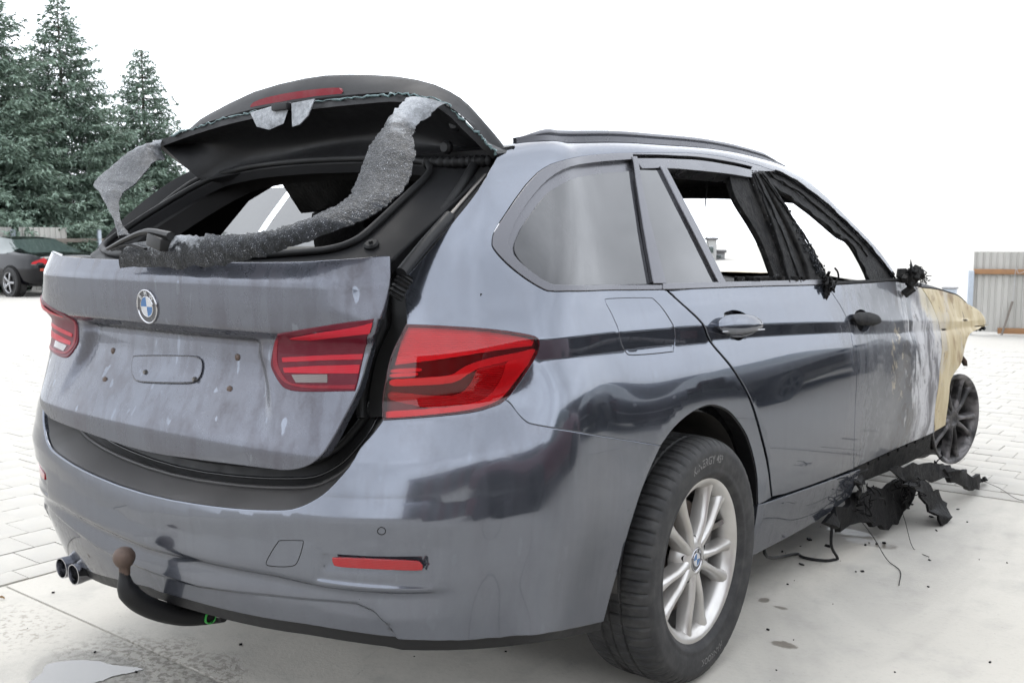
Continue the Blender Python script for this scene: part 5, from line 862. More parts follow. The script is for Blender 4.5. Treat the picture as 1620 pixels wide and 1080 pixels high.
# ---- bumper
bt=[p for p in D_['bump_top'] if p[0]>.02]; bb=[p for p in D_['bump_bot'] if p[0]>.02]; bl_=[p for p in D_['bump_left'] if p[0]<-.02]
right=cat(bt[::-1],rv([p for p in D_['lamp'][24:37]]),D_['seam'][1:],D_['arch_low'][1:],bb)
right=cat(rv(bt),rv(D_['lamp'][24:36]),D_['seam'][1:],D_['arch_low'][1:],bb)
left=cat(rv(bt),rv(D_['lamp'][24:36]),D_['seam'][1:],D_['arch_low'][1:],[q for q in bb if q[0]>abs(bl_[-1][0])+.06])
bo=cat([[0,bt[-1][1]-.02]],right,[[0,bb[-1][1]-.03]],bl_,rv(flip(left)))
_ue=np.arange(-.90,.901,.007); _ae=np.abs(_ue); _ex=np.vstack([np.stack([_ue,f],1) for f in (v_fold(_ae),v_groove(_ae)+.07,v_groove(_ae),v_groove(_ae)-.065,v_groove(_ae)-.13,v_groove(_ae)-.24,v_apron(_ae)+.06,v_apron(_ae)+.02,v_apron(_ae)-.02,v_apron(_ae)-.06)]+[np.stack([_ue,np.full(len(_ue),q)],1)[(_ae>.50)&(_ae<.84)] for q in (2.02,2.08,2.33,2.40,2.465,2.565)])
bumper=patch('rear_bumper',SD,bo,MT['paint_bump'],car,extra=_ex,step=.011,thick=.022,inset=.002,round_=.005)
rf=patch('reflector',S,D_['reflector'],MT['reflector'],bumper,step=.012,off=-.006,thick=.006,inset=0)
mirror(rf,'reflector',bumper)
def outline_tube(name,fn,poly,off,r,mat,par,k=.1):
    A=np.array(poly); P=fn(A[:,0],A[:,1]); N=fdn(fn,A[:,0],A[:,1],1.5e-3,1.5e-3/k); return tube(name,P+N*off,r,mat,par,6,closed=True)
outline_tube('tow_eye_cover',SD,D_['tow_cover'],-.0004,.0011,MT['inner'],bumper); outline_tube('parking_sensor',SD,D_['sensor'],-.0002,.0010,MT['inner'],bumper)
# diffuser lip under the bumper
bbp=np.array(cat([[-a,b] for a,b in bb if a>abs(bl_[-1][0])+.06],rv(bl_),[[0,bb[-1][1]]],rv(bb)))[:]
bbp=np.array(sorted(bbp.tolist(),key=lambda q:q[0])); P=SD(bbp[:,0],bbp[:,1]); inw=P*[.97,1,1]+np.array([0,.022,-.030]); inw2=P*[.9,1,1]+np.array([0,.12,-.026])
ribbon('undertray',P*[.985,1,1]+np.array([0,.010,.006]),inw,MT['black'],car,.004,1); ribbon('undertray',inw,inw2,MT['black'],car,.004,1)
# loading sill behind the bumper lip
lip=np.array(cat(rv(flip(bt)),[[0,bt[-1][1]-.02]],rv(bt))); lip=np.array(sorted(lip.tolist(),key=lambda q:(q[0]))); P=SD(lip[:,0],lip[:,1])+np.array([0,.004,-.004])
c_=np.array([.94,1,1]); A1=P; A2=P*[.95,1,1]+np.array([0,.078,.030]); A3=P*[.92,1,1]+np.array([0,.095,.045]); A4=P*[.90,1,1]+np.array([0,.105,.075]); A5=P*[.85,1,1]+np.array([0,.30,.05])
sl_=ribbon('loading_sill',A1,A2,MT['sillgrey'],car,.004,2); ribbon('sill_step',A2,A3,MT['blackdust'],sl_,.004,2); ribbon('sill_step',A3,A4,MT['black'],sl_,.004,2); ribbon('boot_floor',A4,A5,MT['inner'],car,.004,1)
tube('sill_bead',A2+np.array([0,0,.002]),.005,MT['sillgrey'],sl_,8); tube('sill_bead',A3+np.array([0,0,.002]),.0035,MT['gloss'],sl_,8)
tube('sill_seal',A4+np.array([0,-.01,.004]),.009,MT['rubber'],car,8)
# gutter round the tailgate opening (both sides) with its rubber seal
sbp=np.array(D_['seal_body']); P=S(sbp[:,0],sbp[:,1])
for sgn in (1,-1):
    mm=np.array([sgn,1,1.])
    q1=P*mm; q2=(P+np.array([-.040,.045,-.004]))*mm; q3=(P+np.array([-.075,.035,-.008]))*mm; q4=(P+np.array([-.10,.10,-.01]))*mm
    g=ribbon('tailgate_gutter',q1,q2,MT['black'],car,.003,2); ribbon('gutter_edge',q2,q3,MT['blackdust'],g,.003,1); ribbon('gutter_edge',q3,q4,MT['inner'],g,.003,1)
    tube('tailgate_seal',(q3+np.array([-.004*sgn,-.018,0])),.011,MT['rubber'],car,9)
# gas strut and wiring boot
st_=tube('gas_strut',[(.655,-.885,1.105),(.645,-.80,1.165),(.635,-.715,1.22)],.0125,MT['black'],car,12); tube('strut_rod',[(.635,-.715,1.22),(.60,-.55,1.315)],.005,MT['steel'],st_,8)
pts=[(.635,-.885,1.055),(.645,-.875,1.08),(.652,-.865,1.10)]; pp=smooth_path(pts,10); tube('wiring_boot',pp,.016,MT['rubber'],car,10,scale=1+.18*np.sin(np.arange(len(pp))*1.9))
pts=[(.40,-.535,1.352),(.50,-.52,1.350),(.58,-.50,1.352)]; pp=smooth_path(pts,16); tube('wiring_boot',pp,.013,MT['rubber'],car,10,scale=1+.2*np.sin(np.arange(len(pp))*1.9))
# ---- tailgate
gr=[p for p in D_['gate_right'] if p[0]>.03]; gt=[p for p in D_['gate_top'] if p[0]>.05]
half=cat(gt,gr[1:]); go=cat([[0,gt[0][1]-.001]],half,[[0,gr[-1][1]-.002]],[[a*(1-.075*float(sstep(.96,1.06,b)))*(1-.0*b),b] for a,b in rv(flip(half))])
gz=[(x,z) for x in np.arange(-.66,.67,.012) for z in (.742,.748,.968,.975,1.089,1.096)]
gate=patch('tailgate',G,go,MT['paint_gate'],car,step=.0095,sv=1.0,thick=.028,inset=0,round_=.004)
for sgn in (1,-1):
    fx=(lambda l:l) if sgn>0 else flip
    gl=patch('tailgate_light',G,fx(D_['gate_lamp']),MT['gred2'],gate,step=.02,sv=1.0,off=.003,thick=.012,inset=.002,round_=.003)
    for k_,m_ in (('g_up','gred'),('g_m1','gred'),('g_m2','gred'),('g_clr','clear'),('g_rim','redm')):
        o=patch('light_guide',G,fx(D_[k_]),MT[m_],car,step=.02,sv=1.0,off=.0042,thick=.0014,inset=0,round_=.001); o.parent=gate
outline_tube('pad_rim',G,D_['plate_pad'],.003,.0016,MT['trim'],gate,1.0)
pd=np.array(D_['plate_pad'])*[.98,1]; patch('number_plate_pad',G,D_['plate_pad'],MT['paint_gate'],gate,step=.02,sv=1.0,off=.004,thick=.006,inset=.002)
for i in range(4):
    x_,z_=D_['hole%d'%i]; p=G([x_],[z_])[0]; V,F=lathe_data([(.0,-.002),(.0075,-.002),(.0085,.002)],12,'y',tuple(p)); mesh('screw_hole',[v*1 for v in V],F,MT['rust'],gate)
for x_ in (-.068,.125):
    p=G([x_],[.858])[0]; V,F=lathe_data([(0,-.010),(.004,-.010),(.0055,-.006),(.0055,.002)],10,'y',tuple(p)); mesh('screw',V,F,MT['steel'],gate,True,sharp=30)
def emblem(parent,c,ex,ey,en,R):
    """round badge: metal rim, dark ring with the letters, four quarters in blue and white"""
    c=np.array(c);ex=np.array(ex);ey=np.array(ey);en=np.array(en)
    T=lambda V:[c+ex*v[0]+ey*v[1]+en*v[2] for v in V]
    def lz(prof,seg=40):
        V,F=lathe_data(prof,seg,'z'); return T(V),F
    V,F=lz([(R*.90,.001),(R*.92,.0032),(R*.97,.0036),(R,.0015),(R,-.002)]); o=mesh('emblem',V,F,MT['chrome'],parent,True)
    V,F=lz([(0,.0012),(R*.91,.0012)]); mesh('emblem_ring',V,F,MT['emblack'],parent)
    for q in range(4):
        a0=q*math.pi/2; pts=[(0,0,.0024)]+[(R*.56*math.cos(a0+k*math.pi/20),R*.56*math.sin(a0+k*math.pi/20),.0024) for k in range(11)]
        mesh('emblem_quarter',T(pts),[tuple(range(12))],MT['white' if q in (0,2) else 'blue'],parent,False)
    V,F=lz([(R*.55,.0018),(R*.565,.0030),(R*.60,.0030),(R*.615,.0015)]); mesh('emblem_rim',V,F,MT['chrome'],parent)
    for ch,a in (('B',135),('M',90),('W',45)):
        V,F=text_data(ch,R*.36,.0004,R*.008); r_=math.radians(a-90); V2=[]
        for v in V:
            x,y=v[0],v[1]+R*.755; V2.append((x*math.cos(r_)-y*math.sin(r_),x*math.sin(r_)+y*math.cos(r_),.002+v[2]))
        mesh('emblem_letter',T(V2),F,MT['white'],parent,False)
p=G([0],[1.018])[0]; n=fdn(G,np.array([0.]),np.array([1.018]),1e-3,4e-3)[0]
emblem(gate,p+n*.001,(1,0,0),tuple(np.cross(n,(1,0,0))*1.0),tuple(n),.040)
# window surround of the tailgate
fr=[p for p in D_['fr_right']]; half=cat(fr,[[.53,1.08],[.40,1.13],[.2,1.155]]); fo=cat([[.3,-.02]],half,[[0,1.16]],rv(flip(half)),[[-.3,-.02]])
ho=[p for p in D_['ap_out'] if p[0]>.02]; k0=min(range(len(ho)),key=lambda i:ho[i][1]+abs(ho[i][0])*.05)
ho=[p for p in D_['ap_out']]; ho=ho[3:33]; ho=[p for p in ho if p[0]>.03]
hole=cat([[0,-.028+.03]],[[a,max(b,.012)] for a,b in ho],[[0,1.065]],rv(flip([[a,max(b,.012)] for a,b in ho])))
fs=patch('tailgate_window_frame',FR,fo,MT['satin'],car,holes=[hole],step=.02,sv=.5,off=0,thick=.03,inset=0,hole_inset=0,round_=.006)
hp_=np.array(hole); P=FR(hp_[:,0],hp_[:,1]); N=fdn(FR,hp_[:,0],hp_[:,1],2e-3,4e-3); seal=smooth_path(np.vstack([P+N*.006,(P+N*.006)[:1]]),2)[:-1]
tube('window_seal',seal,.0085,MT['rubber'],fs,8,closed=True)
x_,t_=D_['knob']; p=FR([x_],[t_])[0]; n=fdn(FR,np.array([x_]),np.array([t_]),2e-3,4e-3)[0]; q=Vector(n).to_track_quat('Z','Y').to_matrix()
V,F=lathe_data([(0,.014),(.004,.014),(.005,.009),(.012,.009),(.0165,.005),(.0165,-.002)],24,'z'); mesh('rubber_stop',[np.array(q@Vector(v))+p for v in V],F,MT['rubber'],fs,True,sharp=35)
# inner lip of the frame (rolled metal seen through the opening)
P2=P*[.97,1,1]+np.array([0,.05,-.012]); ribbon('inner_frame',np.vstack([P,P[:1]]),np.vstack([P2,P2[:1]]),MT['blackdust'],fs,.004,1)
P3=P2*[.93,1,1]+np.array([0,.03,-.03]); ribbon('inner_frame',np.vstack([P2,P2[:1]]),np.vstack([P3,P3[:1]]),MT['inner'],fs,.004,1)
# ---- raised glass hatch with the roof spoiler
T_=np.array(D_['hT']);B_=np.array(D_['hB']);A_=np.array(D_['hA']);T2_=np.array(D_['hT2'])
hatch=ribbon('glass_hatch',T_,B_,MT['black'],car,.018,8,mid=(0,.075,.012))
V=[];F=[];n_=len(A_);prof=[(0,-.005),(.12,.006),(.5,.010),(.9,.004),(1,-.004)]
for i in range(n_):
    for t,o in prof: V.append(T2_[i]*(1-t)+A_[i]*t+np.array([0,-o,0]))
    V.append(A_[i]+np.array([0,.018,.002])); V.append(A_[i]*.6+T2_[i]*.4+np.array([0,.055,-.01])); V.append(T2_[i]+np.array([0,.05,-.01]))
w_=8
for i in range(n_-1):
    for k in range(w_): a=i*w_+k;b=i*w_+(k+1)%w_; F.append((a,a+w_,b+w_,b))
F.append(tuple(range(w_))); F.append(tuple((n_-1)*w_+k for k in range(w_))[::-1])
sp_=mesh('roof_spoiler',V,F,MT['trim'],car,True,sharp=45); sp_.data.materials[0]=MT['satin']
bk=np.array(D_['brake']); m_=len(bk); c=bk.mean(0); V=list(bk+np.array([0,-.004,0]))+list(bk+np.array([0,.02,0]))+[c+np.array([0,-.005,0])]; F=[(i,(i+1)%m_,2*m_) for i in range(m_)]+[(i,i+m_,(i+1)%m_+m_,(i+1)%m_) for i in range(m_)]
mesh('brake_light',V,F,MT['redm'],sp_,True,sharp=40)
# torn edge of the hatch glass
pp=smooth_path(T_[1:],5); pp=pp+rng.normal(size=pp.shape)*.0022; tube('glass_edge',pp+np.array([0,-.004,0]),.0020,MT['glassedge'],hatch,6,scale=.5+1.3*rng.random(len(pp)))
# hanging pieces at the hatch centre, and latch
def flake(pts,name,mat,par,t=.003):
    P=np.array(pts); n=np.cross(P[1]-P[0],P[2]-P[0]); n/=np.linalg.norm(n); k=len(P); V=list(P)+list(P+n*t); F=[tuple(range(k)),tuple(range(k,2*k))[::-1]]+[(i,i+k,(i+1)%k+k,(i+1)%k) for i in range(k)]
    return mesh(name,V,F,mat,par,False)
hz=lambda px_,pz_,y_: (px_,y_,pz_)
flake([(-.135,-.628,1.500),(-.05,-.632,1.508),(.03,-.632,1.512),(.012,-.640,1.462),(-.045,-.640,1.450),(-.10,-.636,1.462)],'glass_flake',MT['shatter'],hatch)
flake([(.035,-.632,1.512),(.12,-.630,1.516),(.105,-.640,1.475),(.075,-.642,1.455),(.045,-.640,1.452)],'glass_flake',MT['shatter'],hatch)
box('hatch_latch',(0.0,-.63,1.505),(.06,.03,.018),MT['black'],hatch,bev=.004)
for x_,z_,r_ in ((.47,1.385,.016),(.50,1.44,.02)):
    V,F=lathe_data([(0,-.01),(r_*.7,-.01),(r_,-.004),(r_,.006)],14,'y',(x_,-.515-.02,z_)); mesh('hatch_fitting',V,F,MT['black'],hatch,True,sharp=30)
# ---- sheets of shattered tinted glass still hanging together
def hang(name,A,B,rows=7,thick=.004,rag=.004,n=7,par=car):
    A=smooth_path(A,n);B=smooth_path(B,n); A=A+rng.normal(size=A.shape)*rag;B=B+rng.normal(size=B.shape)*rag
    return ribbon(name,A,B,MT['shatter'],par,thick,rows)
def hang2(A,B,amp):
    A=smooth_path(A,2);B=smooth_path(B,2);n=len(A); w1=np.convolve(rng.normal(size=n+8),np.ones(3)/3,'same')[4:-4]; w2=np.convolve(rng.normal(size=n+8),np.ones(3)/3,'same')[4:-4]
    d=(B-A)/(np.linalg.norm(B-A,axis=1)[:,None]+1e-9); A=A+d*(w1*amp+rng.normal(size=n)*.0016)[:,None]; B=B+d*(w2*amp+rng.normal(size=n)*.0016)[:,None]
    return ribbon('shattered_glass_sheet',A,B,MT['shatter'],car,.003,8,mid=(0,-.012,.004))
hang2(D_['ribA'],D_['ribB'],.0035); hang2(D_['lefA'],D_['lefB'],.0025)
# ---- wiper
wp=tube('rear_wiper',smooth_path([(.150,-1.068,1.178),(.08,-1.078,1.187),(.0,-1.078,1.172),(-.10,-1.068,1.148)],5),.011,MT['blackdust'],car,8,flat=.7,scale=np.r_[np.linspace(1.2,1,5),np.linspace(1,.55,11)])
V,F=box_data((.115,-1.07,1.165),(.055,.04,.030),Matrix.Rotation(.25,3,'Y'),.006); mesh('wiper_base',V,F,MT['blackdust'],wp,True,sharp=35)
tube('wiper_blade',smooth_path([(.075,-1.082,1.150),(0.0,-1.080,1.158),(-.08,-1.07,1.146)],4),.005,MT['black'],wp,6,flat=.6)
# ---- rear wheel
def wheel(name,c,mats,tyre=True,rz=0.,flipx=1,lab=None):
    cx,cy,cz=c
    prof=[(.195,-.175),(.2205,-.172),(.2205,-.160),(.205,-.150),(.190,-.10),(.188,-.03),(.196,-.014),(.2045,-.006),(.2125,0.0),(.2205,-.001),(.222,-.006),(.2205,-.012)]
    parts=[lathe_data(prof,72,'x')]
    for k in range(10):
        a=math.radians(36*k+2+ (5 if k%2 else -5)); w0=.5
        rr=np.array([.040,.070,.105,.145,.180,.207]); xx=np.array([-.016,-.012,-.010,-.012,-.012,-.010]); ww=np.array([.016,.0118,.0106,.0115,.0145,.0215]); dd=np.array([.04,.04,.04,.038,.034,.03])
        rs=np.linspace(.04,.207,14); X=np.interp(rs,rr,xx);W=np.interp(rs,rr,ww);Dp=np.interp(rs,rr,dd)
        V=[];F=[]
        for r_,x_,w_,d_ in zip(rs,X,W,Dp):
            lean=(.0 if k%2 else 0)
            for dx,dy in ((-d_,-w_*1.25),(-.012,-w_*1.05),(-.003,-w_*.80),(.0015,-w_*.28),(.0015,w_*.28),(-.003,w_*.80),(-.012,w_*1.05),(-d_,w_*1.25)):
                V.append((x_+dx,r_*math.cos(a)-dy*math.sin(a),r_*math.sin(a)+dy*math.cos(a)))
        for i in range(13):
            for j in range(8): F.append((i*8+j,i*8+(j+1)%8,(i+1)*8+(j+1)%8,(i+1)*8+j))
        parts.append((V,F))
    parts.append(lathe_data([(0,-.018),(.030,-.018),(.034,-.014),(.044,-.016),(.062,-.024),(.072,-.045),(.074,-.06)],40,'x'))
    V,F=join_data(parts)
    Mx=Matrix.Rotation(rz,3,'Z')
    X_=lambda V:[np.array(Mx@Vector((float(v[0])*flipx,float(v[1]),float(v[2]))))+np.array(c) for v in V]
    o=mesh('wheel',X_(V),F,MT[mats[0]],car,True,sharp=50)
    if lab: o['label']=lab
    for k in range(5):
        a=math.radians(72*k+20); V,F=lathe_data([(0,-.030),(.008,-.030),(.0095,-.022)],10,'x',(0,.056*math.cos(a),.056*math.sin(a))); mesh('bolt_hole',X_(V),F,MT['inner'],o)
    if tyre:
        tp=[(.208,-.170),(.224,-.178),(.245,-.190),(.270,-.197),(.292,-.196),(.308,-.189),(.317,-.178),(.3225,-.165),(.3250,-.150),(.326,-.128),(.3265,-.121),(.3265,-.119),(.3265,-.092),(.3268,-.0885),(.3265,-.085),(.3265,-.058),(.3265,-.056),(.326,-.049),(.325,-.027),(.3225,-.012),(.317,.001),(.308,.012),(.297,.0165),(.290,.0185),(.284,.0180),(.270,.0185),(.258,.017),(.250,.0155),(.243,.0135),(.238,.0145),(.232,.012),(.226,.007),(.2205,.001),(.212,-.004)]
        nb=66;sg=nb*6;V=[];F=[];k=len(tp)
        for i in range(sg):
            a=2*math.pi*i/sg; ph=i%6
            for j,(r_,h_) in enumerate(tp):
                d=0.
                if 10<=j<=12 and j==11: d=.006
                if j in (13,) : d=.0065
                if j==16: d=.006
                if 6<=j<=9 and ph in (0,): d=.0055
                if 17<=j<=20 and ph in (0,): d=.0055
                if j==21 and ph==0: d=.003
                if j==6 and ph==0: d=.003
                if 17<=j<=19 and ph==3: d=.002
                if 12<=j<=15 and ph in (0,): d=.004
                rr=r_-d
                z=rr*math.sin(a)
                V.append((h_,rr*math.cos(a),z))
        V=np.array(V); zz=V[:,2]; fl=zz<-(cz-.001); V[fl,0]=np.where(fl,V[:,0],0)[fl]*1.0; V[:,2]=np.maximum(zz,-(cz-.001)-0*zz)
        for i in range(sg):
            for j in range(k-1):
                a=i*k+j;b=((i+1)%sg)*k+j; F.append((a,b,b+1,a+1))
        mesh('tyre',X_(V),F,MT['tyre'],o,True,sharp=38)
        for s_,ang,size in (('KINERGY 4S²',92,.030),('HANKOOK',-82,.024)):
            V,F=text_data(s_,size,.0012,.0004); W=[]
            for v in V:
                r_=.2705+v[1]; a=math.radians(ang)-v[0]/.27; W.append((.0178+v[2]*.8-abs(v[1])*.06,r_*math.cos(a),r_*math.sin(a)))
            if flipx>0: mesh('tyre_lettering',X_(W),F,MT['tyretext'],o,False)
        V,F=lathe_data([(.05,-.075),(.150,-.075),(.150,-.095),(.05,-.095)],40,'x'); mesh('brake_disc',X_(V),F,MT['disc'],o,True,sharp=30)
        V,F=box_data((-.075,.115,.03),(.06,.075,.17),Matrix.Rotation(-.25,3,'X'),.01); mesh('brake_caliper',X_(V),F,MT['steel'],o,True,sharp=30)
        V,F=sweep_data([(-.05,.15,.045),(-.035,.16,.055),(-.03,.175,.06)],[(-.009,-.007),(.009,-.007),(.009,.007),(-.009,.007)]); mesh('brake_hose',X_(V),F,MT['steel'],o,False)
    if flipx>0 and tyre: 
        n=np.array(Mx@Vector((1,0,0))); emblem(o,np.array(c)+n*-.0165,tuple(np.array(Mx@Vector((0,1,0)))),(0,0,1),tuple(n),.031)
    return o
w1=wheel('wheel',(.886,0,.326),('rim',)); w2=wheel('wheel',(-.886,0,.326),('rim',),flipx=-1)
wheel('wheel',(.865,2.76,.292),('burnrim',),False,rz=-.25,lab='burnt bare front wheel rim without a tyre'); wheel('wheel',(-.865,2.76,.292),('burnrim',),False,rz=-.34,flipx=-1,lab='burnt bare far front wheel rim without a tyre')
# wheel housings
for sgn in (1,-1):
    V=[];F=[];n_=26
    for i in range(n_):
        a=math.radians(-28+214*i/(n_-1))
        for x_,r_ in ((.84,.352),(.76,.372),(.60,.378),(.50,.37)): V.append((x_*sgn,.0+r_*math.cos(a),.365+r_*math.sin(a)))
    for i in range(n_-1):
        for k in range(3): F.append((i*4+k,i*4+k+1,i*4+5+k,i*4+4+k))
    mesh('wheel_arch_liner',V,F,MT['liner'],car)
    V=[(.5*sgn,-.45,.38),(.5*sgn,.45,.30),(.5*sgn,.45,.8),(.5*sgn,-.45,.8)]; mesh('wheel_arch_liner',V,[(0,1,2,3)],MT['inner'],car)
# arch return flange
q=np.array(D_['arch']+[]); P=SD(q[:,0],q[:,1]); ribbon('arch_flange',P+np.array([-.004,0,0]),P*[1,1,1]+np.array([-.05,0,.012])+np.array([0,-.0,0]),MT['black'],car,.003,1)
q=np.array(D_['arch_low']); P=SD(q[:,0],q[:,1]); ribbon('arch_flange',P+np.array([-.005,-.003,0]),P+np.array([-.06,-.03,0]),MT['black'],car,.003,1)
# ---- floor pan, dash, bonnet
box('floor_pan',(0,1.0,.30),(1.40,2.6,.10),MT['inner'],car,bev=.03); box('rear_valance',(0,-.80,.43),(1.25,.25,.16),MT['inner'],car,bev=.03)
V=[];F=[]
for i,(y_,z_) in enumerate(((1.72,.86),(1.80,.955),(1.95,.985),(2.25,.995),(2.42,.97))):
    for k in range(9): t=-1+k/4; V.append((t*.74,y_+.05*(1-t*t),z_+.014*math.sin(k*2.1+i)-.02*t*t))
for i in range(4):
    for k in range(8): F.append((i*9+k,i*9+k+1,i*9+k+10,i*9+k+9))
mesh('burnt_dashboard',V,F,MT['soot'],car)
box('rear_seat',(0,.02,.80),(1.30,.14,.66),MT['soot'],car,Matrix.Rotation(.22,3,'X'),.05)
for sx in (-.42,0,.42): box('headrest',(sx,-.02,1.19),(.27,.11,.17),MT['soot'],car,Matrix.Rotation(.15,3,'X'),.045)
xs_=np.linspace(-.66,.60,22); ribbon('hanging_headlining',[(x,-.10,1.372) for x in xs_],[(x,-.02+.03*math.sin(x*9),1.245+.035*math.sin(x*7+1)+.02*math.sin(x*19)) for x in xs_],MT['soot'],car,.008,3)
for sx in (-1,1):
    ribbon('pillar_lining',[(sx*.70,-.62,1.10),(sx*.66,-.55,1.20),(sx*.61,-.46,1.31),(sx*.57,-.38,1.36)],[(sx*.70,-.42,1.08),(sx*.675,-.36,1.18),(sx*.62,-.28,1.30),(sx*.57,-.20,1.36)],MT['inner'],car,.02,2)
    ribbon('cargo_lining',[(sx*.72,-.80,.60),(sx*.74,-.80,.85),(sx*.73,-.75,1.06)],[(sx*.72,.05,.60),(sx*.76,.05,.85),(sx*.76,.05,1.04)],MT['inner'],car,.02,2)
for sx in (-.36,.36): box('front_seat_frame',(sx,1.15,.58),(.42,.09,.50),MT['char'],car,Matrix.Rotation(-.2,3,'X'),.03)
V=[];F=[]
for i in range(12):
    t=i/11; y_=2.08+t*1.2
    for k in range(15):
        s_=-1+k/7; V.append((s_*(.745-.08*t*t),y_+.05*(1-s_*s_)*(1-t),1.005-.115*t-.06*t*t-.045*s_*s_+.010*math.sin(7*t+4*s_)+.006*math.sin(13*t-9*s_)))
for i in range(11):
    for k in range(14): a=i*15+k; F.append((a,a+1,a+16,a+15))
mesh('burnt_bonnet',V,F,MT['paint_wing'],car)
# dark slot between bonnet and wing, and the torn front end of the wing
q=np.array(D_['fender'][:13]); P=S(q[:,0],q[:,1]); ribbon('wing_edge',P+np.array([-.002,0,.004]),P+np.array([-.085,.01,.028]),MT['soot'],car,.006,2)
q=np.array(D_['fender'][18:26]); P=S(q[:,0],q[:,1]); ribbon('torn_wing_edge',P,P+np.array([-.05,.02,-.012]),MT['soot'],car,.008,1)
tangle('burnt_bracket',(.84,3.22,.70),.028,7,.005,car); 
V,F=sweep_data([(.87,2.78,.60),(.875,2.80,.575),(.88,2.815,.55)],[(-.014,-.004),(.014,-.004),(.014,.004),(-.014,.004)],scale=[.5,1,.7]); mesh('burnt_bracket',V,F,MT['rust'],car)
# engine bay mass and subframe behind the wheel
box('engine_bay_remains',(0,2.75,.52),(1.1,.9,.36),MT['char'],car,bev=.05)
# ---- exhaust, tow bar
for c in ((-.462,-.985,.277),(-.524,-.985,.282)):
    prof=[(.0245,.24),(.0265,.02),(.029,0.0),(.0285,-.012),(.0255,-.012),(.0235,0.0),(.022,.10),(0,.10)]
    V,F=lathe_data([(r,h) for r,h in prof],28,'y',c); mesh('exhaust_tip',V,F,MT['chrome'],car,True,sharp=40)
box('exhaust_silencer',(-.50,-.66,.31),(.42,.30,.14),MT['steel'],car,bev=.05)
tb=tube('tow_bar',smooth_path([(0,-1.12,.428),(0,-1.121,.405),(0,-1.116,.375),(0,-1.09,.339),(0,-1.04,.301),(0,-.975,.268),(0,-.92,.252),(0,-.86,.240)],5),.0215,MT['black'],car,14,scale=np.r_[np.full(5,.55),np.linspace(.62,1.,6),np.full(25,1.12)])
V,F=lathe_data([(.012,-.04),(.013,-.022),(.018,-.0185),(.0235,-.008),(.025,0),(.0235,.0085),(.018,.0172),(.009,.0222),(0,.0225)],24,'z',(0,-1.12,.452)); mesh('tow_ball',V,F,MT['rust'],tb,True,sharp=60)
V,F=lathe_data([(.0125,.0),(.0155,.0),(.0155,.008),(.0125,.008)],24,'x',(.020,-.915,.250)); mesh('lock_ring',V,F,MT['green'],tb,True,sharp=30)
V,F=box_data((.032,-.895,.262),(.012,.012,.030),None,.003); mesh('lock_lever',V,F,MT['white'],tb,True,sharp=30)
V,F=box_data((.0,-.865,.262),(.075,.07,.05),Matrix.Rotation(.3,3,'X'),.01); mesh('tow_socket',V,F,MT['black'],tb,True,sharp=30)
box('tow_cross_beam',(.0,-.84,.315),(.60,.08,.06),MT['inner'],car,bev=.01)
# ---- burnt scraps hanging under the front
def slab(name,A,B,mat,t=.01,rows=3,j=.006,n=4,mid=None):
    A=smooth_path(A,n);B=smooth_path(B,n); return ribbon(name,A+rng.normal(size=A.shape)*j,B+rng.normal(size=B.shape)*j,mat,car,t,rows,mid)
slab('hanging_liner',[(.85,.99,.195),(.85,1.18,.215),(.85,1.43,.20),(.86,1.70,.19),(.88,2.0,.20)],[(.86,1.05,.165),(.86,1.20,.12),(.87,1.45,.075),(.89,1.66,.035),(.90,1.86,.09)],MT['soot'],.020,6,.012)
slab('hanging_panel',[(.95,1.60,.235),(.98,1.72,.16),(1.0,1.80,.075),(1.04,1.86,.012)],[(.95,1.80,.215),(.98,1.93,.14),(1.01,2.03,.05),(1.05,1.93,.006)],MT['soot'],.010,5,.006)
slab('bent_shield',[(.90,1.55,.275),(.95,1.78,.270),(.98,2.05,.215),(.98,2.24,.16)],[(.93,1.62,.225),(.96,1.80,.195),(.99,2.02,.16),(1.0,2.26,.135)],MT['char'],.006,3,.005)
slab('charred_strip',[(.98,2.02,.20),(1.0,2.30,.145),(1.01,2.55,.065),(1.02,2.74,.018)],[(.98,2.05,.16),(1.0,2.28,.085),(1.01,2.52,.030),(1.02,2.75,.012)],MT['soot'],.018,5,.010)
slab('hanging_scrap',[(.93,1.70,.21),(.93,1.71,.15),(.935,1.72,.10)],[(.93,1.74,.20),(.93,1.76,.14),(.935,1.755,.095)],MT['char'],.012,2,.006)
slab('torn_sill_end',[(.87,1.26,.30),(.88,1.30,.26),(.875,1.28,.215)],[(.86,1.42,.30),(.86,1.42,.245),(.86,1.33,.20)],MT['char'],.01,3,.008)
tangle('wiring_clump',(.90,1.33,.20),.05,12,.0022,car,(1,1.4,1)); tangle('wiring_clump',(.94,1.68,.19),.05,12,.0022,car,(1,1.4,.8)); tangle('wiring_clump',(.92,2.15,.17),.045,10,.002,car,(1,1.4,.8))
tube('hanging_cable',smooth_path([(.80,.62,.25),(.80,.64,.15)]+D_['cableg'][1:-1]+[(.84,1.12,.08),(.84,1.14,.20)],5),.0055,MT['rubber'],car,7)
tube('hanging_wire',smooth_path([(.88,1.2,.2),(.93,1.3,.08),(.99,1.28,.01),(1.06,1.2,.004),(1.1,1.05,.004)],6),.0015,MT['soot'],car,5)
tube('hanging_wire',smooth_path([(.90,1.55,.2),(.95,1.6,.1),(1.02,1.5,.004),(1.1,1.42,.004)],6),.0012,MT['soot'],car,5)
tube('hanging_wire',smooth_path([(1.0,2.6,.05),(1.1,2.6,.02),(1.2,2.5,.004),(1.32,2.5,.004)],6),.0012,MT['soot'],car,5)
tube('hanging_wire',[(.60,.55,1.395),(.60,.56,1.33),(.60,.55,1.27)],.002,MT['soot'],car,5); tube('hanging_wire',smooth_path([(.60,.55,1.27),(.60,.56,1.18),(.605,.60,1.11)],5),.0008,MT['soot'],car,4)
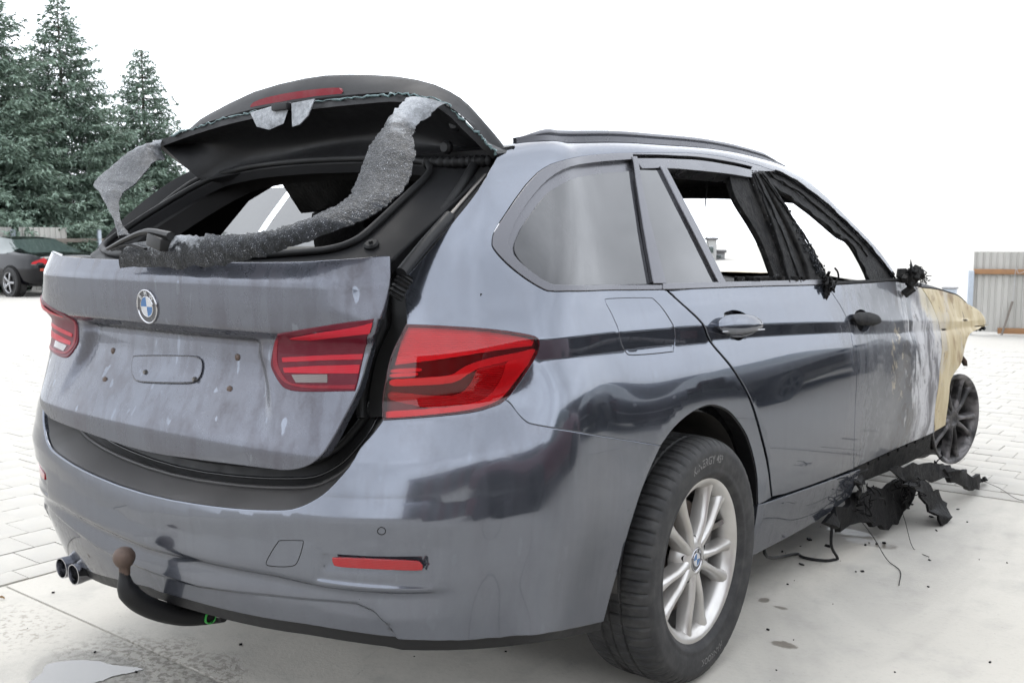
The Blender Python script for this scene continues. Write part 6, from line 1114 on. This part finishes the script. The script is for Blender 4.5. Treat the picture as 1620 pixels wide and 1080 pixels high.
box('belt_anchor',(.70,1.0,1.185),(.02,.05,.06),MT['soot'],car,Matrix.Rotation(.4,3,'X'),.012)
# ================= background =================
def at(px,py_h,dist,z):   # a place seen in direction px, dist metres off
    a=.6545-math.atan((px-810)/1560); return np.array((2.028-math.sin(a)*dist,-2.312+math.cos(a)*dist,z))
# ---- spruces
def spruce(base,h,r,seed,label):
    rg=np.random.default_rng(seed); t=empty('spruce_tree',tuple(base),rg.random()*6); tag(t,label,'tree','spruces behind the left fence')
    n=14; V0,F0=sweep_data([(0,0,h*i/n) for i in range(n+1)],[(.16*math.cos(a),.16*math.sin(a)) for a in np.linspace(0,6.283,9)[:-1]],scale=[1.0-.95*i/n for i in range(n+1)]); mesh('trunk',V0,F0,MT['bark'],t)
    Z=[];A=[];L=[]
    z=h*.012+.12
    while z<h*.985:
        f=1-z/h; rad=r*(f**.92)*rg.uniform(.86,1.12)+.06; nb=max(4,int(8+6*f)); ph=rg.random()*6.28
        a=ph+6.283*np.arange(nb)/nb+rg.uniform(-.3,.3,nb); Z+=list(z+rg.uniform(-.05,.05,nb)); A+=list(a); L+=list(rad*rg.uniform(.68,1.12,nb)); z+=h*.018+.05*f+.015
    Z=np.array(Z);A=np.array(A);L=np.array(L);f=1-Z/h; dr=.08+.34*f
    # branches
    S_=np.linspace(0,1,5); pos=lambda i,s:np.stack([np.cos(A[i])*L[i]*s,np.sin(A[i])*L[i]*s,Z[i]-L[i]*dr[i]*s+L[i]*.26*s*s],-1)
    bp=[sweep_data(pos(np.full(5,i),S_),[(.014,0),(-.007,.012),(-.007,-.012)],scale=[1,.8,.6,.4,.2]) for i in range(len(Z))]
    V1,F1=join_data(bp); mesh('branches',V1,F1,MT['bark'],t)
    # side twigs
    nl=np.maximum(3,(L/.062).astype(int)); bi=np.repeat(np.arange(len(Z)),nl*2); m=len(bi); s=rg.uniform(.12,1.0,m)**.8; side=rg.choice([-1,1],m)
    p=pos(bi,s); ang=A[bi]+side*rg.uniform(.35,1.2,m); ln=(L[bi]*.36*(1-s*.75)+.09)*rg.uniform(.6,1.15,m)
    d=np.stack([np.cos(ang),np.sin(ang),rg.uniform(-.45,.12,m)],-1); d/=np.linalg.norm(d,axis=1)[:,None]
    # needle sprays along the twigs
    ns=np.maximum(2,(ln/.075).astype(int)); ti=np.repeat(np.arange(m),ns); k=len(ti); fr=rg.random(k); c=p[ti]+d[ti]*(ln[ti]*fr)[:,None]
    dd=d[ti]+rg.normal(size=(k,3))*.38; dd/=np.linalg.norm(dd,axis=1)[:,None]; up=np.stack([rg.normal(size=k)*.6,rg.normal(size=k)*.6,np.ones(k)],-1); sd=np.cross(dd,up); sd/=np.linalg.norm(sd,axis=1)[:,None]+1e-9
    le=rg.uniform(.10,.20,k)[:,None]; wd=rg.uniform(.016,.034,k)[:,None]; e=c+dd*le+np.array([0,0,-.012]); mdl=c+dd*le*.45
    V=np.stack([c,mdl+sd*wd,e,mdl-sd*wd],1).reshape(-1,3)
    me=bpy.data.meshes.new('crown'); me.vertices.add(len(V)); me.vertices.foreach_set('co',V.astype(np.float32).ravel()); me.loops.add(len(V)); me.loops.foreach_set('vertex_index',np.arange(len(V),dtype=np.int32)); me.polygons.add(k); me.polygons.foreach_set('loop_start',np.arange(0,4*k,4,dtype=np.int32)); me.update(calc_edges=True); me.validate(); me.materials.append(MT['needle']); link(bpy.data.objects.new('crown',me),t); return t
def sp_at(px,dist,top_px,r,seed,label):
    b=at(px,0,dist,0); b[2]=gz_(b[0],b[1])-.02; dep=dist*math.cos(math.atan((px-810)/1560)); h=1.178+(373.0-top_px)/1560*dep-b[2]
    return spruce(b,h,r,seed,label)
sp_at(112,33,4,3.9,1,'tall blue green spruce with a slender tip, middle of the three')
sp_at(238,36,82,3.0,2,'shortest spruce standing right of the tall one, beside the raised hatch')
sp_at(-12,31,-95,3.6,3,'spruce cut by the left edge of the picture with its tip above')
sp_at(186,42,235,2.8,4,'low spruce half hidden between the two taller spruces')
# ---- bare tree behind them
def bare(base,h,seed,label):
    rr=random.Random(seed); t=empty('bare_tree',tuple(base)); tag(t,label,'tree'); parts=[]
    def grow(p,d,L,r,lv):
        pts=[p]; q=p; 
        for k in range(4):
            d=d+np.array((rr.gauss(0,.10),rr.gauss(0,.10),.05)); d/=np.linalg.norm(d); q=q+d*L/4; pts.append(q)
        parts.append((lv,sweep_data(np.array(pts),[(r,0),(-r*.5,r*.86),(-r*.5,-r*.86)],scale=[1-.16*k for k in range(5)])))
        if lv<4:
            for k in range(4 if lv<3 else 3):
                e=pts[rr.randint(1,4)]; nd=d+np.array((rr.gauss(0,.55),rr.gauss(0,.55),rr.uniform(-.1,.5))); grow(e,nd/np.linalg.norm(nd),L*rr.uniform(.5,.72),r*.5,lv+1)
    grow(np.array((0,0,0.)),np.array((0,0,1.)),h*.5,.12,0)
    V,F=join_data([p for l,p in parts if l==0]); mesh('trunk',V,F,MT['twig'],t); V,F=join_data([p for l,p in parts if l>0]); mesh('crown',V,F,MT['twig'],t)
b=at(70,0,46,-.4); bare(b,13,5,'tall leafless pale tree showing between the spruce tips')
# ---- fences
def corrugated(name,p0,p1,z0,z1,mat,par,pitch=.12,amp=.012):
    p0=np.array(p0);p1=np.array(p1);L=np.linalg.norm(p1-p0);d=(p1-p0)/L;n=np.array((-d[1],d[0])); k=int(L/pitch); prof=[]
    for i in range(k):
        s=i*pitch
        for ds,o in ((0,0),(.30,0),(.40,1),(.62,1),(.72,0)): prof.append((s+ds*pitch,o*amp))
    V=[];F=[]
    for t in (0,1):
        for zz in (z0,z1):
            for s,o in prof: q=p0+d*s+n*(o-t*.004); V.append((q[0],q[1],zz))
    m=len(prof)
    for t in (0,1):
        for i in range(m-1):
            a=t*2*m+i; f=(a,a+1,a+1+m,a+m); F.append(f if t else f[::-1])
    for i in range(m-1): F.append((m+i,m+i+1,3*m+i+1,3*m+i))
    return mesh(name,V,F,mat,par,False)
fa=onz_a=np.array((-.86,10.75)); fb=np.array((-.30,10.98)); dF=(fb-fa)/np.linalg.norm(fb-fa)
fe_=empty('sheet_metal_fence',(0,0,0)); tag(fe_,'grey corrugated sheet fence with two timber rails at the right edge','fence')
fr0=fa; fr1=fa+dF*4.0; nF_=np.array((-dF[1],dF[0])); zf=gz_(*fa)
for k in range(4): corrugated('fence_sheet',fr0+dF*(1.0*k),fr0+dF*(1.0*k+.995),zf+.02,zf+1.0,MT['sheet'],fe_,.075,.010)
def beam(name,a,b,z,hgt,th,mat,par,off): 
    a=np.array(a);b=np.array(b);c=(a+b)/2+nF_*off; L=np.linalg.norm(b-a); ang=math.atan2(b[1]-a[1],b[0]-a[0]); box(name,(c[0],c[1],z),(L,th,hgt),mat,par,Matrix.Rotation(ang,3,'Z'),.004)
beam('timber_rail',fr0,fr1,zf+.76,.062,.04,MT['wood'],fe_,-.035); beam('timber_rail',fr0+dF*.3,fr1,zf+.04,.07,.04,MT['wood'],fe_,-.035)
pq=fr0-nF_*.04-dF*.03; box('fence_post',(pq[0],pq[1],zf+.37),(.06,.06,.80),MT['postblue'],fe_,Matrix.Rotation(math.atan2(dF[1],dF[0]),3,'Z'),.005)
q0=fr0+dF*.33-nF_*.12; q1=fr0+dF*.45-nF_*.03
tag(tube('leaning_pole',[(q0[0],q0[1],zf),(q1[0],q1[1],zf+.40)],.012,MT['wooddark']),'thin dark pole leaning against the sheet metal fence','pole')
q2=fr0+dF*.46-nF_*.065; q3=fr0+dF*.62-nF_*.065
tag(tube('white_string',smooth_path([(q1[0],q1[1],zf+.39),((q1[0]+q2[0])/2,(q1[1]+q2[1])/2,zf+.58),(q2[0],q2[1],zf+.80),(q2[0]+.04,q2[1],zf+.74),(q3[0],q3[1],zf+.81)],5),.003,MT['white']),'white string tied over the upper fence rail','string')
# left fence behind the parked car
fl=empty('grey_yard_fence'); tag(fl,'low beige sheet fence with dark rail behind the parked black car','fence')
A=at(-60,0,27.5,0)[:2]; B=at(170,0,29.5,0)[:2]; dL=(B-A)/np.linalg.norm(B-A); nF_=np.array((-dL[1],dL[0])); LL=np.linalg.norm(B-A); zl=gz_(*A)-.02
for k in range(int(LL/1.5)): corrugated('fence_sheet',A+dL*1.5*k,A+dL*(1.5*k+1.49),zl,zl+1.62,MT['sheet'],fl,.15,.02)
beam('fence_rail',A,B,zl+1.28,.10,.06,MT['wooddark'],fl,-.06); beam('fence_rail',A,B,zl+.25,.10,.06,MT['wooddark'],fl,-.06)
for k in range(0,int(LL/2.4)+1):
    p=A+dL*(1.28+2.4*k)-nF_*.12; box('fence_post',(p[0],p[1],zl+.78),(.09,.09,1.56),MT['postblue'],fl,None,.01)
# verge under the trees
v0=at(40,0,24.5,0)
vg=ground_sheet('verge',-40,-14,4,30,10,-.024,MT['grass']); tag(vg,'strip of dry grass along the left fence','grass',kind='structure')
V=np.array([tuple(v.co) for v in vg.data.vertices]); 
bpy.data.objects.remove(vg)
Vv=[];a0=A-nF_*1.6; b0=B-nF_*1.2
for i in range(21):
    t=i/20
    for q,w_ in ((a0*(1-t)+b0*t,0),(A*(1-t)+B*t+nF_*6,1)): Vv.append((q[0],q[1],gz_(q[0],q[1])-.020))
Fv=[(2*i,2*i+2,2*i+3,2*i+1) for i in range(20)]
Fv=[f if area2(np.array([Vv[i][:2] for i in f]))>0 else f[::-1] for f in Fv]
tag(mesh('verge',Vv,Fv,MT['grass'],None,False),'strip of dry grass along the left fence','grass',kind='structure')
# ---- parked black coupe (seen from its rear left)
def coupe(loc,rz,name,label,pm,dull=False):
    t=empty(name,loc,rz); tag(t,label,'car')
    # stations along y (rear -2.4 .. nose 2.4): half width, sill z, belt z, roof z, roof half width
    st=[(-2.38,.62,.42,.80,.80,.60),(-2.30,.80,.30,.90,.90,.72),(-2.1,.88,.24,.96,.965,.74),(-1.75,.915,.22,.985,1.0,.70),(-1.35,.925,.21,.985,1.13,.62),(-.9,.925,.20,.975,1.30,.56),(-.4,.92,.20,.96,1.37,.55),(.1,.92,.20,.945,1.355,.55),(.6,.92,.20,.93,1.22,.58),(1.1,.92,.20,.92,.985,.66),(1.6,.915,.20,.87,.885,.70),(2.0,.87,.22,.80,.815,.62),(2.3,.70,.28,.66,.67,.45),(2.4,.5,.38,.56,.56,.3)]
    V=[];F=[]
    for y,w_,s,bz,rz_,rw in st:
        ring=[(-w_*.90,s),(-w_*.985,s+.16),(-w_,s+.36),(-w_*.985,bz-.10),(-w_*.93,bz),(-(w_*.93*.45+rw*.55),(bz+rz_)/2+.02),(-rw,rz_-.015),(-rw*.5,rz_+.015)]
        ring=ring+[(-x,z) for x,z in ring[::-1]]
        for x,z in ring: V.append((x,y,z))
    k=16;m=len(st); glassF=[]
    for i in range(m-1):
        for j in range(k):
            f=(i*k+j,i*k+(j+1)%k,(i+1)*k+(j+1)%k,(i+1)*k+j); side=j in (4,5,9,10); top=j in (6,7,8)
            yv=(st[i][0]+st[i+1][0])/2
            if (side and -1.3<yv<.9): glassF.append(f)
            elif (top and (-1.8<yv<-.8 or .5<yv<1.2)): glassF.append(f)
            else: F.append(f)
    F.append(tuple(range(k))); F.append(tuple((m-1)*k+j for j in range(k))[::-1])
    flp=lambda F:[tuple(f[::-1]) for f in F]
    def sub(name,F,mat):
        bm=bmesh.new(); vs=[bm.verts.new(Vector(v)) for v in V]
        for f in F: bm.faces.new([vs[i] for i in f])
        bmesh.ops.delete(bm,geom=[v for v in bm.verts if not v.link_faces],context='VERTS'); bmesh.ops.recalc_face_normals(bm,faces=bm.faces)
        me=bpy.data.meshes.new(name); bm.to_mesh(me); bm.free(); me.polygons.foreach_set('use_smooth',[True]*len(me.polygons)); me.materials.append(mat); o=bpy.data.objects.new(name,me); link(o,t)
        md=o.modifiers.new('s','SUBSURF'); md.levels=2; md.render_levels=2; return o
    sub('body',F,MT[pm]); sub('windows',glassF,MT['carglass'])
    for sx in (-1,1):
        for yy in (-1.40,1.38):
            # arch (dark), tyre, rim with spokes
            c=(sx*.80,yy,.335)
            V2,F2=lathe_data([(.39,.095*sx),(.39,.132*sx),(0,.130*sx)],28,'x',c); mesh('wheel_arch',V2,F2,MT['inner'],t)
            wv,wf=lathe_data([(.20,.16*sx),(.31,.165*sx),(.335,.135*sx),(.335,-.08*sx)],32,'x',c); wo_=mesh('wheel',wv,wf,MT['tyre'],t,True,sharp=40)
            ps=[lathe_data([(.215,.155*sx),(.235,.172*sx),(.225,.150*sx),(.20,.10*sx)],32,'x',c)]
            for q in range(5):
                a=math.radians(72*q+18); R_=Matrix.Rotation(a,3,'X'); V3,F3=box_data((0,0,0),(.03,.05,.22),None,.008); ps.append(([np.array(R_@Vector((v[0]+.158*sx,v[1],v[2]+.115)))+np.array(c) for v in V3],F3))
            V3,F3=join_data(ps); mesh('rim',V3,F3,MT['tyre' if dull else 'silver'],wo_,True,sharp=40)
        lv=[(sx*.56,-2.375,.79),(sx*.70,-2.345,.885),(sx*.835,-2.20,.80),(sx*.86,-2.16,.745),(sx*.62,-2.375,.745)]
        def plate(pts,name,mat,d=.02):
            P=np.array(pts); c=P.mean(0); out=np.array((sx*.45,-.9,0)); V4=list(P+out*d)+list(P-out*.06); k4=len(P); F4=[tuple(range(k4))]+[(i,i+k4,(i+1)%k4+k4,(i+1)%k4) for i in range(k4)]; mesh(name,V4,F4,mat,t,False)
        plate([(sx*.50,-2.385,.755),(sx*.66,-2.37,.90),(sx*.84,-2.20,.80),(sx*.86,-2.18,.765)],'tail_light',MT['red2' if dull else 'red3'],.035)
        plate([(sx*.50,-2.385,.722),(sx*.86,-2.18,.735),(sx*.86,-2.18,.760),(sx*.50,-2.385,.748)],'lamp_strip',MT['red2' if dull else 'clear'],.037)
        plate([(sx*.52,-2.40,.61),(sx*.74,-2.33,.61),(sx*.74,-2.33,.665),(sx*.52,-2.40,.665)],'bumper_reflector',MT['red2' if dull else 'orange'],.04)
        V5,F5=box_data((sx*.985,.75,.96),(.16,.10,.11),None,.03); mesh('door_mirror',V5,F5,MT[pm],t,True,sharp=40)
    V6,F6=lathe_data([(0,-.03),(.042,-.03),(.045,0)],16,'y',(0,-2.41,.845)); mesh('badge',V6,F6,MT['white'],t)
    V6,F6=box_data((0,-2.42,.48),(1.25,.06,.14),None,.02); mesh('bumper_insert',V6,F6,MT['inner'],t,True,sharp=30)
    V6,F6=box_data((0,-2.405,.585),(1.2,.05,.03),None,.01); mesh('bumper_strip',V6,F6,MT['silver'],t,True,sharp=30)
    return t
pc=np.array((-21.85,9.30,0.)); pc[2]=gz_(pc[0],pc[1])-.01
coupe((pc[0],pc[1],pc[2]),math.radians(92),'parked_coupe','black two door coupe parked by the fence at the left edge','carblack')
coupe((4.15,.55,0.),math.radians(3),'neighbouring_car','dark maroon car beside the viewer, seen only mirrored in the rear bumper','maroon',True)
coupe((3.75,6.3,0.),math.radians(-2),'neighbouring_car','black car parked ahead of the maroon one, seen only mirrored in the doors','carblack',True); coupe((3.3,11.9,-.02),math.radians(1),'neighbouring_car','black car farthest along the mirrored row, out of the frame','carblack',True)
# ---- far buildings
def building(px,dist,w_,h,d,mat,label,wins=(2,1),roofh=.0,rz=0.):
    p=at(px,0,dist,0); z=gz_(p[0],p[1])-.1; t=empty('far_building',(p[0],p[1],z),rz+.6545-math.atan((px-810)/1560)); tag(t,label,'building')
    box('wall',(0,d/2,h/2),(w_,d,h),mat,t,bev=.02); box('roof',(0,d/2,h+.06),(w_+.2,d+.2,.14),MT['roof'],t,bev=.02)
    for i in range(wins[0]):
        for j in range(wins[1]):
            x=-w_/2+w_*(i+.5)/wins[0]; zz=h*(j+.55)/wins[1]; wf=box('window',(x,-.02,zz),(w_/wins[0]*.5,.06,h/wins[1]*.35),MT['white'],t,bev=.01); box('pane',(x,-.045,zz),(w_/wins[0]*.42,.04,h/wins[1]*.29),MT['carglass'],wf,bev=.004)
building(1124,62,.62,1.35,4,MT['render'],'small pale building seen through the rear door window',(1,1)); building(1136,64,.75,.55,4,MT['render2'],'low grey annex beside the pale building seen through the car',(1,1))
bn=empty('waste_bin',(0,0,0)); p=at(1503,0,19,0); bn.location=(p[0],p[1],gz_(p[0],p[1])); tag(bn,'small blue grey waste bin far off, left of the sheet fence','bin')
V,F=box_data((0,0,.14),(.20,.20,.28),None,.02); mesh('body',V,F,MT['postblue'],bn,True,sharp=30); V,F=box_data((0,0,.295),(.23,.23,.035),None,.012); mesh('lid',V,F,MT['render2'],bn,True,sharp=30)
# hall standing behind the photographer, mirrored in the paint
def hall(c,w_,d,h,rz,mat,label):
    t=empty('workshop_hall',c,rz); tag(t,label,'building'); box('wall',(0,0,h/2),(w_,d,h),mat,t,bev=.05); box('roof',(0,0,h+.15),(w_+.8,d+.8,.3),MT['roof'],t,bev=.05)
    for k in range(5):
        x=-w_/2+w_*(k+.5)/5; o=box('gate_leaf',(x,-d/2-.03,1.9),(w_/5*.6,.1,3.6),MT['roof'],t,bev=.02)
        o=box('window',(x,-d/2-.03,h-1.0),(w_/5*.6,.1,.9),MT['white'],t,bev=.02); box('pane',(x,-d/2-.09,h-1.0),(w_/5*.52,.06,.78),MT['carglass'],o,bev=.01)
hall((17,-14,-.05),22,10,4.6,math.radians(230),MT['facade'],'dark red workshop hall behind the viewer, mirrored in the bumper')
hall((24,20,-.05),46,8,4.0,math.radians(95),MT['shed'],'long low grey storage shed right of the car, mirrored in its doors')
